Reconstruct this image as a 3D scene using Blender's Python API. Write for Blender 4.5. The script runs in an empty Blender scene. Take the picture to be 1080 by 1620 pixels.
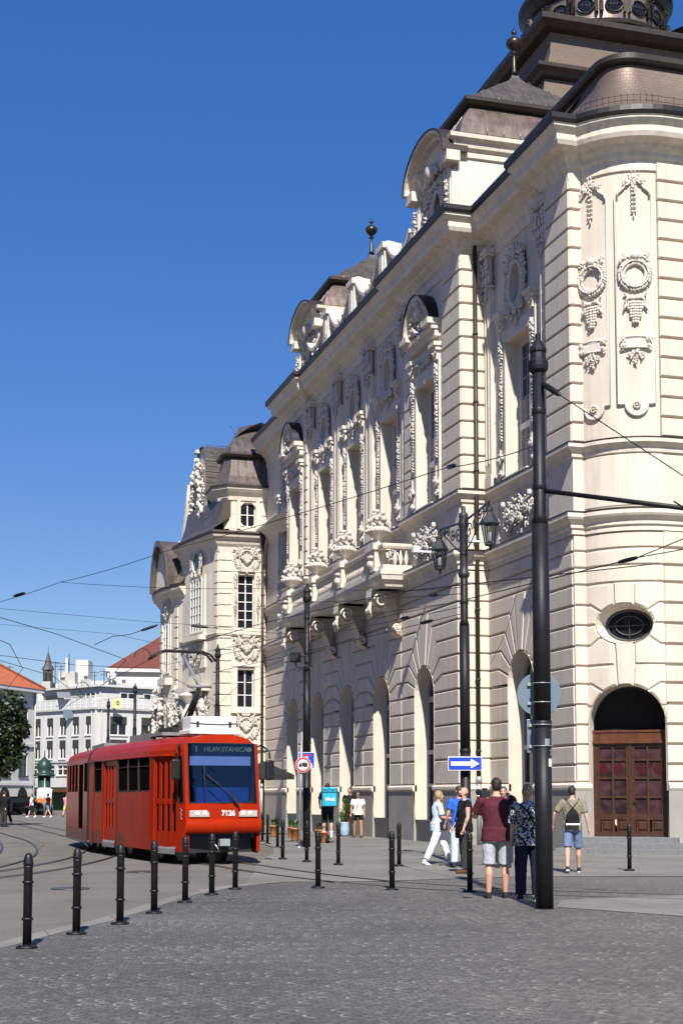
import bpy, bmesh, math, random
from mathutils import Vector, Matrix, noise
rnd = random.Random(7)
R_ = math.radians
SC = bpy.context.scene; COL = SC.collection
# ------------------------------------------------ camera, sky, sun, exposure
FPX = 2300.0; TILT = R_(5); YAW = math.atan(675*math.cos(TILT)/FPX); EYE = 1.6
CY = 1258-FPX*math.tan(TILT)
cd = bpy.data.cameras.new('camera'); cam = bpy.data.objects.new('camera', cd); COL.objects.link(cam)
cam.location = (0, 0, EYE); cam.rotation_euler = (R_(90)+TILT, 0, -YAW)
cd.sensor_fit = 'VERTICAL'; cd.sensor_height = 36; cd.sensor_width = 24
cd.lens = 36*FPX/1620; cd.shift_y = (CY-810)/1620; cd.clip_start = .1; cd.clip_end = 4000
SC.camera = cam
SUN = Vector((-.225, -1, 1.02)).normalized()
sun_el = math.asin(SUN.z); sun_az = math.atan2(SUN.x, SUN.y)
W_ = bpy.data.worlds.new('World'); SC.world = W_; W_.use_nodes = True
nt = W_.node_tree; bg = nt.nodes['Background']
sk = nt.nodes.new('ShaderNodeTexSky'); sk.sky_type = 'NISHITA'; sk.sun_disc = False
sk.sun_elevation = sun_el; sk.sun_rotation = sun_az; sk.altitude = 0; sk.air_density = 1.0; sk.dust_density = 0; sk.ozone_density = 6.0
gm = nt.nodes.new('ShaderNodeGamma'); gm.inputs[1].default_value = .55; hs = nt.nodes.new('ShaderNodeHueSaturation')
hs.inputs['Hue'].default_value = .523; hs.inputs['Saturation'].default_value = 1.72; hs.inputs['Value'].default_value = 1.07
nt.links.new(sk.outputs[0], gm.inputs[0]); nt.links.new(gm.outputs[0], hs.inputs['Color']); nt.links.new(hs.outputs[0], bg.inputs[0]); bg.inputs[1].default_value = .15
sl = bpy.data.lights.new('sun', 'SUN'); sl.energy = 5.0; sl.angle = R_(.53); sl.color = (1, .945, .86)
so = bpy.data.objects.new('sun', sl); COL.objects.link(so); so.location = (0, 0, 60)
so.rotation_euler = SUN.to_track_quat('Z', 'Y').to_euler()
SC.view_settings.view_transform = 'Standard'; SC.view_settings.look = 'None'
SC.view_settings.exposure = 0.66; SC.view_settings.gamma = 1

# ------------------------------------------------ placing helpers (measuring only)
_F = Vector((math.sin(YAW)*math.cos(TILT), math.cos(YAW)*math.cos(TILT), math.sin(TILT)))
_R = Vector((math.cos(YAW), -math.sin(YAW), 0))
_U = Vector((-math.sin(YAW)*math.sin(TILT), -math.cos(YAW)*math.sin(TILT), math.cos(TILT)))
def ray(x, y): return _F+_R*((x-540)/FPX)+_U*((CY-y)/FPX)
def onZ(x, y, z=0):
    d = ray(x, y); k = (z-EYE)/d.z; return Vector((d.x*k, d.y*k, z))
def onX(x, y, X):
    d = ray(x, y); k = X/d.x; return Vector((X, d.y*k, EYE+d.z*k))
def onY(x, y, Y):
    d = ray(x, y); k = Y/d.y; return Vector((d.x*k, Y, EYE+d.z*k))
def onD(x, y, D):
    d = ray(x, y); k = D/(d.x*math.sin(YAW)+d.y*math.cos(YAW)); return Vector((d.x*k, d.y*k, EYE+d.z*k))

# ------------------------------------------------ materials
MAT = {}
def nodes(name):
    m = bpy.data.materials.new(name); m.use_nodes = True; t = m.node_tree
    return m, t, t.nodes['Principled BSDF']
def N(t, ty, **kw):
    n = t.nodes.new('ShaderNode'+ty)
    for k, v in kw.items():
        if k.startswith('i_'): n.inputs[k[2:].replace('_', ' ')].default_value = v
        else: setattr(n, k, v)
    return n
def c4(c): return (c[0], c[1], c[2], 1)
def surf(name, col, rough=.6, metal=0, var=.15, scale=3., bump=0., bscale=40., streak=0., coat=0., spec=.5, col2=None):
    """base colour broken up by two noises, optional streaks and bump"""
    m, t, b = nodes(name); L = t.links.new
    geo = N(t, 'NewGeometry'); n1 = N(t, 'TexNoise', i_Scale=scale, i_Detail=6., i_Roughness=.65)
    L(geo.outputs['Position'], n1.inputs['Vector'])
    ramp = N(t, 'ValToRGB'); ramp.color_ramp.elements[0].position = .3; ramp.color_ramp.elements[1].position = .72
    d = col2 or tuple(c*(1-var) for c in col)
    ramp.color_ramp.elements[0].color = c4(d); ramp.color_ramp.elements[1].color = c4(tuple(min(1, c*(1+var*.45)) for c in col))
    L(n1.outputs[0], ramp.inputs[0]); out = ramp.outputs[0]
    if streak:
        mp = N(t, 'Mapping'); mp.inputs['Scale'].default_value = (5, 5, .25); L(geo.outputs['Position'], mp.inputs[0])
        n2 = N(t, 'TexNoise', i_Scale=1., i_Detail=5.); L(mp.outputs[0], n2.inputs['Vector'])
        r2 = N(t, 'ValToRGB'); r2.color_ramp.elements[0].position = .3; r2.color_ramp.elements[1].position = .6
        r2.color_ramp.elements[0].color = (1-streak, 1-streak*1.05, 1-streak*1.1, 1); r2.color_ramp.elements[1].color = (1, 1, 1, 1)
        mx = N(t, 'MixRGB', blend_type='MULTIPLY'); mx.inputs[0].default_value = 1
        L(n2.outputs[0], r2.inputs[0]); L(out, mx.inputs[1]); L(r2.outputs[0], mx.inputs[2]); out = mx.outputs[0]
    L(out, b.inputs['Base Color'])
    b.inputs['Roughness'].default_value = rough; b.inputs['Metallic'].default_value = metal
    b.inputs['Coat Weight'].default_value = coat; b.inputs['Coat Roughness'].default_value = .06
    b.inputs['Specular IOR Level'].default_value = spec
    if bump:
        n3 = N(t, 'TexNoise', i_Scale=bscale, i_Detail=4.); L(geo.outputs['Position'], n3.inputs['Vector'])
        bp = N(t, 'Bump', i_Strength=bump, i_Distance=.02); L(n3.outputs[0], bp.inputs['Height']); L(bp.outputs[0], b.inputs['Normal'])
    MAT[name] = m; return m
surf('wall_stucco', (.630, .562, .468), .9, var=.11, scale=.6, bump=.25, bscale=25, streak=.12)
surf('trim_stucco', (.67, .605, .51), .9, var=.12, scale=1.3, bump=.25, bscale=25, streak=.18)
surf('white_stucco', (.62, .575, .515), .9, var=.12, scale=2.5, bump=.4, bscale=30, streak=.08)
surf('carved_stucco', (.56, .52, .465), .9, var=.18, scale=9, bump=.6, bscale=22)
surf('plinth_stone', (.31, .29, .262), .85, var=.15, scale=1.2, bump=.3, bscale=40, streak=.12)
surf('dark_granite', (.10, .10, .10), .6, var=.3, scale=25, bump=.2)
surf('step_stone', (.16, .165, .17), .7, var=.25, scale=8, bump=.2)
surf('copper', (.30, .235, .195), .36, .5, var=.35, scale=1.1, bump=.15, bscale=3, streak=.35, col2=(.16, .125, .105))
surf('grey_copper', (.150, .122, .104), .42, .4, var=.35, scale=1.3, bump=.15, bscale=3, streak=.3, col2=(.085, .076, .072))
surf('dark_copper', (.038, .026, .020), .5, .2, var=.4, scale=2, bump=.1)
surf('black_iron', (.009, .009, .010), .48, 0, var=.5, scale=4, bump=.06, bscale=60, spec=.4)
surf('pole_paint', (.011, .011, .014), .5, 0, var=.5, scale=2.5, bump=.1, bscale=30, spec=.3)
surf('lantern_paint', (.022, .025, .030), .5, .1, var=.3, scale=6)
surf('bronze', (.06, .05, .04), .35, .7, var=.4, scale=8)
surf('zinc', (.30, .33, .36), .4, .7, var=.15, scale=4)
surf('sign_back', (.15, .20, .245), .45, .3, var=.12, scale=3)
surf('galvanised', (.42, .44, .45), .45, .6, var=.2, scale=6)
surf('wire_metal', (.02, .02, .02), .5, .4, var=.1)
surf('door_wood', (.062, .022, .009), .42, var=.35, scale=6, bump=.1, coat=.3, streak=.3)
surf('light_wood', (.12, .038, .015), .4, var=.3, scale=6, streak=.3)
surf('white_frame', (.72, .71, .68), .5, var=.06)
surf('grey_frame', (.34, .35, .35), .5, var=.1)
surf('dark_frame', (.05, .05, .05), .5, var=.1)
surf('curtain', (.42, .39, .34), .9, var=.2, scale=3, streak=.35)
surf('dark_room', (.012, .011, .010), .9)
surf('tram_red', (.31, .019, .0036), .34, var=.14, scale=.8, coat=.03, streak=.12, spec=.04)
surf('tram_dirt', (.16, .020, .010), .5, var=.25, scale=3, streak=.3)
surf('tram_grey', (.20, .20, .21), .5, var=.2)
surf('tram_black', (.012, .012, .013), .6, var=.3)
surf('tram_blue', (.05, .11, .30), .5, var=.1)
surf('blind_grey', (.80, .80, .80), .8, var=.1)
surf('white_paint', (.78, .78, .77), .45, var=.06, streak=.06)
surf('sign_blue', (.012, .05, .42), .35, var=.06)
surf('sign_red', (.50, .02, .02), .4, var=.05)
surf('yellow_paint', (.60, .55, .22), .5, var=.1)
surf('orange_plastic', (.6, .16, .02), .4)
surf('lcd_yellow', (.55, .60, .12), .5)
surf('steel_rail', (.09, .085, .078), .4, .4, var=.3, scale=3)
surf('terracotta', (.42, .15, .05), .7, var=.25, scale=7, bump=.2)
surf('pale_ceramic', (.35, .45, .55), .4, var=.1)
surf('rooftile', (.42, .115, .045), .85, var=.35, scale=2, bump=.5, bscale=8)
surf('roof_red', (.13, .036, .022), .85, var=.2, scale=3)
surf('house_white', (.60, .59, .565), .9, var=.08, scale=.5, streak=.08)
surf('flat_white', (.56, .555, .54), .9, var=.10, scale=.4, streak=.12)
surf('concrete', (.42, .41, .38), .9, var=.2, scale=1)
surf('shutter_dark', (.04, .035, .033), .6)
surf('bark', (.06, .05, .04), .9, var=.3, scale=6, bump=.6)
surf('kiosk_green', (.012, .045, .035), .45, var=.2)
surf('shop_green', (.015, .05, .02), .6)
surf('car_black', (.012, .012, .014), .25, coat=.8)
surf('car_silver', (.45, .46, .48), .3, .4, coat=.6)
surf('rubber', (.012, .012, .012), .8)
surf('canvas_black', (.012, .012, .013), .8); surf('gutter_metal', (.016, .014, .013), .45, .2, var=.3, scale=4); surf('hood_metal', (.010, .011, .014), .45, .2, var=.3, scale=4)
surf('skin', (.52, .30, .21), .5, var=.1, scale=12)
surf('skin_tan', (.40, .21, .135), .5, var=.12, scale=12)
surf('hair_dark', (.018, .013, .010), .5, var=.5, scale=60, bump=.5, bscale=120)
surf('hair_blond', (.42, .27, .12), .5, var=.45, scale=50, bump=.5, bscale=120)
surf('hair_brown', (.07, .04, .022), .5, var=.5, scale=60, bump=.5, bscale=120)
surf('sole_white', (.75, .75, .75), .6)
def cloth(name, col, var=.2): return surf(name, col, .85, var=var, scale=9, bump=.35, bscale=14, spec=.2)
for n_, c_ in dict(cloth_maroon=(.085, .018, .028), cloth_grey=(.40, .41, .45), cloth_navy=(.010, .014, .04), cloth_black=(.010, .010, .011), cloth_white=(.78, .78, .78),
        cloth_paleblue=(.55, .66, .80), cloth_blue=(.03, .12, .55), cloth_denim=(.13, .20, .32), cloth_olive=(.22, .20, .145), cloth_charcoal=(.035, .035, .034),
        cloth_cream=(.80, .77, .68), cloth_turquoise=(.03, .36, .52), cloth_pink=(.6, .25, .35), cloth_yellow=(.65, .55, .15), leather_brown=(.10, .045, .02)).items(): cloth(n_, c_)
def m_glass(name, col, rough=.04, spec=.6):
    m, t, b = nodes(name); L = t.links.new
    b.inputs['Base Color'].default_value = c4(col); b.inputs['Roughness'].default_value = rough; b.inputs['Specular IOR Level'].default_value = spec
    geo = N(t, 'NewGeometry'); n = N(t, 'TexNoise', i_Scale=1.5, i_Detail=2.); L(geo.outputs['Position'], n.inputs['Vector'])
    bp = N(t, 'Bump', i_Strength=.06, i_Distance=.05); L(n.outputs[0], bp.inputs['Height']); L(bp.outputs[0], b.inputs['Normal'])
    MAT[name] = m
m_glass('glass_dark', (.010, .012, .015)); m_glass('glass_teal', (.02, .045, .05)); m_glass('tram_glass', (.005, .006, .007), .10, .0)
def m_clear(name, tint, fac):
    m, t, b = nodes(name); L = t.links.new; o = t.nodes['Material Output']
    tr = N(t, 'BsdfTransparent'); tr.inputs[0].default_value = c4(tint)
    gl = N(t, 'BsdfGlossy'); gl.inputs['Roughness'].default_value = .03; gl.inputs[0].default_value = (.8, .88, 1, 1)
    fr = N(t, 'LayerWeight'); fr.inputs[0].default_value = .5; p5 = N(t, 'Math', operation='POWER'); p5.inputs[1].default_value = 4.; L(fr.outputs['Facing'], p5.inputs[0])
    ad = N(t, 'Math', operation='ADD'); ad.inputs[1].default_value = fac; L(p5.outputs[0], ad.inputs[0])
    mx = N(t, 'MixShader'); L(ad.outputs[0], mx.inputs[0]); L(tr.outputs[0], mx.inputs[1]); L(gl.outputs[0], mx.inputs[2]); L(mx.outputs[0], o.inputs[0])
    MAT[name] = m
m_clear('windscreen', (.30, .38, .60), .09); m_clear('pane_clear', (.75, .78, .78), .03); m_clear('lamp_glass', (.50, .53, .53), .03)
def m_headlight():
    m, t, b = nodes('headlight_glass'); b.inputs['Base Color'].default_value = (.75, .72, .62, 1); b.inputs['Metallic'].default_value = .6; b.inputs['Roughness'].default_value = .18
    geo = N(t, 'NewGeometry'); n = N(t, 'TexVoronoi', i_Scale=14.); t.links.new(geo.outputs['Position'], n.inputs['Vector'])
    bp = N(t, 'Bump', i_Strength=.5); t.links.new(n.outputs[0], bp.inputs['Height']); t.links.new(bp.outputs[0], b.inputs['Normal']); MAT['headlight_glass'] = m
m_headlight()
def m_print():
    m, t, b = nodes('cloth_print'); L = t.links.new
    geo = N(t, 'NewGeometry'); n = N(t, 'TexNoise', i_Scale=26., i_Detail=2., i_Distortion=1.2); L(geo.outputs['Position'], n.inputs['Vector'])
    r = N(t, 'ValToRGB'); r.color_ramp.interpolation = 'CONSTANT'; r.color_ramp.elements[0].color = (.012, .013, .02, 1); r.color_ramp.elements[1].position = .52; r.color_ramp.elements[1].color = (.6, .6, .58, 1)
    L(n.outputs[0], r.inputs[0]); L(r.outputs[0], b.inputs['Base Color']); b.inputs['Roughness'].default_value = .85; MAT['cloth_print'] = m
m_print()
def m_shingle():
    m, t, b = nodes('shingle'); L = t.links.new
    uv = N(t, 'UVMap'); uv.uv_map = 'UVMap'
    br = N(t, 'TexBrick', i_Scale=1., i_Mortar_Size=.012, i_Brick_Width=.24, i_Row_Height=.13); br.offset = .5
    br.inputs['Color1'].default_value = (.160, .118, .094, 1); br.inputs['Color2'].default_value = (.142, .105, .083, 1); br.inputs['Mortar'].default_value = (.115, .086, .069, 1)
    L(uv.outputs[0], br.inputs['Vector']); L(br.outputs[0], b.inputs['Base Color'])
    b.inputs['Metallic'].default_value = .3; b.inputs['Roughness'].default_value = .5
    bp = N(t, 'Bump', i_Strength=.3, i_Distance=.02); bp.invert = True; L(br.outputs[1], bp.inputs['Height']); L(bp.outputs[0], b.inputs['Normal']); MAT['shingle'] = m
m_shingle()
def m_asphalt(name, col, joints=None, crack=.5):
    m, t, b = nodes(name); L = t.links.new; geo = N(t, 'NewGeometry'); P = geo.outputs['Position']
    n1 = N(t, 'TexNoise', i_Scale=.35, i_Detail=7., i_Roughness=.6); L(P, n1.inputs['Vector'])
    n2 = N(t, 'TexNoise', i_Scale=60., i_Detail=3.); L(P, n2.inputs['Vector'])
    r = N(t, 'ValToRGB'); r.color_ramp.elements[0].position = .3; r.color_ramp.elements[1].position = .7
    r.color_ramp.elements[0].color = c4(tuple(c*.70 for c in col)); r.color_ramp.elements[1].color = c4(tuple(c*1.18 for c in col)); L(n1.outputs[0], r.inputs[0])
    r2 = N(t, 'ValToRGB'); r2.color_ramp.elements[0].color = (.72, .72, .72, 1); r2.color_ramp.elements[1].color = (1.2, 1.2, 1.2, 1); L(n2.outputs[0], r2.inputs[0])
    mx = N(t, 'MixRGB', blend_type='MULTIPLY'); mx.inputs[0].default_value = 1; L(r.outputs[0], mx.inputs[1]); L(r2.outputs[0], mx.inputs[2]); out = mx.outputs[0]
    # meandering repair cracks
    n4 = N(t, 'TexNoise', i_Scale=.6, i_Detail=4.); L(P, n4.inputs['Vector'])
    va = N(t, 'VectorMath', operation='SCALE'); va.inputs['Scale'].default_value = 2.2; L(n4.outputs[1], va.inputs[0])
    vb = N(t, 'VectorMath', operation='ADD'); L(P, vb.inputs[0]); L(va.outputs[0], vb.inputs[1])
    vo = N(t, 'TexVoronoi', feature='DISTANCE_TO_EDGE', i_Scale=.17); L(vb.outputs[0], vo.inputs['Vector'])
    r3 = N(t, 'ValToRGB'); r3.color_ramp.elements[0].position = .002; r3.color_ramp.elements[1].position = .007
    k = 1-crack; r3.color_ramp.elements[0].color = (k, k, k, 1); r3.color_ramp.elements[1].color = (1, 1, 1, 1); L(vo.outputs[0], r3.inputs[0])
    m3 = N(t, 'MixRGB', blend_type='MULTIPLY'); m3.inputs[0].default_value = 1; L(out, m3.inputs[1]); L(r3.outputs[0], m3.inputs[2]); out = m3.outputs[0]
    if joints:
        br = N(t, 'TexBrick', i_Scale=1., i_Mortar_Size=.012, i_Brick_Width=joints[0], i_Row_Height=joints[1])
        br.inputs['Color1'].default_value = (1, 1, 1, 1); br.inputs['Color2'].default_value = (.9, .9, .9, 1); br.inputs['Mortar'].default_value = (.6, .6, .6, 1)
        L(P, br.inputs['Vector']); m4 = N(t, 'MixRGB', blend_type='MULTIPLY'); m4.inputs[0].default_value = 1; L(out, m4.inputs[1]); L(br.outputs[0], m4.inputs[2]); out = m4.outputs[0]
    L(out, b.inputs['Base Color']); b.inputs['Roughness'].default_value = .88
    bp = N(t, 'Bump', i_Strength=.35, i_Distance=.01); L(n2.outputs[0], bp.inputs['Height']); L(bp.outputs[0], b.inputs['Normal']); MAT[name] = m
m_asphalt('asphalt', (.147, .133, .114), None, .3); m_asphalt('pavement', (.188, .179, .161), (1.2, .6), .25); m_asphalt('kerb_stone', (.20, .19, .172), (1.0, 50.), .0); m_asphalt('pale_slab', (.185, .179, .165), None, .25)
def m_setts():
    m, t, b = nodes('setts'); L = t.links.new; geo = N(t, 'NewGeometry')
    mp = N(t, 'Mapping'); mp.inputs['Rotation'].default_value = (0, 0, R_(12)); L(geo.outputs['Position'], mp.inputs[0])
    wn = N(t, 'TexNoise', i_Scale=1.2, i_Detail=2.); L(mp.outputs[0], wn.inputs['Vector'])
    wv = N(t, 'VectorMath', operation='SCALE'); wv.inputs['Scale'].default_value = .16; L(wn.outputs[1], wv.inputs[0])
    wa = N(t, 'VectorMath', operation='ADD'); L(mp.outputs[0], wa.inputs[0]); L(wv.outputs[0], wa.inputs[1])
    sp = N(t, 'SeparateXYZ'); L(wa.outputs[0], sp.inputs[0])
    def mth(op, a, bb=None):
        n = N(t, 'Math', operation=op)
        for i, v in enumerate((a, bb)):
            if v is None: continue
            if isinstance(v, (int, float)): n.inputs[i].default_value = v
            else: L(v, n.inputs[i])
        return n.outputs[0]
    Wd, Rr = 1.2, .85
    xs = mth('DIVIDE', sp.outputs[0], Wd); fl = mth('FLOOR', xs); xi = mth('MULTIPLY', mth('SUBTRACT', mth('SUBTRACT', xs, fl), .5), Wd)
    arc = mth('SQRT', mth('SUBTRACT', Rr*Rr, mth('MULTIPLY', xi, xi)))
    yy = mth('SUBTRACT', sp.outputs[1], arc); s = mth('MULTIPLY', mth('ARCSINE', mth('DIVIDE', xi, Rr)), Rr)
    s2 = mth('ADD', s, mth('MULTIPLY', fl, .37))
    cb = N(t, 'CombineXYZ'); L(s2, cb.inputs[0]); L(yy, cb.inputs[1])
    br = N(t, 'TexBrick', i_Scale=1., i_Mortar_Size=.009, i_Mortar_Smooth=.3, i_Brick_Width=.105, i_Row_Height=.10); br.offset = .5
    br.inputs['Color1'].default_value = (.132, .127, .119, 1); br.inputs['Color2'].default_value = (.086, .083, .079, 1); L(cb.outputs[0], br.inputs['Vector'])
    br.inputs['Mortar'].default_value = (.088, .084, .079, 1)
    # sand washed into the curved joints: short pale crescents, in drifts along the rows
    rr = mth('DIVIDE', sp.outputs[1], .23); rf = mth('FLOOR', rr); tt = mth('SUBTRACT', mth('SUBTRACT', rr, rf), .5)
    bow = mth('MULTIPLY', mth('MULTIPLY', tt, tt), -.42); xo = mth('ADD', mth('ADD', sp.outputs[0], bow), mth('MULTIPLY', mth('SINE', mth('MULTIPLY', rf, 12.7)), .3))
    xr = mth('DIVIDE', xo, .128); xc = mth('FLOOR', xr); dx = mth('ABSOLUTE', mth('SUBTRACT', mth('SUBTRACT', xr, xc), .5))
    cid = N(t, 'CombineXYZ'); L(xc, cid.inputs[0]); L(rf, cid.inputs[1]); wn2 = N(t, 'TexWhiteNoise'); L(cid.outputs[0], wn2.inputs[0])
    n2 = N(t, 'TexNoise', i_Scale=.8, i_Detail=5., i_Roughness=.65); L(geo.outputs['Position'], n2.inputs['Vector'])
    drift = N(t, 'CombineXYZ'); L(rf, drift.inputs[1]); wn3 = N(t, 'TexWhiteNoise'); L(drift.outputs[0], wn3.inputs[0])
    amt = mth('ADD', mth('MULTIPLY', n2.outputs[0], 1.35), mth('ADD', mth('MULTIPLY', wn3.outputs[0], .35), mth('MULTIPLY', wn2.outputs[0], .45)))
    on = N(t, 'ValToRGB'); on.color_ramp.elements[0].position = .98; on.color_ramp.elements[1].position = 1.0; L(mth('MULTIPLY', amt, .80), on.inputs[0])
    near = N(t, 'ValToRGB'); near.color_ramp.elements[0].position = .045; near.color_ramp.elements[0].color = (1, 1, 1, 1); near.color_ramp.elements[1].position = .11; near.color_ramp.elements[1].color = (0, 0, 0, 1); L(dx, near.inputs[0])
    ends = N(t, 'ValToRGB'); ends.color_ramp.elements[0].position = .36; ends.color_ramp.elements[0].color = (1, 1, 1, 1); ends.color_ramp.elements[1].position = .46; ends.color_ramp.elements[1].color = (0, 0, 0, 1); L(mth('ABSOLUTE', tt), ends.inputs[0])
    sand = mth('MULTIPLY', mth('MULTIPLY', on.outputs[0], near.outputs[0]), ends.outputs[0])
    n4 = N(t, 'TexNoise', i_Scale=.3, i_Detail=5.); L(geo.outputs['Position'], n4.inputs['Vector'])
    r4 = N(t, 'ValToRGB'); r4.color_ramp.elements[0].position = .3; r4.color_ramp.elements[1].position = .7; r4.color_ramp.elements[0].color = (.74, .74, .75, 1); r4.color_ramp.elements[1].color = (1.2, 1.19, 1.15, 1); L(n4.outputs[0], r4.inputs[0])
    n5 = N(t, 'TexNoise', i_Scale=17., i_Detail=6., i_Roughness=.75); L(geo.outputs['Position'], n5.inputs['Vector'])
    r5 = N(t, 'ValToRGB'); r5.color_ramp.elements[0].position = .25; r5.color_ramp.elements[1].position = .8; r5.color_ramp.elements[0].color = (.45, .45, .46, 1); r5.color_ramp.elements[1].color = (1.6, 1.59, 1.56, 1); L(n5.outputs[0], r5.inputs[0])
    m1 = N(t, 'MixRGB', blend_type='MULTIPLY'); m1.inputs[0].default_value = 1; L(br.outputs[0], m1.inputs[1]); L(r4.outputs[0], m1.inputs[2])
    m2 = N(t, 'MixRGB', blend_type='MULTIPLY'); m2.inputs[0].default_value = 1; L(m1.outputs[0], m2.inputs[1]); L(r5.outputs[0], m2.inputs[2])
    m6 = N(t, 'MixRGB'); m6.inputs[2].default_value = (.36, .345, .31, 1); L(mth('MULTIPLY', sand, .60), m6.inputs[0]); L(m2.outputs[0], m6.inputs[1]); L(m6.outputs[0], b.inputs['Base Color']); b.inputs['Roughness'].default_value = .62
    hh = mth('ADD', mth('MULTIPLY', br.outputs[1], -1.), mth('MULTIPLY', n5.outputs[0], .5))
    bp = N(t, 'Bump', i_Strength=.8, i_Distance=.02); L(hh, bp.inputs['Height']); L(bp.outputs[0], b.inputs['Normal']); MAT['setts'] = m
m_setts()
def m_leaf(name, col):
    m, t, b = nodes(name); L = t.links.new; geo = N(t, 'NewGeometry')
    n = N(t, 'TexNoise', i_Scale=2.5, i_Detail=3.); L(geo.outputs['Position'], n.inputs['Vector'])
    r = N(t, 'ValToRGB'); r.color_ramp.elements[0].position = .35; r.color_ramp.elements[1].position = .65
    r.color_ramp.elements[0].color = c4(tuple(c*.6 for c in col)); r.color_ramp.elements[1].color = c4(tuple(c*1.35 for c in col)); L(n.outputs[0], r.inputs[0])
    L(r.outputs[0], b.inputs['Base Color']); b.inputs['Roughness'].default_value = .5; MAT[name] = m
m_leaf('leaf_dark', (.020, .038, .011)); m_leaf('leaf_green', (.06, .12, .03)); m_leaf('leaf_grey', (.10, .13, .06))

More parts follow.
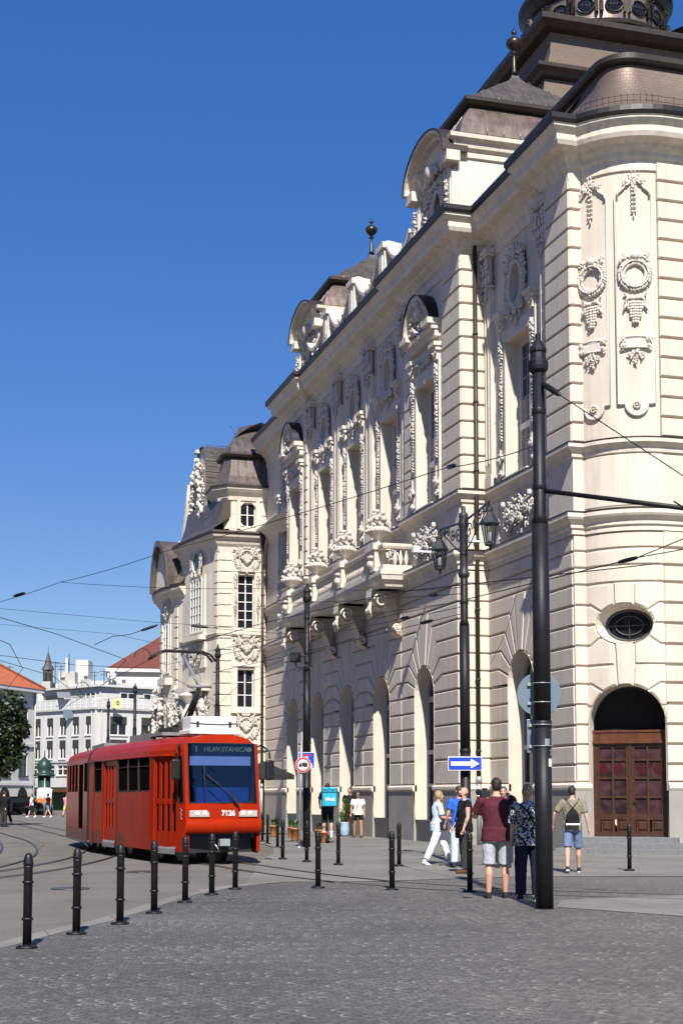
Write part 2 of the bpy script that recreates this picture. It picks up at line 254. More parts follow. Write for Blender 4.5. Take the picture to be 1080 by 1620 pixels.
# ------------------------------------------------ mesh collector
_ico = None
def ico():
    global _ico
    if _ico is None:
        bm = bmesh.new(); bmesh.ops.create_icosphere(bm, subdivisions=2, radius=1)
        _ico = ([v.co.copy() for v in bm.verts], [[v.index for v in f.verts] for f in bm.faces]); bm.free()
    return _ico
_ico1 = None
def ico1():
    global _ico1
    if _ico1 is None:
        bm = bmesh.new(); bmesh.ops.create_icosphere(bm, subdivisions=1, radius=1)
        _ico1 = ([v.co.copy() for v in bm.verts], [[v.index for v in f.verts] for f in bm.faces]); bm.free()
    return _ico1
class G:
    def __init__(s): s.v = []; s.f = []; s.sm = []
    def add(s, vs, fs, smooth=False, M=None):
        o = len(s.v); s.v += [M(*v) if M else Vector(v) for v in vs]
        s.f += [[i+o for i in f] for f in fs]; s.sm += [smooth]*len(fs); return s
    def box(s, a, b, M=None):
        x0, y0, z0 = a; x1, y1, z1 = b
        return s.add([(x0, y0, z0), (x1, y0, z0), (x1, y1, z0), (x0, y1, z0), (x0, y0, z1), (x1, y0, z1), (x1, y1, z1), (x0, y1, z1)],
                     [(0, 3, 2, 1), (4, 5, 6, 7), (0, 1, 5, 4), (1, 2, 6, 5), (2, 3, 7, 6), (3, 0, 4, 7)], False, M)
    def bar(s, p, q, w, h=None, up=(0, 0, 1)):
        p = Vector(p); q = Vector(q); h = h or w; d = (q-p).normalized(); a = d.cross(Vector(up))
        if a.length < 1e-4: a = d.cross(Vector((1, 0, 0)))
        a.normalize(); b = a.cross(d); a = a*(w/2); b = b*(h/2)
        return s.add([p-a-b, p+a-b, p+a+b, p-a+b, q-a-b, q+a-b, q+a+b, q-a+b], [(0, 3, 2, 1), (4, 5, 6, 7), (0, 1, 5, 4), (1, 2, 6, 5), (2, 3, 7, 6), (3, 0, 4, 7)])
    def tube(s, pts, r, n=8, caps=True, flat=None):
        pts = [Vector(p) for p in pts]; rs = r if isinstance(r, (list, tuple)) else [r]*len(pts)
        o = len(s.v); prev = None
        for i, p in enumerate(pts):
            d = (pts[min(i+1, len(pts)-1)]-pts[max(i-1, 0)]).normalized()
            if prev is None:
                a = d.cross(Vector((0, 0, 1)) if abs(d.z) < .9 else Vector((0, 1, 0))).normalized()
            else:
                a = prev-d*prev.dot(d); a = a.normalized() if a.length > 1e-6 else prev
            prev = a; b = d.cross(a)
            for k in range(n):
                t = 2*math.pi*k/n; s.v.append(p+(a*math.cos(t)+b*math.sin(t)*(flat or 1))*rs[i])
        for i in range(len(pts)-1):
            for k in range(n):
                s.f.append([o+i*n+k, o+i*n+(k+1) % n, o+(i+1)*n+(k+1) % n, o+(i+1)*n+k]); s.sm.append(True)
        if caps:
            s.f.append([o+k for k in range(n)][::-1]); s.sm.append(False)
            s.f.append([o+(len(pts)-1)*n+k for k in range(n)]); s.sm.append(False)
        return s
    def lathe(s, c, prof, n=20, sx=1, sy=1, a0=0, smooth=True):
        c = Vector(c); o = len(s.v)
        for r, z in prof:
            for k in range(n):
                t = a0+2*math.pi*k/n; s.v.append(c+Vector((r*sx*math.cos(t), r*sy*math.sin(t), z)))
        for i in range(len(prof)-1):
            for k in range(n):
                s.f.append([o+i*n+k, o+i*n+(k+1) % n, o+(i+1)*n+(k+1) % n, o+(i+1)*n+k]); s.sm.append(smooth)
        s.f.append([o+k for k in range(n)][::-1]); s.sm.append(False)
        s.f.append([o+(len(prof)-1)*n+k for k in range(n)]); s.sm.append(False)
        return s
    def ball(s, c, r, hi=False, rot=None):
        vs, fs = ico() if hi else ico1(); c = Vector(c); r = r if isinstance(r, (tuple, list)) else (r, r, r)
        pv = [Vector((v.x*r[0], v.y*r[1], v.z*r[2])) for v in vs]
        if rot: pv = [rot @ v for v in pv]
        return s.add([c+v for v in pv], fs, True)
    def prism(s, poly, d0, d1, M):
        n = len(poly); return s.add([(u, d0, z) for u, z in poly]+[(u, d1, z) for u, z in poly],
            [tuple(range(n, 2*n))]+[(i, (i+1) % n, n+(i+1) % n, n+i) for i in range(n)], False, M)
    def sweep(s, path, prof, closed=False, smooth=False):
        """profile of (outward d, z) run along a plan path; outward is on the left of travel"""
        P = [Vector((p[0], p[1])) for p in path]; n = len(P); nv = len(prof); o = len(s.v)
        def nor(i): d = (P[(i+1) % n]-P[i]).normalized(); return Vector((-d.y, d.x))
        for i in range(n):
            if closed: n0, n1 = nor((i-1) % n), nor(i)
            else: n0 = nor(i-1) if i > 0 else nor(0); n1 = nor(i) if i < n-1 else nor(n-2)
            m = n0+n1; m = m/max(.15, (1+n0.dot(n1)))
            for d, z in prof: s.v.append(Vector((P[i].x+m.x*d, P[i].y+m.y*d, z)))
        for i in range(n if closed else n-1):
            j = (i+1) % n
            for k in range(nv-1): s.f.append([o+i*nv+k, o+i*nv+k+1, o+j*nv+k+1, o+j*nv+k]); s.sm.append(smooth)
        if not closed and nv > 2:
            s.f.append([o+k for k in range(nv)]); s.sm.append(False); s.f.append([o+(n-1)*nv+k for k in range(nv)][::-1]); s.sm.append(False)
        return s
    def mesh(s, name, uv=None):
        me = bpy.data.meshes.new(name); me.from_pydata([tuple(v) for v in s.v], [], s.f)
        me.polygons.foreach_set('use_smooth', s.sm)
        bm = bmesh.new(); bm.from_mesh(me); bmesh.ops.recalc_face_normals(bm, faces=bm.faces); bm.to_mesh(me); bm.free()
        if uv:
            l = me.uv_layers.new(name='UVMap')
            for lp in me.loops: l.data[lp.index].uv = uv(me.vertices[lp.vertex_index].co)
        me.update(); return me
WM = {}
def link(o, parent=None, world=None):
    COL.objects.link(o); w = world or Matrix(); WM[o.name] = w
    if parent: o.parent = parent; o.matrix_basis = WM[parent.name].inverted() @ w
    else: o.matrix_basis = w
    return o
def TM(loc=(0, 0, 0), rz=0, s=1): return Matrix.Translation(loc) @ Matrix.Rotation(rz, 4, 'Z') @ Matrix.Scale(s, 4)
def ob(name, g, mat, parent=None, world=None, bevel=0, uv=None):
    me = g.mesh(name, uv) if isinstance(g, G) else g
    o = bpy.data.objects.new(name, me)
    if mat and not me.materials: me.materials.append(MAT[mat])
    link(o, parent, world)
    if bevel:
        b = o.modifiers.new('bevel', 'BEVEL'); b.width = bevel; b.segments = 2; b.limit_method = 'ANGLE'; b.angle_limit = R_(40)
    return o
def tag(o, label, cat, group=None, kind=None):
    if label: o['label'] = label
    if cat: o['category'] = cat
    if group: o['group'] = group
    if kind: o['kind'] = kind
    return o
def thing(name, label, cat, loc=(0, 0, 0), rz=0, group=None, s=1):
    o = bpy.data.objects.new(name, None); o.empty_display_size = .2; link(o, None, TM(loc, rz, s)); return tag(o, label, cat, group)
def sub(o, name, g, mat, bevel=0, uv=None, off=None):
    """part given in its thing's own coordinates"""
    return ob(name, g, mat, o, WM[o.name] @ off if off else WM[o.name].copy(), bevel, uv)
def structure(name, g, mat): o = ob(name, g, mat); o['kind'] = 'structure'; return o
def dup(root, world, label, group=None):
    r = root.copy(); COL.objects.link(r); r.matrix_basis = world; WM[r.name] = world; r['label'] = label
    if group: r['group'] = group
    for c in list(root.children):
        k = c.copy(); COL.objects.link(k); k.parent = r
        for e in c.children:
            q = e.copy(); COL.objects.link(q); q.parent = k
    return r
def text_mesh(s, size, depth=.004, bold=.0):
    cu = bpy.data.curves.new('lettering', 'FONT'); cu.body = s; cu.size = size; cu.extrude = depth; cu.offset = bold; cu.align_x = 'CENTER'; cu.align_y = 'CENTER'
    o = bpy.data.objects.new('lettering', cu); COL.objects.link(o); dg = bpy.context.evaluated_depsgraph_get()
    me = bpy.data.meshes.new_from_object(o.evaluated_get(dg)); bpy.data.objects.remove(o); return me
def lettering(name, s, size, mat, parent, world, bold=0, depth=.004):
    return ob(name, text_mesh(s, size, depth, bold), mat, parent, world @ Matrix.Rotation(R_(90), 4, 'X'))
def remesh(g, voxel, smooth_it=2, wob=0):
    me = g.mesh('blend'); o = bpy.data.objects.new('blend', me); COL.objects.link(o)
    m = o.modifiers.new('r', 'REMESH'); m.mode = 'VOXEL'; m.voxel_size = voxel; m.use_smooth_shade = True
    if smooth_it: sm = o.modifiers.new('s', 'SMOOTH'); sm.iterations = smooth_it; sm.factor = .5
    dg = bpy.context.evaluated_depsgraph_get(); r = bpy.data.meshes.new_from_object(o.evaluated_get(dg)); bpy.data.objects.remove(o)
    if wob:
        off = rnd.random()*50
        for v in r.vertices:
            n = noise.noise(Vector((v.co.x*9+off, v.co.y*9, v.co.z*5)))+.6*noise.noise(Vector((v.co.x*20, v.co.y*20+off, v.co.z*14)))
            v.co += v.normal*n*wob
    r.polygons.foreach_set('use_smooth', [True]*len(r.polygons)); return r
# wall maps: (u along wall, d out of it, z) -> world
def MX(X): return lambda u, d, z: Vector((X-d, u, z))
def MY(Y): return lambda u, d, z: Vector((u, Y-d, z))
def MC(cx, cy, r): return lambda u, d, z: Vector((cx+(r+d)*math.cos(math.pi+u/r), cy+(r+d)*math.sin(math.pi+u/r), z))
def inset(poly, e):
    n = len(poly); A = sum(poly[i][0]*poly[(i+1) % n][1]-poly[(i+1) % n][0]*poly[i][1] for i in range(n)); sg = 1 if A > 0 else -1; out = []
    for i in range(n):
        p0 = Vector(poly[i-1]); p = Vector(poly[i]); p1 = Vector(poly[(i+1) % n]); a = (p-p0).normalized(); b = (p1-p).normalized()
        na = Vector((-a.y, a.x))*sg; nb = Vector((-b.y, b.x))*sg; m = (na+nb)/max(.35, 1+na.dot(nb)); out.append((p.x+m.x*e, p.y+m.y*e))
    return out
def block(g, poly, d, M, gap=.07, d0=0., du=None):
    """one rusticated stone: front inset from the joint, chamfered to the bed behind"""
    if du:
        q = []
        for i in range(len(poly)):
            a, b = Vector(poly[i]), Vector(poly[(i+1) % len(poly)]); k = max(1, int(abs(b.x-a.x)/du)); q += [tuple(a.lerp(b, j/k)) for j in range(k)]
        poly = q
    p1 = inset(poly, gap*.5); p2 = inset(poly, gap*.5+.024); n = len(poly)
    if du:   # curved walls: cut into strips so that the face follows the curve
        g.add([(u, d0, z) for u, z in p1]+[(u, d-.022, z) for u, z in p1]+[(u, d, z) for u, z in p2], [(i, (i+1) % n, n+(i+1) % n, n+i) for i in range(n)]+[(n+i, n+(i+1) % n, 2*n+(i+1) % n, 2*n+i) for i in range(n)], False, M)
        bm = bmesh.new(); vs = [bm.verts.new((u, 0, z)) for u, z in p2]; f = bm.faces.new(vs)
        us = [u for u, z in p2]; u = math.floor(min(us)/du)*du+du
        while u < max(us)-1e-4:
            bmesh.ops.bisect_plane(bm, geom=bm.verts[:]+bm.edges[:]+bm.faces[:], plane_co=(u, 0, 0), plane_no=(1, 0, 0)); u += du
        bm.verts.index_update(); g.add([(v.co.x, d, v.co.z) for v in bm.verts], [[v.index for v in fc.verts] for fc in bm.faces], True, M); bm.free(); return
    g.add([(u, d0, z) for u, z in p1]+[(u, d-.022, z) for u, z in p1]+[(u, d, z) for u, z in p2],
          [(i, (i+1) % n, n+(i+1) % n, n+i) for i in range(n)]+[(n+i, n+(i+1) % n, 2*n+(i+1) % n, 2*n+i) for i in range(n)]+[tuple(range(2*n, 3*n))], False, M)
def grid_wall(g, u0, u1, z0, z1, holes, depth, M, du=None, d=0):
    """flat wall with rectangular openings and their reveals"""
    us = sorted({u0, u1, *[h[0] for h in holes], *[h[1] for h in holes]}); zs = sorted({z0, z1, *[h[2] for h in holes], *[h[3] for h in holes]})
    if du:
        e = []
        for a, b in zip(us, us[1:]): k = max(1, int((b-a)/du)); e += [a+(b-a)*i/k for i in range(k)]
        us = e+[us[-1]]
    for a, b in zip(us, us[1:]):
        for c, e in zip(zs, zs[1:]):
            m, n = (a+b)/2, (c+e)/2
            if any(h[0] < m < h[1] and h[2] < n < h[3] for h in holes): continue
            g.add([(a, d, c), (b, d, c), (b, d, e), (a, d, e)], [(0, 1, 2, 3)], bool(du), M)
    for a, b, c, e in holes:
        g.add([(a, d, c), (b, d, c), (b, d, e), (a, d, e), (a, d-depth, c), (b, d-depth, c), (b, d-depth, e), (a, d-depth, e)], [(0, 1, 5, 4), (1, 2, 6, 5), (2, 3, 7, 6), (3, 0, 4, 7)], False, M)
def arch_pts(c, w, z0, zs, n=14):
    """outline of a round-headed opening, from the foot of the right jamb round to the left"""
    r = w/2; return [(c+r, z0)]+[(c+r*math.cos(math.pi*i/n), zs+r*math.sin(math.pi*i/n)) for i in range(n+1)]+[(c-r, z0)]
# ------------------------------------------------ stucco ornament (x along the wall, -y out of it, z up)
def spiral(g, c, r, turns=1.6, th=.035, hand=1, a0=0, y=-.06, n=26):
    pts = []; rs = []
    for i in range(n+1):
        k = i/n; a = a0+hand*2*math.pi*turns*k; rr = r*(1-.82*k)
        pts.append((c[0]+rr*math.cos(a), y-.05*k, c[1]+rr*math.sin(a))); rs.append(th*(1-.45*k))
    g.tube(pts, rs, 6)
    g.ball((c[0], y-.05, c[1]), th*1.1)
def leaf(g, x, z, L, w, ang, y=-.05, t=.05):
    g.ball((x+math.sin(ang)*L*.5, y, z+math.cos(ang)*L*.5), (w, t, L*.5), rot=Matrix.Rotation(ang, 3, 'Y'))
    g.ball((x+math.sin(ang)*L*.95, y-.04, z+math.cos(ang)*L*.95), (w*.6, t*.9, w*.7))
def festoon(g, pts, r, jit=.3, y=-.07):
    """a string of small fruit and leaves along (x, z) points"""
    for i in range(len(pts)-1):
        a, b = Vector(pts[i]), Vector(pts[i+1]); n = max(1, int((b-a).length/(r*.9)))
        for k in range(n):
            p = a.lerp(b, k/n)
            for q in range(3):
                w_ = rnd.uniform(.26, .5); g.ball((p.x+rnd.uniform(-1, 1)*r*.75, y+rnd.uniform(-.5, .3)*r, p.y+rnd.uniform(-.6, .6)*r), (r*w_, r*rnd.uniform(.35, .7), r*rnd.uniform(.7, 1.15)), rot=Matrix.Rotation(rnd.uniform(0, 6.28), 3, 'Y') @ Matrix.Rotation(rnd.uniform(-.5, .5), 3, 'X'))
def drop(h, r0=.1, r1=.05):
    """a hanging festoon: clusters of husks and fruit, gathered and thinning towards the tip"""
    g = G(); z = 0
    while z < h:
        k = z/h; sw = 1+.5*math.sin(z*4.2+.6); r = (r0*(1-k)+r1*k)*sw
        for q in (-1, 1):
            an = math.pi-q*rnd.uniform(.25, .85); L_ = r*rnd.uniform(1.3, 1.9); g.ball((q*r*.3+math.sin(an)*L_*.4, -.045-r*.15, -z+math.cos(an)*L_*.4), (r*.28, .035+r*.12, L_*.5), rot=Matrix.Rotation(an, 3, 'Y') @ Matrix.Rotation(rnd.uniform(-.3, .3), 3, 'X'))
        if rnd.random() < .4: g.ball((rnd.uniform(-.02, .02), -.07-r*.25, -z), (r*.35, r*.3, r*.45))
        z += rnd.uniform(.075, .13)
    g.tube([(0, -.025, .05), (0, -.025, -h)], .03, 5); g.ball((0, -.05, -h-.04), (.03, .03, .09)); return g
def cartouche(w, h, crest=True):
    g = G(); g.ball((0, -.03, 0), (w*.15, .09, h*.2), hi=True); festoon(g, [(-w*.3, h*.2), (-w*.1, -h*.05), (0, -h*.12), (w*.1, -h*.05), (w*.3, h*.2)], w*.05, y=-.1)
    for k in range(-2, 3): leaf(g, k*w*.03, -h*.02, h*.26, w*.05, k*.4, y=-.08)
    ring = [(w*.30*math.cos(t*math.pi/10), -.06, h*.34*math.sin(t*math.pi/10)) for t in range(21)]; g.tube(ring, .035, 6)
    for s in (-1, 1):
        spiral(g, (s*w*.36, h*.22), w*.14, hand=s, a0=math.pi/2, th=.045); spiral(g, (s*w*.30, -h*.28), w*.13, hand=-s, a0=-math.pi/2, th=.04)
        festoon(g, [(s*w*.5, h*.15), (s*w*.46, -h*.1), (s*w*.36, -h*.36)], w*.055)
        for k in range(3): leaf(g, s*w*(.1+.12*k), h*.36-.05*k, h*.2, w*.05, s*(.3+.45*k))
    if crest:
        for a in (-.6, -.2, .2, .6): leaf(g, a*.1, h*.36, h*.22, w*.06, a)
    leaf(g, 0, -h*.34, h*.16, w*.07, math.pi); return g
def capital(w, h):
    g = G(); g.box((-w*.62, -.26, h*.88), (w*.62, .05, h)); g.box((-w*.56, -.21, h*.80), (w*.56, .05, h*.88)); g.box((-w*.34, -.08, 0), (w*.34, .05, h*.80)); g.box((-w*.5, -.14, -.05), (w*.5, .05, .02))
    for s in (-1, 1):
        spiral(g, (s*w*.40, h*.60), w*.22, th=.05, hand=s, a0=math.pi/2, y=-.16)
        for k in range(3): leaf(g, s*w*(.12+.16*k), h*.02, h*.36, w*.09, s*.12*k, y=-.13, t=.06)
        festoon(g, [(s*w*.38, h*.42), (s*w*.3, -h*.05), (s*w*.2, -h*.35)], .06, y=-.13)
    for k in (-.25, 0, .25): leaf(g, k*w, h*.3, h*.34, w*.09, k, y=-.15, t=.06)
    g.ball((0, -.24, h*.84), (w*.12, .07, h*.09)); leaf(g, 0, -h*.02, h*.4, w*.09, math.pi, y=-.1); return g
def oval_frame(a, b):
    g = G(); E = lambda k: [((a+k)*math.cos(t*math.pi/16), -.05, (b+k)*math.sin(t*math.pi/16)) for t in range(33)]
    g.tube(E(.09), .08, 6); g.tube(E(.22), .05, 6)
    for s in (-1, 1):
        festoon(g, [(s*(a+.30), b*.2), (s*(a+.26), b*.75), (s*.35, b+.42)], .10)
        festoon(g, [(s*(a+.33), b*.1), (s*(a+.30), -b*.7)], .07)
        spiral(g, (s*(a+.12), -b-.18), .19, th=.05, hand=s, a0=math.pi/2, y=-.10)
        for k in range(4): leaf(g, s*.13*k, b+.28-.03*k, .42, .07, s*(.1+.38*k), y=-.08)
        leaf(g, s*.22, -b-.25, .35, .06, math.pi-s*.6)
    g.ball((0, -.12, b+.36), (.15, .10, .2)); g.ball((0, -.10, -b-.24), (.16, .10, .17)); leaf(g, 0, -b-.35, .45, .08, math.pi); return g
def urn(s=1.):
    g = G(); g.lathe((0, 0, 0), [(.16*s, 0), (.20*s, .05*s), (.10*s, .14*s), (.12*s, .22*s), (.30*s, .36*s), (.40*s, .52*s), (.43*s, .60*s), (.36*s, .64*s)], 16)
    for i in range(42):
        t = rnd.uniform(0, 6.28); k = rnd.uniform(0, 1); r = .40*s*(1-k*.62); g.ball((r*math.cos(t), r*math.sin(t), (.62+.62*k)*s), (.05*s, .10*s, .075*s), rot=Matrix.Rotation(rnd.uniform(0, 6.28), 3, 'Z') @ Matrix.Rotation(rnd.uniform(-1, 1), 3, 'X'))
    for i in range(16):
        t = i*6.28/16; g.ball((.41*s*math.cos(t), .41*s*math.sin(t), .50*s), .07*s)
    return g
def wreath(r):
    g = G(); n = 34
    for i in range(n):
        t = 2*math.pi*i/n; sd = 1 if math.cos(t) > 0 else -1
        for q, tw in ((-.075, .6), (.0, 0), (.07, -.6)):
            tt = t+rnd.uniform(-.04, .04); ang = -t+(tw if sd > 0 else math.pi-tw)+rnd.uniform(-.2, .2)
            g.ball(((r+q)*math.cos(tt), -.07-(.05 if q == 0 else 0)+rnd.uniform(-.015, .015), (r+q)*math.sin(tt)), (.038, .045, .085), rot=Matrix.Rotation(ang, 3, 'Y') @ Matrix.Rotation(.3, 3, 'X'))
    for s in (-1, 1):
        festoon(g, [(s*.1, r+.12), (s*.34, r+.10), (s*.40, r-.06)], .075); spiral(g, (s*.3, r+.16), .1, hand=s, th=.03)
    g.ball((0, -.12, r+.14), (.13, .1, .12), hi=True); return g
def grapes(h):
    g = G()
    for s in (-1, 1): g.tube([(0, -.06, 0), (s*.18, -.09, .03), (s*.30, -.07, -.12)], [.05, .07, .03], 6); leaf(g, s*.12, .0, .25, .05, s*.9); g.tube([(s*.05, -.05, -.05), (s*.28, -.08, -.22), (s*.34, -.05, -.36)], [.03, .05, .02], 6)
    n = int(h/.085)
    for i in range(n):
        w = .24*(1-i/n)**.7; k = max(1, int(w/.06))
        for q in range(-k, k+1): g.ball((q*.065+rnd.uniform(-.015, .015), -.06-.05*(1-abs(q)/(k+.5)), -.12-i*.08), .052)
    return g
def plaque():
    g = G(); g.box((-.30, -.06, -.13), (.30, 0, .13)); g.tube([(-.36, -.06, .15), (0, -.07, .19), (.36, -.06, .15)], .035, 6); g.tube([(-.36, -.06, -.15), (0, -.07, -.13), (.36, -.06, -.15)], .03, 6)
    for s in (-1, 1):
        spiral(g, (s*.36, .1), .09, hand=s, th=.03); spiral(g, (s*.36, -.1), .08, hand=-s, th=.028); festoon(g, [(s*.08, -.25), (s*.2, -.32), (s*.13, -.45)], .05); leaf(g, s*.05, -.2, .3, .05, math.pi-s*.35)
    festoon(g, [(0, -.25), (0, -.65)], .06); return g
def crest_top(w):
    g = G()
    for s in (-1, 1):
        g.tube([(s*w*.5, -.03, -.42), (s*w*.5, -.03, -.30), (s*w*.30, -.05, -.16), (s*w*.22, -.05, -.02), (s*w*.1, -.05, .02)], .035, 6); spiral(g, (s*w*.24, .0), .10, hand=s, th=.035)
        leaf(g, s*.04, .0, .22, .05, s*.5); leaf(g, s*.02, .05, .25, .05, s*.12)
    festoon(g, [(0, 0), (0, -.3)], .07)
    for i in range(5): g.ball((-.04, -.06, -.35-i*.13), (.05, .05, .045)); g.ball((.04, -.06, -.35-i*.13), (.05, .05, .045))
    g.ball((0, -.06, -1.0), (.03, .04, .08)); return g
def rosette(r=.12):
    g = G(); g.ball((0, -.04, 0), (r*.35, .06, r*.35))
    for i in range(8): g.ball((r*.7*math.cos(i*.785), -.03, r*.7*math.sin(i*.785)), (r*.32, .05, r*.32))
    return g
def face_left(x, y, z): return Matrix.Translation((x, y, z)) @ Matrix.Rotation(R_(-90), 4, 'Z')

# ------------------------------------------------ the concert hall
HALL = thing('concert_hall', 'cream baroque concert hall with copper roofs and a rounded corner, filling the right', 'building', (19, 52, 0))
def part(name, g, mat, parent=None, **k): return ob(name, g, mat, parent or HALL, None, **k)
XG, XU, XR, XT = 16.9, 17.0, 17.95, 17.72       # planes: ground floor, upper floor, recessed bays, corner quoin
YA, YB = 44.05, 67.4                             # ends of the central projection
CCX, CCY, CR = 19.9, 37.9, 1.95                  # rounded corner
ZP, ZS = 1.95, 8.95
LN = [ZP, 2.77, 3.34, 3.91, 4.48, 5.05, 5.62, 6.19, 6.76, 7.33, 7.90, 8.47, ZS]
CENT = [47.4, 52.2, 56.8, 61.3, 65.7]; AW = 2.0
TH = {5.05: 0, 5.62: R_(18), 6.19: R_(36), 6.76: R_(54), 7.33: R_(70), 7.90: R_(81)}
def arch_bay(gw, gb, c, u0, u1, M, d=.075, depth=.55):
    r = AW/2; out = arch_pts(c, AW, .75, 5.05)
    gw.add([(u0, 0, ZP), (c-r, 0, ZP), (c-r, 0, 5.05), (u0, 0, 5.05)], [(0, 1, 2, 3)], False, M); gw.add([(u1, 0, ZP), (c+r, 0, ZP), (c+r, 0, 5.05), (u1, 0, 5.05)], [(0, 1, 2, 3)], False, M)
    cols = [(u1, 5.05)]+out[1:-1]+[(u0, 5.05)]
    for a, b in zip(cols, cols[1:]): gw.add([(a[0], 0, a[1]), (b[0], 0, b[1]), (b[0], 0, ZS), (a[0], 0, ZS)], [(0, 1, 2, 3)], False, M)
    for a, b in zip(out, out[1:]):
        gw.add([(a[0], .1 if max(a[1], b[1]) < 2 else d, a[1]), (b[0], d, b[1]), (b[0], -depth, b[1]), (a[0], -depth, a[1])], [(0, 1, 2, 3)], True, M)
    for za, zb in zip(LN, LN[1:]):
        for s, e in ((-1, u0), (1, u1)):
            if zb <= 5.06: poly = [(c+s*r, za), (e, za), (e, zb), (c+s*r, zb)]
            elif zb <= 7.95:
                ta, tb = TH[za], TH[zb]
                lim = abs(e-c)-.03; ba = min(lim, (za-5.05)/math.tan(ta)) if ta else r; bb = min(lim, (zb-5.05)/math.tan(tb))
                poly = [(c+s*ba, za), (e, za), (e, zb), (c+s*bb, zb)]+[(c+s*r*math.cos(tb+(ta-tb)*k/4), 5.05+r*math.sin(tb+(ta-tb)*k/4)) for k in range(0, 5 if ta else 5)]
                if ta == 0: poly = poly  # springing stone
            else: continue
            block(gb, poly, d, M)
        if zb > 7.95: block(gb, [(u0, za), (u1, za), (u1, zb), (u0, zb)], d, M)
    t = TH[7.90]; b = 2.85/math.tan(t); block(gb, [(c-b, 7.9)]+[(c+r*math.cos(math.pi-t-(math.pi-2*t)*k/4), 5.05+r*math.sin(math.pi-t-(math.pi-2*t)*k/4)) for k in range(5)]+[(c+b, 7.9)], d+.015, M)
def arch_window(c, M, depth=.5):
    out = arch_pts(c, AW, .75, 5.05); w = AW
    g = G(); n = len(out); g.add([(u, -depth, z) for u, z in out], [tuple(range(n))], False, M); gl = part('arch_window', g, 'glass_dark')
    f = G()
    for a, b in zip(out, out[1:]):
        k = lambda p: (c+(p[0]-c)*.90, p[1] if p[1] <= .76 else (p[1]-.07 if p[1] <= 5.06 else 5.05+(p[1]-5.05)*.90))
        A, B = k(a), k(b); q = -depth+.09
        f.add([(a[0], q, a[1]), (b[0], q, b[1]), (B[0], q, B[1]), (A[0], q, A[1])], [(0, 1, 2, 3)], False, M); f.add([(A[0], q, A[1]), (B[0], q, B[1]), (B[0], q-.08, B[1]), (A[0], q-.08, A[1])], [(0, 1, 2, 3)], False, M)
    for u in (c-.33, c+.33): f.box((u-.04, -depth+.005, .8), (u+.04, -depth+.07, 5.85), M)
    for z, h in ((3.1, .07), (4.95, .10), (1.95, .05)): f.box((c-.92, -depth+.005, z-h), (c+.92, -depth+.085, z+h), M)
    ob('frame', f, 'grey_frame', gl)
    st = G(); st.box((c-w/2+.003, -depth-.02, .02), (c+w/2-.003, .03, .745), M); part('window_base', st, 'dark_granite')
gw = G(); gb = G()
ed = [YA]+[(a+b)/2 for a, b in zip(CENT, CENT[1:])]+[YB]
for i, c in enumerate(CENT): arch_bay(gw, gb, c, ed[i], ed[i+1], MX(XG)); arch_window(c, MX(XG))
# recessed bay by the corner, the far recessed bay, and the returns between planes
arch_bay(gw, gb, 41.45, 38.85, YA, MX(XR)); arch_window(41.45, MX(XR))
gw.add([(YB, 0, 0), (75.7, 0, 0), (75.7, 0, ZS), (YB, 0, ZS)], [(0, 1, 2, 3)], False, MX(XR))
for za, zb in zip(LN, LN[1:]): block(gb, [(YB, za), (75.7, za), (75.7, zb), (YB, zb)], .06, MX(XR))
def ret(Y, xa, xb, lines, d=.06, z0=None, base=True):
    gw.add([(xa, 0, lines[0]), (xb, 0, lines[0]), (xb, 0, lines[-1]), (xa, 0, lines[-1])], [(0, 1, 2, 3)], False, MY(Y))
    for za, zb in zip(lines, lines[1:]): block(gb, [(xa-d, za), (xb, za), (xb, zb), (xa-d, zb)], d, MY(Y))
ret(YA, XG, XR, LN)
# quoin of the rounded corner
gw.add([(37.2, 0, ZP), (38.85, 0, ZP), (38.85, 0, ZS), (37.2, 0, ZS)], [(0, 1, 2, 3)], False, MX(XT))
TL = [ZP, 2.45, 3.0, 3.55, 4.12, 4.69, 5.2, 5.77, 6.35, 6.92, 7.5, 7.98, 8.46, ZS]
for za, zb in zip(TL, TL[1:]): block(gb, [(37.2, za), (38.85, za), (38.85, zb), (37.2, zb)], .06, MX(XT))
ret(37.2, XT, 18.1, TL); gw.add([(38.85, 0, ZP), (38.85, 0, ZS)], [], False, MX(XT))
gw.box((XT+.03, 38.6, ZP), (XR+.2, 38.84, ZS))
# rounded corner, ground floor, with the oval window and the doorway
MCc = MC(CCX, CCY, CR); U1 = CR*math.pi/2; UC = 1.87; DR = 1.10; DS = 3.55
ca, cb_ = .40, U1
dout = arch_pts(UC, 2*DR, .45, DS, 18)
OA, OB, OZ = .80, .56, 6.35
def curve_fill(g, quads):
    for q in quads:
        k = max(1, int(abs(q[1][0]-q[0][0])/.12))
        for i in range(k):
            f = lambda a, b, t: (a[0]+(b[0]-a[0])*t, 0, a[1]+(b[1]-a[1])*t)
            g.add([f(q[0], q[1], i/k), f(q[0], q[1], (i+1)/k), f(q[3], q[2], (i+1)/k), f(q[3], q[2], i/k)], [(0, 1, 2, 3)], True, MCc)
qs = [((ca, ZP), (UC-DR, ZP), (UC-DR, DS), (ca, DS)), ((UC+DR, ZP), (cb_, ZP), (cb_, DS), (UC+DR, DS))]
cols = [(cb_, DS)]+dout[1:-1]+[(ca, DS)]
qs += [((a[0], a[1]), (b[0], b[1]), (b[0], 5.2), (a[0], 5.2)) for a, b in zip(cols, cols[1:])]
ov = [(UC+OA*math.cos(math.pi*i/12), OZ+OB*math.sin(math.pi*i/12)) for i in range(25)]
qs += [((ca, 5.2), (UC-OA, 5.2), (UC-OA, ZS), (ca, ZS)), ((UC+OA, 5.2), (cb_, 5.2), (cb_, ZS), (UC+OA, ZS))]
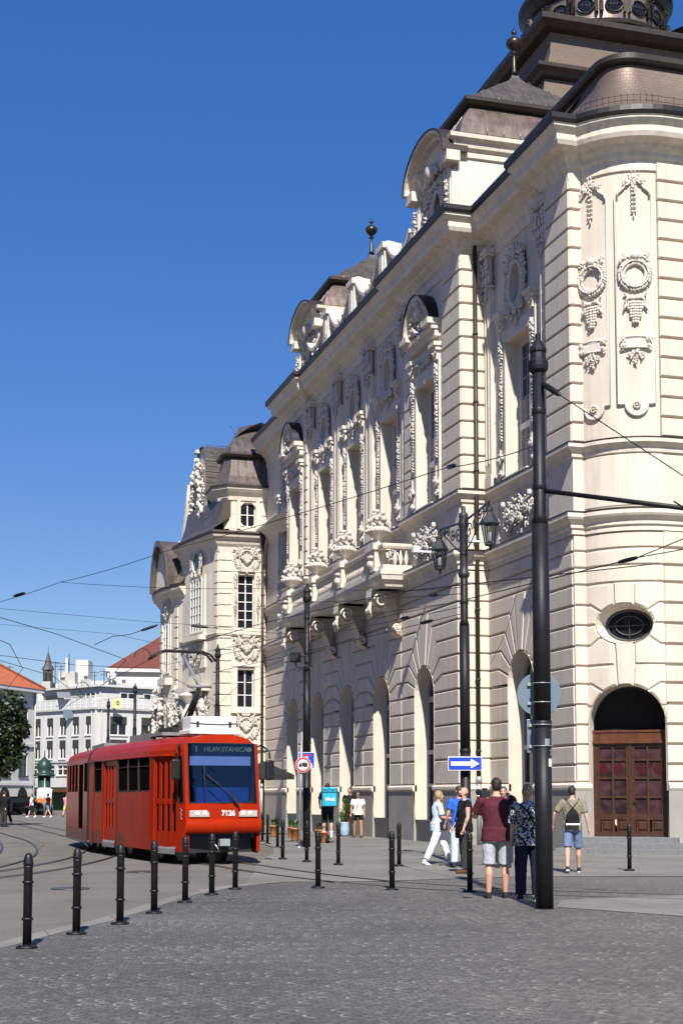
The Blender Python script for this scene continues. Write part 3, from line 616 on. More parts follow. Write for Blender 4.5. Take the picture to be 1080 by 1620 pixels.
qs += [((a[0], a[1]), (b[0], b[1]), (b[0], ZS), (a[0], ZS)) for a, b in zip(ov[:13], ov[1:13])]+[((a[0], a[1]), (b[0], b[1]), (b[0], 5.2), (a[0], 5.2)) for a, b in zip(ov[12:], ov[13:])]
curve_fill(gw, qs)
DL = {3.55: (0, DR), 4.12: (R_(27), 1.28), 4.69: (R_(56), .98), 5.2: (R_(80), .26)}
OL = {5.2: (R_(-72), .26), 5.77: (R_(-38), .98), 6.35: (0, .95), 6.92: (R_(38), .98), 7.5: (R_(72), .26)}
for za, zb in zip(TL, TL[1:]):
    for s, e in ((-1, ca), (1, cb_)):
        e2 = e-UC
        if zb <= 3.56: poly = [(UC+s*DR, za), (e, za), (e, zb), (UC+s*DR, zb)]
        elif zb <= 5.21:
            (ta, ba), (tb, bb) = DL[za], DL[zb]
            poly = [(UC+s*ba, za), (e, za), (e, zb), (UC+s*min(bb, abs(e2)-.02), zb)]+[(UC+s*DR*math.cos(tb+(ta-tb)*k/4), DS+DR*math.sin(tb+(ta-tb)*k/4)) for k in range(5)]
            if ta == 0: poly = poly[:-1]
        elif zb <= 7.51:
            (ta, ba), (tb, bb) = OL[za], OL[zb]
            poly = [(UC+s*ba, za), (e, za), (e, zb), (UC+s*bb, zb)]+[(UC+s*OA*math.cos(tb+(ta-tb)*k/4), OZ+OB*math.sin(tb+(ta-tb)*k/4)) for k in range(5)]
        else: continue
        block(gb, poly, .05, MCc, du=.16)
    if zb > 7.55: block(gb, [(ca, za), (cb_, za), (cb_, zb), (ca, zb)], .05, MCc, du=.16)
block(gb, [(UC-.26, 7.5)]+[(UC+OA*math.cos(R_(108-9*k)), OZ+OB*math.sin(R_(108-9*k))) for k in range(5)]+[(UC+.26, 7.5)], .065, MCc, gap=.02, du=.16)
block(gb, [(UC+OA*math.cos(R_(252+9*k)), OZ+OB*math.sin(R_(252+9*k))) for k in range(5)]+[(UC+DR*math.cos(R_(80+5*k)), DS+DR*math.sin(R_(80+5*k))) for k in range(5)], .065, MCc, gap=.02, du=.16)
# straight jambs cut square to the door
tc = MCc(UC, 0, 0); nrm = Vector((math.cos(math.pi+UC/CR), math.sin(math.pi+UC/CR), 0)); tan = Vector((-nrm.y, nrm.x, 0))
def jamb(g, outl, dep, d=.05, k=1., zc=0, sh=0):
    for a, b in zip(outl, outl[1:]):
        A, B = MCc(a[0], d, a[1]), MCc(b[0], d, b[1]); f = lambda P: tc-nrm*dep+tan*(sh+k*(P-tc).dot(tan))+Vector((0, 0, zc+(P.z-zc)*(k if zc else 1)))
        g.add([A, B, f(B), f(A)], [(0, 1, 2, 3)], True)
for o_, d_, k_, z_ in ((dout, .85, .95, 0), (ov, .6, .80, OZ)): jg = G(); jamb(jg, o_, d_, .05, k_, z_, .07 if z_ else 0); part('reveal', jg, 'trim_stucco')
MD = lambda u, d, z: tc-nrm*(.80-d)+tan*u+Vector((0, 0, z))
door = G(); W = .97
for s in (-1, 1):
    a, b = (.0, W) if s > 0 else (-W, 0)
    for u0, u1 in ((a+.0, a+.12), (b-.12, b), ((a+b)/2-.03, (a+b)/2+.03)): door.box((u0, 0, .46), (u1, .07, 3.02), MD)
    for z0, z1 in ((.46, .58), (.92, 1.07), (1.52, 1.58), (2.05, 2.11), (2.56, 2.62), (2.94, 3.02)): door.box((a+.12, 0, z0), (b-.12, .065, z1), MD)
    for k in range(2):
        u = a+.14+k*.43 if s > 0 else a+.14+k*.43
        door.box((u, -.01, .58), (u+.36, .03, .92), MD); block(door, [(u+.05, .63), (u+.31, .63), (u+.31, .87), (u+.05, .87)], .07, MD, gap=.01, d0=.03)
door.box((-W-.1, -.05, .45), (-W, .09, 3.1), MD); door.box((W, -.05, .45), (W+.1, .09, 3.1), MD); door.box((-.05, .0, .46), (.05, .10, 3.02), MD)
DOOR = part('double_door', door, 'door_wood')
tr = G(); tr.box((-1.15, -.03, 3.02), (1.15, .10, 3.42), MD); tr.box((-1.15, -.03, 3.05), (1.15, .16, 3.12), MD); tr.box((-1.15, -.02, 3.36), (1.15, .13, 3.42), MD); ob('transom', tr, 'light_wood', DOOR)
def m_curtain():
    m, t, b = nodes('door_glass'); L = t.links.new; geo = N(t, 'NewGeometry'); n = N(t, 'TexNoise', i_Scale=3., i_Detail=4.); L(geo.outputs['Position'], n.inputs['Vector'])
    r = N(t, 'ValToRGB'); r.color_ramp.elements[0].position = .38; r.color_ramp.elements[1].position = .66; r.color_ramp.elements[0].color = (.022, .014, .017, 1); r.color_ramp.elements[1].color = (.07, .034, .042, 1)
    L(n.outputs[0], r.inputs[0]); L(r.outputs[0], b.inputs['Base Color']); b.inputs['Roughness'].default_value = .1; MAT['door_glass'] = m
m_curtain(); surf('medallion_red', (.055, .006, .010), .3, var=.2)
gp = G(); gp.add([(-W, .015, 1.0), (W, .015, 1.0), (W, .015, 3.0), (-W, .015, 3.0)], [(0, 1, 2, 3)], False, MD); ob('pane', gp, 'door_glass', DOOR)
for k in (-.79, -.36, .31, .74):
    g = G(); c = k+.03; g.add([(c+.13*math.cos(t*math.pi/10), .022, 2.33+.17*math.sin(t*math.pi/10)) for t in range(20)], [tuple(range(20))], False, MD)
    ob('red_medallion', g, 'medallion_red', DOOR)
hg = G(); hg.tube([MD(.09, .08, 1.42), MD(.09, .14, 1.42), MD(.20, .14, 1.42)], .016, 6); ob('handle', hg, 'bronze', DOOR)
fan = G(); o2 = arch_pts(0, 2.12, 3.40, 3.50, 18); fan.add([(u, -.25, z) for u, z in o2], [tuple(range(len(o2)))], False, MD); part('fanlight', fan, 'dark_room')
og = G(); og.add([MD(.07+.70*math.cos(i*math.pi/12), .22, OZ+.50*math.sin(i*math.pi/12)) for i in range(24)], [tuple(range(24))]); OV = part('oval_window', og, 'glass_dark')
fr = G(); E_ = lambda k: [MD(.07+k*.62*math.cos(i*math.pi/12), .25, OZ+k*.43*math.sin(i*math.pi/12)) for i in range(25)]
fr.tube(E_(1.), .04, 6); fr.tube(E_(.62), .02, 5)
for u, z in ((.62, 0), (0, .43)): fr.tube([MD(.07-u, .25, OZ-z), MD(.07+u, .25, OZ+z)], .02, 5)
ob('frame', fr, 'dark_frame', OV)
for i, (w_, dd, zt) in enumerate(((1.35, .72, .45), (1.62, .98, .30), (1.9, 1.24, .15))):
    st = G(); st.box((-w_, -.3+.05*i, .0), (w_, .80+dd-.72+i*.06-.0, zt), MD); part('step', st, 'step_stone', bevel=.012)
# end face on the right of the rounded corner
gw.add([(CCX-.0, 0, ZP), (34, 0, ZP), (34, 0, ZS), (CCX, 0, ZS)], [(0, 1, 2, 3)], False, MY(CCY-CR))
for za, zb in zip(TL, TL[1:]):
    u = 19.78
    for w_ in (1.1, 1.5, 1.5, 3.5, 3.5): block(gb, [(u, za), (u+w_, za), (u+w_, zb), (u, zb)], .10, MY(CCY-CR)); u += w_
part('ground_floor_wall', gw, 'wall_stucco'); part('rustication', gb, 'wall_stucco')
PLAN = [(34, CCY-CR), (CCX+.0, CCY-CR)]+[tuple(MCc(CR*R_(90-a), 0, 0).xy) for a in range(6, 78, 6)]+[(18.1, 37.2), (XT, 37.2), (XT, 38.85), (XR, 38.85), (XR, YA)]
PLG = PLAN+[(XG, YA), (XG, YB), (XR, YB), (XR, 75.7)]
PLU = PLAN+[(XU, YA), (XU, 49.75), (XU+.22, 49.75), (XU+.22, 63.65), (XU, 63.65), (XU, YB), (XR, YB), (XR, 75.7)]
# plinth, cut at the openings
def plinth(path):
    g = G(); g.sweep(path, [(.0, 0), (.12, 0), (.12, 1.72), (.13, 1.74)]); part('plinth', g, 'plinth_stone')
    h = G(); h.sweep(path, [(.0, 1.72), (.13, 1.74), (.17, 1.80), (.17, 1.88), (.12, 1.93), (.0, 1.96)]); part('plinth_moulding', h, 'trim_stucco')
cuts = [(XG, YA)]
for c in CENT: plinth([*(cuts if cuts[0][1] == YA else cuts), (XG, c-1)]); cuts = [(XG, c+1)]
plinth([(XG, CENT[-1]+1), (XG, YB), (XR, YB), (XR, 75.7)])
plinth([(XR, 42.45), (XR, YA), (XG, YA), (XG, YA+.02)]); plinth([(18.1, 37.2), (XT, 37.2), (XT, 38.85), (XR, 38.85), (XR, 40.45)])
plinth([tuple(MCc(CR*R_(a), 0, 0).xy) for a in (21.5, 19.5)][::-1]) if False else None
plinth([(34, CCY-CR), (CCX+.0, CCY-CR), tuple(MCc(UC+DR, 0, 0).xy)]); plinth([tuple(MCc(UC-DR, 0, 0).xy), tuple(MCc(.58, 0, 0).xy)])
# string course and sill ledge
def ledge(name, path, prof, mat='trim_stucco'): g = G(); g.sweep(path, prof); return part(name, g, mat)
ledge('string_course', PLG, [(0, 8.93), (.10, 8.95), (.10, 9.08), (.16, 9.12), (.16, 9.22), (.30, 9.34), (.34, 9.40), (.34, 9.52), (.05, 9.60), (0, 9.60)])
ledge('ledge_flashing', PLG, [(.10, 9.60), (.355, 9.525), (.355, 9.555), (.10, 9.625)], 'dark_copper')
ledge('sill_ledge', PLU, [(0, 11.16), (.06, 11.18), (.08, 11.30), (.20, 11.40), (.24, 11.43), (.24, 11.54), (.02, 11.6), (0, 11.6)])
ledge('ledge_flashing', PLU, [(.0, 11.60), (.255, 11.545), (.255, 11.575), (.0, 11.63)], 'dark_copper')
# upper wall with windows, oval openings worked as deep frames
UW = 1.9; UZ0, UZ1 = 11.62, 16.1; gu = G()
def upper(X, u0, u1, cs, z0=9.5, ovals=True):
    hs = [(c-UW/2, c+UW/2, UZ0, UZ1) for c in cs]
    if ovals: hs += [(c-.62, c+.62, 16.95, 18.65) for c in cs]
    grid_wall(gu, u0, u1, z0, 19.75, hs, .5, MX(X))
upper(XU, YA, 49.75, [47.4], ovals=False); upper(XU+.22, 49.75, 63.65, CENT[1:4]); upper(XU, 63.65, YB, [65.7], ovals=False); upper(XR, 38.85, YA, [41.45]); upper(XR, YB, 75.7, [71.3])
for Y, xa, xb in ((49.75, XU, XU+.22), (63.65, XU, XU+.22), (YA, XU, XR), (37.2, XT, 18.1)): grid_wall(gu, xa, xb, 9.5, 19.75, [], 0, MY(Y))
grid_wall(gu, 37.2, 38.85, 9.5, 19.75, [], 0, MX(XT)); gu.box((XT+.03, 38.6, 9.5), (XR+.2, 38.84, 19.75))
gu.box((XU+.02, YB-.2, 0), (XR+.2, YB, 19.75)); gu.box((XU+.02, 63.66, 9.5), (XU+.3, 63.8, 19.75))
grid_wall(gu, .40, U1, 9.5, 19.75, [], 0, MCc, du=.12); grid_wall(gu, CCX, 34, 9.5, 19.75, [], 0, MY(CCY-CR))
part('upper_wall', gu, 'wall_stucco')
UL = [11.6+.57*i for i in range(15)]
def quoin(M, u0, u1, d=.07, lines=UL):
    g = G()
    for a, b in zip(lines, lines[1:]): block(g, [(u0, a), (u1, a), (u1, b), (u0, b)], d, M)
    part('quoin', g, 'wall_stucco')
quoin(MX(XU), YA-.07, 45.75); quoin(MY(YA), XU-.07, XR); quoin(MX(XU), 49.0, 49.75); quoin(MX(XU), 63.65, 64.2); quoin(MX(XU), 67.16, YB)
quoin(MX(XT), 37.2-.07, 38.85); quoin(MY(37.2), XT-.07, 18.1)
u = 19.78
for w_ in (1.1, 4): quoin(MY(CCY-CR), u, u+w_, .12); u += w_+.3
# attic band between string course and sill
gb = G()
block(gb, [(.4, 9.66), (U1, 9.66), (U1, 11.14), (.4, 11.14)], .03, MCc, du=.16, gap=.02); part('podium_panel', gb, 'trim_stucco')
for M, a, b in ((MX(XU), YA+.1, 45.6), (MX(XR), 43.1, YA), (MX(XR), 38.9, 39.8)): gb = G(); block(gb, [(a, 9.66), (b, 9.66), (b, 11.14), (a, 11.14)], .04, M); part('podium_panel', gb, 'trim_stucco')
# windows of the main floor
def tall_window(c, X, blind=True):
    M = MX(X); g = G(); q = -.5
    g.add([(c-UW/2, q, UZ0), (c+UW/2, q, UZ0), (c+UW/2, q, UZ1), (c-UW/2, q, UZ1)], [(0, 1, 2, 3)], False, M); w = part('window', g, 'glass_teal')
    f = G(); zz = 13.35
    for u0, u1 in ((c-.95, c-.87), (c+.87, c+.95), (c-.05, c+.05)): f.box((u0, q+.003, UZ0), (u1, q+.09, UZ1), M)
    for z0, z1 in ((UZ0, UZ0+.1), (zz-.09, zz+.09), (UZ1-.09, UZ1)): f.box((c-.95, q+.003, z0), (c+.95, q+.10, z1), M)
    ob('frame', f, 'white_frame', w)
    b = G()
    for k in (-.47, .47): b.box((c+k-.012, q+.003, UZ0), (c+k+.012, q+.04, UZ1), M)
    for k in range(1, 7): z = UZ0+.1+k*(UZ1-UZ0)/7; b.box((c-.9, q+.003, z-.012), (c+.9, q+.04, z+.012), M)
    ob('glazing_bar', b, 'grey_frame', w)
    if blind:
        cu = G(); pts = [(c-.85+i*.05, q+.008+.012*math.sin(i*1.9), 0) for i in range(35)]
        for a, e in zip(pts, pts[1:]): cu.add([(a[0], .0+a[1]-.0, UZ0+.1), (e[0], e[1], UZ0+.1), (e[0], e[1], zz+.9), (a[0], a[1], zz+.9)], [(0, 1, 2, 3)], True, M)
        ob('curtain', cu, 'curtain', w)
def tall_surround(c, X):
    M = MX(X); s = G()
    for k in (-1, 1):
        a = c+k*(UW/2); s.box((min(a, a+k*.14), 0, UZ0), (max(a, a+k*.14), .09, UZ1+.14), M); a += k*.14; s.box((min(a, a+k*.3), 0, UZ0), (max(a, a+k*.3), .05, 16.75), M); a += k*.3; s.box((min(a, a+k*.07), 0, UZ0), (max(a, a+k*.07), .10, 16.75), M)
    s.box((c-UW/2, 0, UZ1), (c+UW/2, .09, UZ1+.14), M); s.box((c-UW/2-.14, 0, UZ1+.14), (c+UW/2+.14, .05, 16.55), M)
    s.box((c-UW/2, -.5, UZ0-.01), (c+UW/2, .22, UZ0+.04), M)
    part('window_surround', s, 'trim_stucco')
DROP = drop(3.2).mesh('garland'); CAP = capital(.85, 1.25).mesh('capital'); OVF = oval_frame(.42, .62).mesh('oval_surround'); CONS = G()
CONS.box((-.30, -.30, .20), (.30, .05, .34)); CONS.box((-.25, -.22, .06), (.25, .05, .20)); CONS.box((-.16, -.16, -.25), (.16, .05, .06)); spiral(CONS, (0, -.05), .14, th=.05, y=-.18)
CONS = CONS.mesh('console'); CART = G()
for q in range(90):
    t_ = rnd.uniform(0, 6.28); r_ = rnd.random()**.5; leaf(CART, 1.05*r_*math.cos(t_), .5*r_*math.sin(t_), rnd.uniform(.12, .3), rnd.uniform(.03, .06), rnd.uniform(0, 6.28), y=-.05-.1*(1-r_))
for q in (-1, 1): spiral(CART, (q*.72, .05), .26, th=.06, hand=q, y=-.1); spiral(CART, (q*.28, -.2), .2, th=.05, hand=-q, y=-.14); CART.ball((q*1.05, -.14, .42), (.08, .09, .11), hi=True); festoon(CART, [(q*1.05, .2), (q*1.0, -.3), (q*.6, -.6)], .1)
CART = CART.mesh('podium_relief')
def orn(name, me, mat, W): return ob(name, me, mat, HALL, W)
for m_, n_ in ((DROP, 'carved_stucco'), (CAP, 'carved_stucco'), (OVF, 'carved_stucco'), (CONS, 'trim_stucco'), (CART, 'carved_stucco')): m_.materials.append(MAT[n_])
def oval_window(c, X, z=17.75):
    M = MX(X); g = G(); P = lambda r, k, d: [(c+(.42+k)*math.cos(i*math.pi/16), d, z+(.62+k)*math.sin(i*math.pi/16)) for i in range(33)]
    g.add(P(0, .05, -.35)[:-1], [tuple(range(32))], False, M); w = part('oval_window', g, 'glass_teal')
    f = G()
    for a, b in zip(P(0, 0, 0), P(0, 0, 0)[1:]): f.add([(a[0], .06, a[2]), (b[0], .06, b[2]), (b[0], -.34, b[2]), (a[0], -.34, a[2])], [(0, 1, 2, 3)], True, M)
    o = P(0, 0, 0); sq = [(c+.66*max(-1, min(1, 1.42*math.cos(i*math.pi/16))), 0, z+.89*max(-1, min(1, 1.42*math.sin(i*math.pi/16)))) for i in range(33)]
    for i in range(32): f.add([(o[i][0], .06, o[i][2]), (o[i+1][0], .06, o[i+1][2]), (sq[i+1][0], .06, sq[i+1][2]), (sq[i][0], .06, sq[i][2])], [(0, 1, 2, 3)], False, M)
    ob('frame', f, 'trim_stucco', w); b = G()
    b.tube([M(*p) for p in P(0, -.16, -.31)], .014, 4); b.tube([M(*p) for p in P(0, -.02, -.31)], .025, 4)
    for k in range(4): t = k*math.pi/4; b.tube([M(c-.42*math.cos(t), -.31, z-.62*math.sin(t)), M(c+.42*math.cos(t), -.31, z+.62*math.sin(t))], .012, 4)
    ob('glazing_bar', b, 'white_frame', w)
    orn('oval_surround', OVF, None, face_left(X-.06, c, z))
def pilaster(u, X, w=.85):
    M = MX(X); g = G(); g.box((u-w/2, 0, 11.6), (u+w/2, .16, 18.25), M); g.box((u-w/2-.06, 0, 11.6), (u+w/2+.06, .20, 12.0), M)
    g.box((u-w/2+.14, .16, 12.4), (u-w/2+.18, .19, 17.9), M); g.box((u+w/2-.18, .16, 12.4), (u+w/2-.14, .19, 17.9), M); g.box((u-w/2+.18, .16, 17.86), (u+w/2-.18, .19, 17.9), M)
    part('pilaster', g, 'trim_stucco'); orn('capital', CAP, None, face_left(X-.12, u, 18.3))
for c, X, kind in ((47.4, XU, 'hood'), (52.2, XU+.22, 'oval'), (56.8, XU+.22, 'oval'), (61.3, XU+.22, 'oval'), (65.7, XU, 'hood'), (41.45, XR, 'oval'), (71.3, XR, 'oval')):
    tall_window(c, X, c != 56.8); tall_surround(c, X)
    for k in (-1, 1):
        orn('garland', DROP, None, face_left(X-.06, c+k*1.24, 16.4 if kind == 'hood' else 16.2)); orn('console', CONS, None, face_left(X, c+k*1.24, 16.8))
        lg = G(); spiral(lg, (0, 0), .20, th=.07, hand=k, y=-.16); spiral(lg, (0, -.42), .13, th=.05, hand=-k, y=-.12); lg.box((-.14, -.12, -.5), (.14, .02, .1)); orn('scroll', lg, 'carved_stucco', face_left(X, c+k*1.26, 12.3))
    if kind == 'oval': oval_window(c, X)
    orn('podium_relief', CART, None, face_left(X-.02, c, 10.4))
for u in (49.98, 54.5, 59.05, 63.4): pilaster(u, XU+.22)
pilaster(43.72, XR, .55); pilaster(39.22, XR, .6); pilaster(68.5, XR, .7)
# the hooded windows of the end bays
def hood(c, X):
    M = MX(X); g = G(); g.box((c-1.45, 0, 17.62), (c+1.45, .36, 17.78), M); g.box((c-1.4, 0, 17.38), (c+1.4, .22, 17.62), M); g.box((c-1.5, 0, 17.78), (c-.8, .52, 17.98), M); g.box((c+.8, 0, 17.78), (c+1.5, .52, 17.98), M)
    part('hood_cornice', g, 'trim_stucco')
    a = [(c+1.22*math.cos(t*math.pi/14), 17.98+1.20*math.sin(t*math.pi/14)**1.15) for t in range(15)]
    h = G(); h.prism(a, 0, .2, M); part('hood_panel', h, 'trim_stucco')
    r = G(); r2 = G(); sc = lambda p, f: (c+(p[0]-c)*f, 17.98+(p[1]-17.98)*f)
    for p, q in zip(a, a[1:]): r.prism([p, q, sc(q, 1.022), sc(p, 1.022)], 0, .55, M); r2.prism([sc(p, .86), sc(q, .86), sc(q, .995), sc(p, .995)], .2, .5, M)
    part('hood_roof', r, 'hood_metal'); part('hood_moulding', r2, 'trim_stucco')
    f = G(); f.ball((0, -.36, .98), (.17, .19, .22), hi=True); f.ball((0, -.28, .62), (.3, .2, .28), hi=True); f.ball((0, -.38, 1.08), (.2, .2, .16), hi=True)
    for s in (-1, 1): festoon(f, [(s*.2, .75), (s*.5, .5), (s*.75, .2), (s*.8, -.1)], .11, y=-.36); spiral(f, (s*.55, .15), .2, th=.06, hand=s, y=-.32); f.ball((s*.32, -.32, .55), (.12, .14, .22))
    festoon(f, [(-.4, .1), (0, -.1), (.4, .1)], .1, y=-.34); orn('bust', f, 'carved_stucco', face_left(X, c, 17.95))
    p = G(); spiral(p, (-.5, 0), .18, th=.05, hand=-1); spiral(p, (.5, 0), .18, th=.05); festoon(p, [(-.8, .1), (-.3, -.1), (.3, -.1), (.8, .1)], .08); orn('frieze_relief', p, 'carved_stucco', face_left(X-.05, c, 16.85))
hood(47.4, XU); hood(65.7, XU)
# panels and wreaths of the rounded corner
def on_curve(u, z, d=0): v = MCc(u, d, z); return Matrix.Translation(v) @ Matrix.Rotation(u/CR-math.pi/2, 4, 'Z')
for c, w_ in ((1.12, .92), (2.32, 1.0)):
    g = G(); o = [(c-w_/2, 12.55), (c-.30, 12.55)]+[(c-.30*math.cos(t*math.pi/10), 12.55-.34*math.sin(t*math.pi/10)) for t in range(1, 10)]+[(c+.30, 12.55), (c+w_/2, 12.55), (c+w_/2, 18.55), (c+.2, 18.95), (c-.2, 18.95), (c-w_/2, 18.55)]
    block(g, o, .05, MCc, gap=.0, du=.12); part('wall_panel', g, 'wall_stucco')
    f = G(); pts = []
    for a, b in zip(o, o[1:]+o[:1]):
        k = max(1, int(abs(b[0]-a[0])/.1)); pts += [MCc(a[0]+(b[0]-a[0])*i/k, .055, a[1]+(b[1]-a[1])*i/k) for i in range(k)]
    f.tube(pts+pts[:2], .04, 6); part('panel_moulding', f, 'white_stucco')
    orn('wreath', wreath(.38), 'white_stucco', on_curve(c, 16.25, .04)); orn('grape_swag', grapes(.75), 'white_stucco', on_curve(c, 15.55, .04)); orn('plaque', plaque(), 'white_stucco', on_curve(c, 14.28, .05)); orn('rosette', rosette(), 'white_stucco', on_curve(c, 12.5, .05)); orn('crest', crest_top(.9), 'white_stucco', on_curve(c, 18.95, .05))
# main cornice, gutter
ledge('cornice', PLU, [(0, 19.30), (.06, 19.32), (.06, 19.62), (.14, 19.68), (.16, 19.80), (.30, 19.92), (.34, 20.0), (.62, 20.08), (.68, 20.2), (.68, 20.36), (.84, 20.52), (.86, 20.62), (0, 20.66)], 'trim_stucco')
ledge('gutter', PLU, [(.2, 20.62), (.90, 20.61), (.94, 20.70), (.93, 20.85), (.80, 20.87), (.2, 20.90)], 'gutter_metal')
sp = G()
for i in range(46):
    y = 44.5+i*.52
    if rnd.random() < .45:
        for k in range(5): sp.tube([(XU-.72, y, 20.85), (XU-.72+rnd.uniform(-.2, .12), y+rnd.uniform(-.2, .2), 20.98+rnd.random()*.22)], .008, 3)
for i in range(24):
    y = 39.0+i*.21
    for k in range(2): sp.tube([(XR-.6, y, 20.85), (XR-.6+rnd.uniform(-.15, .1), y+rnd.uniform(-.15, .15), 20.95+rnd.random()*.16)], .007, 3)
part('bird_spikes', sp, 'wire_metal')
# balcony
BX, B0, B1 = 15.72, 49.05, 63.9
bp = [(XU+.2, B0), (BX+.25, B0), (BX+.25, B1), (XU+.2, B1)]
g = G(); g.sweep(bp, [(-1.2, 9.05), (0, 9.05), (.05, 9.18), (.18, 9.28), (.22, 9.44), (.25, 9.46), (.25, 9.62), (.10, 9.66), (-1.2, 9.66)]); g.box((BX+.3, B0+.1, 9.09), (XU+.1, B1-.1, 9.5)); BAL = part('balcony', g, 'trim_stucco')
g = G(); g.sweep(bp, [(-.10, 10.42), (.10, 10.42), (.14, 10.50), (.14, 10.58), (.0, 10.62), (-.14, 10.58), (-.14, 10.5)]); g.sweep(bp, [(-.11, 9.66), (.11, 9.66), (.11, 9.82), (-.11, 9.82)]); ob('rail', g, 'trim_stucco', BAL)
BME = G(); prof = [(.05, 9.82), (.035, 9.87), (.085, 10.0), (.09, 10.07), (.04, 10.25), (.035, 10.32), (.06, 10.42)]
BME.lathe((0, 0, 0), prof, 8); BME = BME.mesh('baluster'); BME.materials.append(MAT['trim_stucco']); bal = lambda x, y: ob('baluster', BME, None, BAL, TM((x, y, 0)))
y = B0+.85
PED = [50.0, 54.3, 58.5, 62.7]
while y < B1-.3:
    if all(abs(y-p) > .5 for p in PED): bal(BX+.25, y)
    y += .21
for x in (BX+.62, BX+.83, BX+1.04):
    for yy in (B0, B1): bal(x, yy)
UR = urn(1.05).mesh('urn'); UR.materials.append(MAT['carved_stucco'])
for p in PED:
    g = G(); g.box((BX+.02, p-.42, 9.68), (BX+.55, p+.42, 10.45)); g.box((BX-.06, p-.5, 10.45), (BX+.62, p+.5, 10.66)); g.ball((BX+.0, p, 9.95), (.15, .24, .18), hi=True); g.ball((BX-.02, p, 10.2), (.10, .32, .09), hi=True); g.box((BX-.02, p-.46, 9.66), (BX+.6, p+.46, 9.8)); ob('pedestal', g, 'trim_stucco', BAL)
    ob('urn', UR, None, BAL, TM((BX+.28, p, 10.66)))
    # the scrolled bracket below
    b = G()
    for s in (-.26, .26):
        pts = []; rs = []
        for i in range(30):
            k = i/29; a = -2.2*math.pi*k*0
        o = [(-.02, 9.05), (1.18, 9.05), (1.22, 8.7), (1.05, 8.38), (.8, 8.3), (.62, 8.45), (.45, 8.15), (.32, 7.75), (.25, 7.45), (-.02, 7.3)]
    M = MX(XG-.06); Mb = lambda u, d, z, p=p: Vector((XG-.05-u, p+d, z)); b.prism([(a_, z_) for a_, z_ in o], -.34, .34, Mb)
    for s in (-1, 1):
        for c_, r_ in (((.86, 8.62), .26), ((.24, 7.62), .16)):
            b.tube([Mb(c_[0]+r_*(1-.8*i/24)*math.cos(i*.42), s*.36, c_[1]+r_*(1-.8*i/24)*math.sin(i*.42)) for i in range(25)], .04, 6)
    for k in range(4): b.tube([Mb(1.2-.05*k, -.2+.13*k, 8.55), Mb(1.23, -.2+.13*k, 8.3), Mb(1.16, -.2+.13*k, 8.0-.06*(k % 2))], [.05, .06, .03], 6)
    ob('bracket', b, 'trim_stucco', BAL)
g = G()
for p in (52.2,): g.box((XU-.1, p-.6, 8.2), (XU+.1, p+.6, 8.9))
fl = []
for x, y, z in ((XR-.5, 43.4, 9.75), (XU-.7, 45.6, 9.72)):
    g = G(); g.box((x-.35, y-.04, z), (x+.35, y+.04, z+.06)); g.box((x-.5, y-.12, z-.02), (x-.28, y+.12, z+.2)); part('floodlight', g, 'white_paint', bevel=.01)
# downpipes
for x, y, z1 in ((XG+.55, YA-.14, 20.7), (XR-.35, 75.2, 15.5)):
    g = G(); r = .075; zz = [.2, 1.9, 1.9, z1]
    g.tube([(x, y, 2.1), (x, y, z1)], r, 10); g.tube([(x, y, z1-.5), (x, y, z1+.05)], [.09, .16], 10); z = 3.0
    while z < z1-1: g.tube([(x, y, z), (x, y, z+.06)], r+.02, 10); g.bar((x, y, z+.03), (x, y+.2, z+.03), .03); z += 2.3
    DP = part('downpipe', g, 'dark_copper'); h = G(); h.tube([(x, y, .02), (x, y, 2.2)], .085, 10); h.tube([(x, y, 1.98), (x, y, 2.2)], .105, 10); ob('foot_pipe', h, 'galvanised', DP)
# ------------------------------------------------ roofs of the concert hall
SH = lambda co: ((co.x-co.y), co.z*1.15)
def roofsweep(name, path, prof, mat, parent=None, closed=False, uv=None, smooth=False):
    g = G(); g.sweep(path, prof, closed, smooth); return ob(name, g, mat, parent or HALL, None, uv=uv)
RP = [(34, CCY-CR), (CCX, CCY-CR)]+[tuple(MCc(CR*R_(90-a), 0, 0).xy) for a in range(6, 90, 6)]+[(CCX-CR, CCY), (CCX-CR, 43.0)]
roofsweep('mansard_roof', RP, [(.55, 20.86), (.25, 21.0), (-.15, 21.25), (-.55, 21.65), (-.86, 22.15), (-1.06, 22.65), (-1.16, 23.1)], 'shingle', uv=SH, smooth=True)
roofsweep('roof_cornice', RP, [(-1.18, 23.06), (-1.0, 23.10), (-.94, 23.18), (-.94, 23.34), (-1.05, 23.40), (-1.7, 23.7)], 'dark_copper')
g = G(); g.add([(19.3, 38.5, 23.3), (34, 37.2, 23.3), (34, 49, 29.0), (22, 49, 28.0), (19.4, 46, 23.4)], [(0, 1, 2, 3, 4)]); g.add([(17.6, 43.4, 20.9), (19.3, 38.3, 23.3), (19.3, 47, 23.3), (17.6, 45.2, 20.9)], [(0, 1, 2, 3)])
ob('roof', g, 'shingle', HALL, None, uv=lambda co: (co.x, co.y))
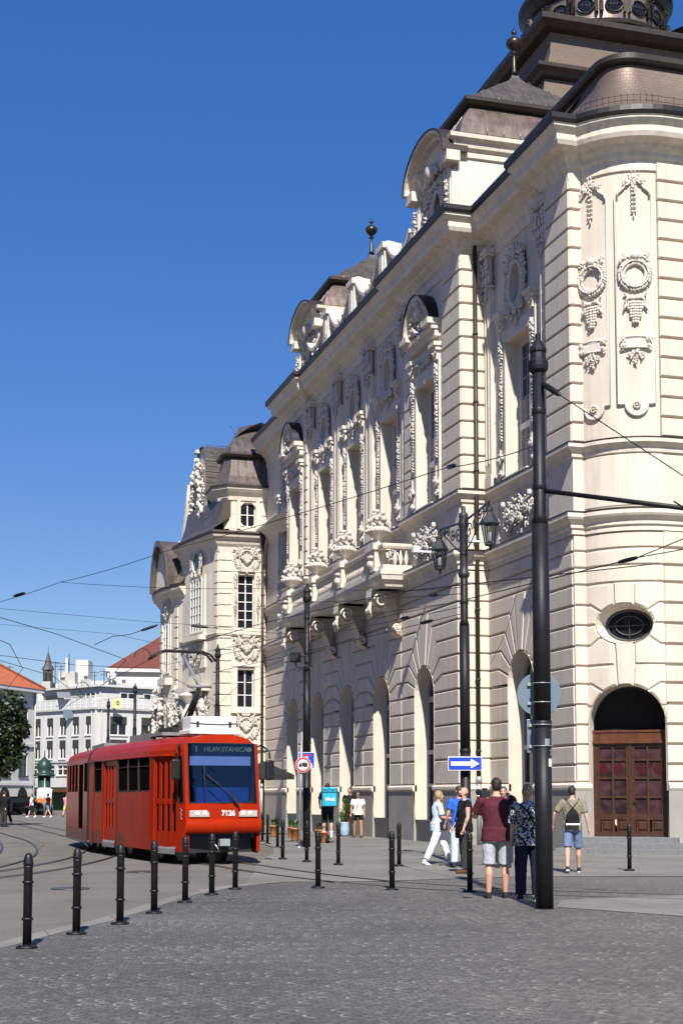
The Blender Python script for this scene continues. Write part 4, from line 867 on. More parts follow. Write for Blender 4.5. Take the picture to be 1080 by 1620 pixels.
# snow guard rail over the corner
g = G(); pts = [MCc(CR*R_(a), .42, 21.25) for a in range(-40, 92, 4)]; pts = [Vector((CCX-CR-.1, 43-i*.5, 21.2)) for i in range(10)]+[MCc(CR*R_(a), .1, 21.2) for a in range(0, 92, 5)]+[Vector((CCX+i*.5, CCY-CR-.1, 21.2)) for i in range(1, 12)]
for dz in (0, .16, .32): g.tube([p+Vector((0, 0, dz)) for p in pts], .007, 4)
for p in pts: g.tube([p-Vector((0, 0, .35)), p+Vector((0, 0, .36))], .008, 4)
part('snow_guard', g, 'wire_metal')
def seams(g, quads):
    """standing seams: thin ribs along (p, q) pairs given as point lists"""
    for pts in quads: g.tube(pts, .022, 4)
def dormer(cy, X0):
    X1 = X0+5.9; y0, y1 = cy-1.95, cy+1.95; M = MX(X0)
    g = G(); grid_wall(g, X0, X1, 20.7, 23.85, [], 0, MY(y0)); grid_wall(g, y0, y1, 20.7, 23.85, [(cy-.5, cy+.5, 21.6, 23.3)], .45, M); grid_wall(g, X0, X1, 20.7, 23.85, [], 0, lambda u, d, z: Vector((u, y1, z)))
    D = part('dormer', g, 'white_stucco')
    path = [(X1, y0), (X0, y0), (X0, y1), (X1, y1)]
    for pp in (path[:2]+[(X0, cy-1.3)], [(X0, cy+1.3), (X0, y1), (X1, y1)]): c = G(); c.sweep(pp, [(0, 23.72), (.08, 23.75), (.08, 23.94), (.2, 24.04), (.24, 24.22), (.40, 24.32), (.42, 24.46), (0, 24.5)]); ob('cornice', c, 'trim_stucco', D)
    # piers at the corners of the front
    for s in (-1, 1):
        p = G(); a = cy+s*1.66; p.box((a-.26, 0, 20.8), (a+.26, .22, 23.3), M); p.box((a-.33, 0, 20.8), (a+.33, .3, 21.3), M); p.box((a-.2, .22, 21.6), (a+.2, .27, 23.0), M); ob('pier', p, 'white_stucco', D)
    # curved pediment
    arc = [(cy+2.12*math.cos(t*math.pi/18), 23.86+1.38*math.sin(t*math.pi/18)) for t in range(19)]
    q = G(); q.prism(arc, 0, .12, M); ob('pediment', q, 'white_stucco', D)
    k = G(); kr = G(); sc = lambda p, f: (cy+(p[0]-cy)*f, 23.86+(p[1]-23.86)*f)
    for a, b in zip(arc, arc[1:]):
        k.prism([sc(a, .80), sc(b, .80), sc(b, .92), sc(a, .92)], 0, .34, M); k.prism([sc(a, .92), sc(b, .92), b, a], 0, .62, M); kr.prism([a, b, sc(b, 1.035), sc(a, 1.035)], -.3, .66, M)
    for s in (-1, 1): k.box((min(cy+s*2.2, cy+s*1.5), 0, 23.52), (max(cy+s*2.2, cy+s*1.5), .5, 23.88), M)
    ob('pediment_moulding', k, 'trim_stucco', D); ob('pediment_roof', kr, 'dark_copper', D)
    o = G(); o.add([(cy+.42*math.cos(i*math.pi/12), -.35, 22.5+.75*math.sin(i*math.pi/12)) for i in range(24)], [tuple(range(24))], False, M); o.add([(cy-.5, -.44, 21.6), (cy+.5, -.44, 21.6), (cy+.5, -.44, 23.3), (cy-.5, -.44, 23.3)], [(0, 1, 2, 3)], False, M)
    for z in (22.0, 22.5, 23.0): o.box((cy-.5, -.40, z-.015), (cy+.5, -.36, z+.015), M)
    ob('window', o, 'glass_dark', D)
    r = oval_frame(.42, .74)
    for s in (-1, 1): festoon(r, [(s*.8, .9), (s*1.0, .2), (s*1.15, -.6), (s*1.1, -1.3)], .16, y=-.12); spiral(r, (s*1.0, -1.1), .26, th=.08, hand=s, y=-.2); leaf(r, s*.9, .7, .5, .13, s*.7, y=-.15); festoon(r, [(s*1.66, .6), (s*1.66, -.6)], .1, y=-.32)
    r.ball((0, -.3, 1.5), (.28, .2, .34), hi=True); festoon(r, [(-.5, 1.3), (0, 1.75), (.5, 1.3)], .14, y=-.2)
    ob('stucco_relief', r, 'carved_stucco', D, face_left(X0, cy, 22.45))
    # two-tier copper roof
    path = [(X1, y0), (X0+.35, y0), (X0+.35, y1), (X1, y1)]
    pr = [(.40, 24.49), (.36, 24.66), (.27, 24.95), (.12, 25.25), (-.08, 25.56), (-.34, 25.82)]
    R = G(); R.sweep(path, pr, smooth=False); RF = ob('mansard_roof', R, 'copper', D)
    e = G(); e.sweep(path, [(-.36, 25.78), (-.12, 25.84), (.02, 25.92), (.02, 26.06), (-.1, 26.1), (-.5, 26.14)]); ob('roof_cornice', e, 'dark_copper', D)
    ap = Vector((X0+3.0, cy, 28.1)); u = G(); ring = [(X0+.45, y0+.12), (X1, y0+.12), (X1, y1-.12), (X0+.45, y1-.12)]
    tiers = []
    for f, z in ((0, 26.06), (.5, 27.02), (.88, 27.76), (.94, 27.95), (.975, 28.25), (.985, 28.5)): tiers.append([Vector((a+(ap.x-a)*f, b+(ap.y-b)*f, z)) for a, b in ring])
    for A, B in zip(tiers, tiers[1:]):
        for i in range(4): u.add([A[i], A[(i+1) % 4], B[(i+1) % 4], B[i]], [(0, 1, 2, 3)])
    ob('upper_roof', u, 'grey_copper', D)
    sm = G()
    for i in range(1, 9):
        x = X0+.35+(X1-X0-.35)*i/9; seams(sm, [[(x, y0-d, z) for d, z in pr]])
        t = i/9; fx = min(.93, 2*min(t, 1-t)); nn = max(2, int(fx*8))
        def up(q, j):
            f = fx*q/nn; z = 26.06+(27.76-26.06)*f/.88; P, Q = ring[j], ring[(j+1) % 4]; a_ = P[0]+(Q[0]-P[0])*t; return Vector((a_, P[1]+(ap.y-P[1])*f, z+.012))
        for j in (0,): seams(sm, [[up(q, j) for q in range(nn+1)]])
    for i in range(1, 6):
        y = y0+(y1-y0)*i/6; seams(sm, [[(X0+.35-d, y, z) for d, z in pr]]); fx = min(.93, 2*min(i/6, 1-i/6)); seams(sm, [[Vector((ring[0][0]+(ap.x-ring[0][0])*fx*q/6, ring[0][1]+(ring[3][1]-ring[0][1])*i/6, 26.07+1.93*fx*q/6)) for q in range(7)]])
    ob('roof_seams', sm, 'copper', D)
    f = G(); f.lathe((ap.x, ap.y, 28.1), [(.16, 0), (.09, .15), (.06, .7), (.05, .78), (.14, .82), (.06, .9), (.10, .95), (.25, 1.08), (.30, 1.2), (.27, 1.33), (.16, 1.42), (.06, 1.46), (.05, 1.55), (.10, 1.6), (.10, 1.66), (.03, 1.74), (.01, 1.85)], 14); ob('finial', f, 'bronze', D)
dormer(47.75, 17.6); dormer(66.25, 17.9)
# swept parapet of balusters between the dormers
def parapet(ya, yb, za, zb, sag):
    n = 18; zc = lambda t: za+(zb-za)*t-sag*math.sin(math.pi*t)**.85; M = MX(17.35); g = G(); yl = [(ya+(yb-ya)*i/n, zc(i/n)) for i in range(n+1)]
    for a, b in zip(yl, yl[1:]): g.prism([(a[0], a[1]-.16), (b[0], b[1]-.16), b, a], -.26, .10, M); g.prism([a, b, (b[0], b[1]+.15), (a[0], a[1]+.15)], -.34, .20, M)
    g.prism([(ya, 20.7), (yb, 20.7), (yb, 21.05), (ya, 21.05)], -.3, .12, M); P = part('parapet', g, 'trim_stucco'); k = max(2, int((yb-ya)/.34))
    for i in range(k):
        t = (i+.5)/k; h = zc(t)-.14-21.05; b_ = G(); b_.lathe((17.42, ya+(yb-ya)*t, 21.05), [(.07, 0), (.05, .06*h), (.11, .3*h), (.10, .38*h), (.05, .68*h), (.045, .85*h), (.08, h)], 7); ob('baluster', b_, 'trim_stucco', P)
    r = G(); festoon(r, [(-.5, -.1), (0, -.35), (.5, -.1)], .1); ob('stucco_relief', r, 'carved_stucco', P, face_left(17.27, (ya+yb)/2, zc(.5)-.1))
PO = (52.95, 57.1, 61.1)
for ya, yb, za, zb, sg in ((49.75, 52.55, 22.5, 23.0, .75), (53.35, 56.7, 23.0, 22.95, 1.05), (57.5, 60.7, 22.95, 22.9, 1.05), (61.5, 64.4, 22.9, 22.6, .7)): parapet(ya, yb, za, zb, sg)
for y in PO:
    g = G(); g.box((17.12, y-.34, 20.7), (17.72, y+.34, 22.95)); g.box((17.02, y-.44, 22.95), (17.82, y+.44, 23.18)); g.box((17.06, y-.2, 21.3), (17.14, y+.2, 22.7)); g.add([(17.06, y-.4, 23.18), (17.78, y-.4, 23.18), (17.78, y+.4, 23.18), (17.06, y+.4, 23.18), (17.42, y, 23.42)], [(0, 1, 4), (1, 2, 4), (2, 3, 4), (3, 0, 4)]); part('parapet_post', g, 'white_stucco')
# main roof behind the parapet and the hall's own stepped roof
g = G(); g.add([(17.8, YA-.8, 20.8), (17.8, YB+.6, 20.8), (22, YB-2, 24.4), (22, YA+2, 24.4)], [(0, 1, 2, 3)]); g.add([(17.8, YA-.8, 20.8), (22, YA+2, 24.4), (30, YA+2, 24.4), (30, YA-.8, 20.8)], [(0, 1, 2, 3)]); g.add([(17.8, YB+.6, 20.8), (30, YB+.6, 20.8), (30, YB-2, 24.4), (22, YB-2, 24.4)], [(0, 1, 2, 3)]); g.box((22, YA+2, 20), (34, YB-2, 24.4))
ob('roof', g, 'shingle', HALL, None, uv=lambda co: (co.y, co.x+co.z))
HP = [(40, 49.2), (22.65, 49.2), (22.65, 60.5), (40, 60.5)]
roofsweep('mansard_roof', HP, [(2.2, 24.3), (1.2, 25.6), (.55, 27.2), (.3, 28.8)], 'shingle', uv=SH)
roofsweep('roof_cornice', HP, [(.2, 28.8), (.5, 28.86), (.55, 29.0), (.75, 29.1), (.75, 29.24), (.3, 29.3)], 'dark_copper')
roofsweep('mansard_roof', HP, [(.5, 29.26), (.25, 29.4), (0, 29.7), (-.15, 30.1), (-.2, 30.6), (-.18, 31.0)], 'shingle', uv=SH, smooth=False)
roofsweep('roof_cornice', HP, [(-.25, 30.95), (.15, 31.02), (.3, 31.12), (.42, 31.2), (.42, 31.42), (.2, 31.5), (-3, 33.0), (-9, 34.4)], 'dark_copper')
g = G()
for i in range(40):
    pass
DC = (28.45, 56.8)
def ringpath(r, n=40): return [(DC[0]+r*math.cos(-2*math.pi*i/n), DC[1]+r*math.sin(-2*math.pi*i/n)) for i in range(n)]
g = G(); g.sweep(ringpath(3.0), [(0, 32), (0, 36.0)], closed=True, smooth=True); DR_ = part('dome_drum', g, 'copper')
g = G(); g.sweep(ringpath(3.0), [(0, 35.9), (.15, 36.0), (.28, 36.2), (.30, 36.35), (.42, 36.45), (.42, 36.62), (.1, 36.7)], closed=True); g.sweep(ringpath(3.0), [(0, 34.4), (.2, 34.45), (.25, 34.6), (.0, 34.7)], closed=True); ob('drum_cornice', g, 'dark_copper', DR_)
pr = [(.1, 36.66), (.12, 36.9), (.0, 37.4), (-.25, 37.9), (-.7, 38.5)]
g = G(); g.sweep(ringpath(3.0), pr, closed=True, smooth=True)
for i in range(30):
    t = 2*math.pi*i/30; g.tube([(DC[0]+(3.0+d)*math.cos(t), DC[1]+(3.0+d)*math.sin(t), z) for d, z in pr], .03, 4)
DM = part('dome', g, 'copper')
g = G(); g.sweep(ringpath(2.4), [(-.2, 38.45), (.3, 38.6), (.32, 38.8), (.1, 38.9), (-.4, 40.0), (-1.6, 41.2), (-2.3, 41.5)], closed=True, smooth=True); ob('dome_cap', g, 'dark_copper', DM)
for i in range(16):
    t = -2*math.pi*(i+.5)/16
    W = Matrix.Translation((DC[0]+3.0*math.cos(t), DC[1]+3.0*math.sin(t), 35.3)) @ Matrix.Rotation(t+math.pi/2, 4, 'Z')
    g = G(); g.add([(.36*math.cos(a*.3142), -.03, .30*math.sin(a*.3142)) for a in range(20)], [tuple(range(20))]); ob('oval_window', g, 'glass_dark', DR_, W)
    f = G(); f.tube([(.37*math.cos(a*.3142), -.06, .31*math.sin(a*.3142)) for a in range(21)], .03, 5)
    for k in (-.14, 0, .14): f.tube([(k, -.05, -.28), (k, -.05, .28)], .012, 4)
    f.tube([(-.36, -.05, 0), (.36, -.05, 0)], .012, 4); ob('window_frame', f, 'bronze', DR_, W)
    b = G()
    for k in (-.11, .11):
        b.box((.58+k-.06, -.16, -.35), (.58+k+.06, .02, .45)); b.ball((.58+k, -.2, .40), (.05, .05, .05))
    ob('bracket', b, 'bronze', DR_, W)
# ------------------------------------------------ far pavilion of the hall
PX0 = 15.3; PY = 75.7
PP = [(17.9, PY), (PX0, PY), (15.1, 76.6), (14.8, 78.0), (14.5, 79.6), (14.3, 81.2)]
PQ = [(14.5, 80.6), (14.2, 81.3), (13.85, 83.0), (13.75, 85.0), (14.1, 87.0), (14.9, 88.4), (17, 89)]
PLF = [.3+.6*i for i in range(26)]
def seg_map(path):
    P = [Vector(p) for p in path]; L = [0]
    for a, b in zip(P, P[1:]): L.append(L[-1]+(b-a).length)
    def M(u, d, z):
        i = 0
        while i < len(P)-2 and u > L[i+1]: i += 1
        t = (P[i+1]-P[i]).normalized(); p = P[i]+t*(u-L[i]); n = Vector((-t.y, t.x)); return Vector((p.x+n.x*d, p.y+n.y*d, z))
    return M, L
gwf = G(); GB_ = [G() for _ in range(5)]
M1, L1 = seg_map(PP)
fw = 1.15; fc = 17.9-16.82
holes = [(fc-.45, fc+.45, 10.5, 13.4), (fc-.45, fc+.45, 6.25, 8.3)]
grid_wall(gwf, 0, L1[1], 0, 15.2, holes, .35, M1)
grid_wall(gwf, L1[1], L1[-1], 0, 15.2, [], 0, M1, du=.3)
for a, b in zip(PLF, PLF[1:]):
    if b > 15.0: break
    for q, (u0, u1) in enumerate(((L1[1]-.75, L1[1]+.02), (0, .35), (L1[1], L1[1]+.5))): block(GB_[q], [(u0, a), (u1, a), (u1, b), (u0, b)], .06, M1)
def simple_window(M, c, w, z0, z1, d, name='window', fmat='white_frame', rows=3, cols=2):
    g = G(); g.add([(c-w/2, d, z0), (c+w/2, d, z0), (c+w/2, d, z1), (c-w/2, d, z1)], [(0, 1, 2, 3)], False, M); o = part(name, g, 'glass_dark'); f = G()
    for i in range(cols+1): u = c-w/2+w*i/cols; k = .05 if i in (0, cols) else .028; f.box((u-k, d+.004, z0), (u+k, d+.06, z1), M)
    for i in range(rows+1): z = z0+(z1-z0)*i/rows; k = .05 if i in (0, rows) else .02; f.box((c-w/2, d+.004, z-k), (c+w/2, d+.055, z+k), M)
    ob('frame', f, fmat, o); return o
simple_window(M1, fc, .9, 10.5, 13.4, -.3, rows=6); simple_window(M1, fc, .9, 6.25, 8.3, -.3, rows=3)
# the window in the bowed bay, its oval above
bc = (L1[1]+L1[-1])/2-.1
g = G(); g.box((bc-1.0, -.1, 10.3), (bc+1.0, .10, 13.6), M1); part('window_surround', g, 'trim_stucco'); simple_window(M1, bc, 1.6, 10.5, 13.4, .13, rows=6, cols=4)
g = G(); g.box((bc-1.25, 0, 10.0), (bc+1.25, .5, 10.25), M1); g.box((bc-1.15, 0, 8.5), (bc+1.15, .12, 10.0), M1); g.box((bc-1.6, 0, 7.2), (bc+1.6, .7, 7.5), M1); part('sill', g, 'trim_stucco')
ogm = G(); ogm.add([M1(bc+.5*math.cos(i*.2618), .12, 14.35+.55*math.sin(i*.2618)) for i in range(24)], [tuple(range(24))]); part('oval_window', ogm, 'glass_dark')

def atM1(u, z, d=.05): v = M1(u, d, z); n = M1(u, 1, z)-M1(u, 0, z); return Matrix.Translation(v) @ Matrix.Rotation(math.atan2(n.y, n.x)+math.pi/2, 4, 'Z')
orn('oval_surround', oval_frame(.5, .5), 'carved_stucco', atM1(bc, 14.35, .1)); orn('cartouche', cartouche(1.6, 1.1), 'carved_stucco', atM1(bc, 9.2, .12))
FCART = cartouche(1.35, 1.5).mesh('cartouche'); FCART.materials.append(MAT['carved_stucco'])
orn('cartouche', FCART, None, atM1(fc, 14.2)); orn('cartouche', FCART, None, atM1(fc, 9.4)); orn('cartouche', FCART, None, atM1(fc, 5.2))
g = G()
for z0, z1 in ((10.3, 13.55), (6.1, 8.45)):
    for s in (-1, 1): g.box((fc+s*.62-.14, 0, z0), (fc+s*.62+.14, .09, z1), M1)
    g.box((fc-.76, 0, z1), (fc+.76, .12, z1+.18), M1); g.box((fc-.8, 0, z0-.15), (fc+.8, .16, z0), M1)
part('window_surround', g, 'trim_stucco')
for s in (-1, 1): orn('garland', drop(2.6, .07, .05), 'carved_stucco', atM1(fc+s*.62, 13.4, .09))
# entrance canopy, vase and figures near the ground of the far pavilion
g = G(); g.box((bc-2.0, 0, 3.6), (bc+1.8, 1.2, 3.9), M1); g.lathe(M1(bc, .5, 4.2), [(.22, 0), (.3, .2), (.16, .45), (.3, .8), (.46, 1.4), (.4, 1.9), (.2, 2.2), (.24, 2.4), (.62, 2.75), (.66, 2.85), (.2, 3.0)], 16); part('vase', g, 'white_stucco')
for u, s in ((bc-1.1, 1), (bc+1.6, -1), (bc+2.4, 1)):
    f = cartouche(1.1, 2.6, False); festoon(f, [(-.4, 1.3), (.2*s, .6), (-.2*s, -.3), (.3*s, -1.3)], .2, y=-.25); f.ball((0, -.3, 1.5), (.15, .17, .2), hi=True); f.ball((0, -.22, .8), (.26, .2, .5), hi=True); orn('figure_relief', f, 'carved_stucco', atM1(u, 5.6))
M2, L2 = seg_map(PQ)
grid_wall(gwf, 0, L2[-1], 0, 13.3, [], 0, M2, du=.4)
for a, b in zip(PLF, PLF[1:]):
    if b > 13: break
    for q, u0 in ((3, .9), (4, 3.9)): block(GB_[q], [(u0, a), (u0+.6, a), (u0+.6, b), (u0, b)], .06, M2)
simple_window(M2, 2.7, 1.0, 8.6, 11.4, .08, rows=4); g = G(); g.box((2.05, 0, 8.4), (3.35, .06, 11.7), M2); g.box((1.9, 0, 7.9), (3.5, .4, 8.3), M2); part('window_surround', g, 'trim_stucco')
def atM2(u, z, d=.05): v = M2(u, d, z); n = M2(u, 1, z)-M2(u, 0, z); return Matrix.Translation(v) @ Matrix.Rotation(math.atan2(n.y, n.x)+math.pi/2, 4, 'Z')
orn('cartouche', cartouche(1.4, 1.3), 'carved_stucco', atM2(2.7, 12.4)); 
for u, z in ((.4, 6.3), (1.2, 5.4), (2.9, 6.0), (4.6, 6.4)):
    f = cartouche(1.2, 2.4); festoon(f, [(-.3, 1.2), (.3, .4), (-.3, -.5), (.3, -1.3)], .22, y=-.25); orn('figure_relief', f, 'carved_stucco', atM2(u, z))
part('pavilion_wall', gwf, 'trim_stucco')
for q in GB_: part('quoin', q, 'wall_stucco')
CP = [(0, 14.55), (.06, 14.6), (.10, 14.85), (.22, 15.0), (.30, 15.2), (.5, 15.35), (.55, 15.5), (0, 15.55)]
ledge('cornice', PP, CP); ledge('gutter', PP, [(.1, 15.5), (.58, 15.49), (.62, 15.56), (.60, 15.66), (.1, 15.7)], 'dark_copper')
ledge('string_course', PP, [(0, 3.9), (.2, 4.0), (.25, 4.2), (0, 4.25)]); ledge('string_course', PP, [(0, 10.05), (.1, 10.1), (.14, 10.2), (0, 10.22)])
ledge('cornice', PQ, [(0, 12.5), (.06, 12.55), (.1, 12.8), (.25, 12.95), (.35, 13.1), (.5, 13.2), (.52, 13.35), (0, 13.4)]); ledge('gutter', PQ, [(.1, 13.35), (.55, 13.34), (.58, 13.5), (.1, 13.52)], 'dark_copper')
ledge('cornice', [(XR, YB), (XR, PY)], [(0, 15.1), (.1, 15.2), (.3, 15.5), (.6, 15.7), (.62, 15.85), (0, 15.9)])
# skirt roofs with hoods
roofsweep('skirt_roof', PP[1:], [(.55, 15.66), (.35, 15.75), (.05, 16.1), (-.15, 16.7), (-.3, 17.55), (-2.2, 17.6)], 'grey_copper')
roofsweep('skirt_roof', PQ, [(.5, 13.5), (.3, 13.6), (.05, 14.0), (-.2, 14.8), (-.35, 15.6), (-1.8, 15.9)], 'grey_copper')
def hood_gable(cu, M, zb, w, h, t0, t1, mat='grey_copper'):
    o = [(cu+w*math.cos(t*math.pi/14), zb+h*math.sin(t*math.pi/14)) for t in range(15)]
    g = G(); sc = lambda p, f: (cu+(p[0]-cu)*f, zb+(p[1]-zb)*f)
    for a, b in zip(o, o[1:]): g.prism([sc(a, .88), sc(b, .88), b, a], t0, t1, M)
    P = part('hood', g, mat); q = G(); q.prism([sc(a, .9) for a in o], t0, t1-.35, M); ob('hood_panel', q, 'trim_stucco', P); return P
hood_gable(2.6, M2, 13.4, 1.7, 2.9, -1.6, .75)
# attic of the pavilion, with its octagonal window and bell roof
AP = [(21, PY+.15), (15.9, PY+.15), (15.45, PY+.7), (15.5, PY+2.3), (16.35, PY+3.2), (16.35, PY+7), (21, PY+7)]
ga = G(); Ma, La = seg_map(AP); ac = 21-16.92
grid_wall(ga, 0, La[1], 15.5, 17.6, [(ac-.42, ac+.42, 16.05, 17.35)], .25, Ma); grid_wall(ga, La[1], La[-1], 15.5, 17.6, [], 0, Ma); part('attic_wall', ga, 'trim_stucco')
simple_window(Ma, ac, .84, 16.05, 17.35, -.2, rows=2); g = G()
for s in (-1, 1):
    g.box((ac+s*.52-.1, 0, 15.9), (ac+s*.52+.1, .08, 17.5), Ma)
    for z, k in ((17.35, -1), (16.05, 1)): g.prism([(ac+s*.42, z), (ac+s*.2, z), (ac+s*.42, z+k*.22)], -.1, .04, Ma)
    g.box((ac+s*1.05-.3, 0, 15.9), (ac+s*1.05+.3, .05, 16.6), Ma); g.box((ac+s*1.05-.3, 0, 16.68), (ac+s*1.05+.3, .05, 17.4), Ma)
part('window_surround', g, 'trim_stucco'); f = G(); festoon(f, [(0, .5), (0, -.6)], .12); orn('garland', f, 'carved_stucco', Matrix.Translation((15.72, PY+.5, 16.7)) @ Matrix.Rotation(R_(-58), 4, 'Z'))
ledge('cornice', AP, [(0, 17.4), (.08, 17.45), (.12, 17.65), (.3, 17.85), (.42, 18.0), (.45, 18.14), (0, 18.2)]); ledge('gutter', AP, [(.1, 18.13), (.5, 18.12), (.5, 18.24), (.1, 18.26)], 'dark_copper')
pr1 = [(.42, 18.24), (.25, 18.4), (.0, 18.8), (-.2, 19.3), (-.32, 19.9)]
roofsweep('bell_roof', AP, pr1, 'grey_copper'); roofsweep('roof_cornice', AP, [(-.35, 19.85), (-.12, 19.9), (-.05, 20.02), (-.12, 20.14), (-.4, 20.2)], 'dark_copper')
pr2 = [(-.15, 20.15), (-.38, 20.5), (-.75, 20.95), (-1.25, 21.45), (-1.8, 21.85), (-2.4, 22.15)]
roofsweep('bell_roof', AP, pr2, 'grey_copper')
sm = G()
for pr in (pr1, pr2):
    for i in range(1, 12): seams(sm, [[Vector((21-5.0*i/12+.25*0, PY+.15-d, z)) for d, z in pr]])
part('roof_seams', sm, 'grey_copper')
# the scrolled gable standing over the bow, seen from its copper-clad flank
MG = lambda u, d, z: Vector((15.3-d, u+.5, z))
o = [(77.9, 15.8), (77.7, 17.2), (78.0, 18.4), (78.5, 18.7), (78.6, 20.5), (79.0, 21.0), (79.6, 21.3), (80.4, 21.35), (81.2, 21.0), (81.8, 19.6), (82.0, 18.4), (82.9, 17.2), (83.4, 15.8)]
g = G(); g.prism(o, -1.1, 0, MG); GA = part('scroll_gable', g, 'trim_stucco')
g = G()
for a, b in zip(o[:-1], o[1:]): g.add([MG(a[0]-.02, -1.15, a[1]+.03), MG(b[0]-.02, -1.15, b[1]+.03), MG(b[0]-.02, .12, b[1]+.03), MG(a[0]-.02, .12, a[1]+.03)], [(0, 1, 2, 3)])
g.add([MG(u, -1.14, z) for u, z in o], [tuple(range(len(o)))])
for z in [18.8+.33*i for i in range(8)]: g.tube([MG(78.35, -1.16, z), MG(78.4, .13, z)], .02, 4)
ob('copper_flank', g, 'grey_copper', GA)
f = cartouche(2.2, 3.2); festoon(f, [(.9, 2.2), (.8, 1.2), (1.1, .2), (1.3, -1.0)], .24, y=-.3); festoon(f, [(-.9, 1.4), (-1.3, .2), (-1.6, -1.0)], .22, y=-.25); f.ball((0, -.26, 1.6), (.24, .2, .32), hi=True); f.ball((0, -.22, .9), (.4, .22, .5), hi=True)
spiral(f, (1.5, -1.4), .5, th=.16, y=-.3); spiral(f, (-1.5, -1.4), .5, th=.16, hand=-1, y=-.3)
ob('stucco_relief', f, 'carved_stucco', GA, face_left(15.25, 80.7, 18.6))
f = G(); v = [(84.2, 16.2), (83.4, 16.6), (82.9, 17.6), (82.6, 18.6), (82.2, 19.6)]; f.tube([MG(u, .25, z) for u, z in v], [.42, .36, .3, .25, .2], 10); f.ball(MG(84.5, .25, 16.3), (.5, .6, .5), hi=True); ob('volute', f, 'trim_stucco', GA)
# rest of the mass, so that light does not leak through and the block reads from the side
g = G(); g.box((XR+.6, 39.5, 0), (34, 75.5, 19.3)); g.box((18.0, 75.0, 0), (34, 92, 15)); g.box((15.6, 81.5, 0), (20, 88.6, 13.0)); part('inner_wall', g, 'wall_stucco')
# ------------------------------------------------ ground
def sheet(name, poly, z, mat, kind='structure'):
    g = G(); g.add([(x, y, z) for x, y in poly], [tuple(range(len(poly)))]); o = ob(name, g, mat); o['kind'] = kind; return o
sheet('road', [(-900, -60), (900, -60), (900, 1500), (-900, 1500)], 0, 'asphalt')
KERB = [(-7, -1.5), (-3, 7.2), (.86, 15.2), (1.17, 15.77), (1.83, 17.17), (2.5, 18.35), (3.16, 19.88), (3.92, 21.73), (4.62, 23.25), (5.28, 24.4), (5.9, 25.2), (6.6, 25.5), (8.0, 25.15), (11.4, 25.9), (14, 25.2), (40, 23.0)]
KB = [(x-.10, y+.18) for x, y in KERB]
sheet('square', KB+[(40, -20), (-7, -20)], .020, 'setts')
g = G()
path = [Vector((x, y, 0)) for x, y in KERB[:11]]
KP = [(x-.10, y+.18) for x, y in KERB[:11]]
g.sweep(KP, [(-.0, .0), (-.0, .026), (.26, .026), (.28, .004)]); structure('kerb', g, 'kerb_stone')
sheet('pavement', [(5.6, 25.3), (6.75, 29.5), (7.6, 33), (9.3, 38.3), (10.55, 43.5), (11.3, 50), (11.9, 60), (12.3, 75), (12.6, 130), (40, 130), (40, 23.6), (14, 25.9), (11.4, 26.6), (8, 25.9), (6.6, 26.2)], .012, 'pavement')
g = G(); pv = [(12.3, 75), (11.9, 60), (11.3, 50), (10.55, 43.5), (9.3, 38.3), (7.9, 34)][::-1]; g.sweep(pv, [(0, .0), (0, .028), (-.16, .028), (-.18, .01)]); structure('kerb', g, 'kerb_stone')
sheet('path', [(8.75, 19.1), (9.4, 20.35), (10.6, 20.6), (13, 20.75), (22, 20.9), (22, 12), (14, 14.8), (9.69, 17.2)], .026, 'pale_slab')
# tram track: pairs of grooved rails laid flush
def smooth_path(P, n=10):
    P = [Vector((*p, 0)) for p in P]; out = []
    for i in range(len(P)-1):
        a, b, c, d = P[max(i-1, 0)], P[i], P[i+1], P[min(i+2, len(P)-1)]
        for k in range(n):
            t = k/n; out.append(.5*((2*b)+(c-a)*t+(2*a-5*b+4*c-d)*t*t+(3*b-a-3*c+d)*t**3))
    return out+[P[-1]]
TR1 = smooth_path([(4.2, 130), (5.6, 90), (6.15, 60), (6.15, 50), (6.0, 41.4), (6.9, 34), (7.25, 30), (7.75, 26.6), (8.6, 23.9), (10.2, 21.6), (13, 19.6), (18, 18)])
TR2 = smooth_path([(1.2, 130), (2.4, 90), (3.1, 60), (3.3, 52), (3.0, 44), (2.2, 37), (.4, 30.5), (-2.6, 25.5), (-8, 20.5), (-16, 16)])
TR3 = smooth_path([(6.1, 60), (6.0, 50), (5.2, 42), (3.9, 36), (1.7, 30.2), (-1.4, 25.8), (-6, 22), (-14, 18.6)])
for P in (TR1, TR2, TR3):
    g = G()
    for s in (-.5, .5):
        q = []
        for i, p in enumerate(P):
            d = (P[min(i+1, len(P)-1)]-P[max(i-1, 0)]).normalized(); q.append((p.x-d.y*s, p.y+d.x*s))
        g.sweep(q, [(-.032, .018), (-.032, .030), (.032, .030), (.032, .018)])
    structure('tram_track', g, 'steel_rail')
    g = G(); g.sweep([(p.x, p.y) for p in P], [(-.80, .017), (.80, .017)]) if False else None
# utility covers in the road
for x, y in ((2.6, 25.4), (4.6, 30.5)):
    g = G(); g.lathe((x, y, .004), [(.33, 0), (.33, .012), (.30, .018), (.02, .018)], 24); o = ob('manhole_cover', g, 'steel_rail'); tag(o, 'round iron manhole cover in the road '+('nearest the kerb' if x < 3 else 'further up, in front of the red tram'), 'manhole cover')

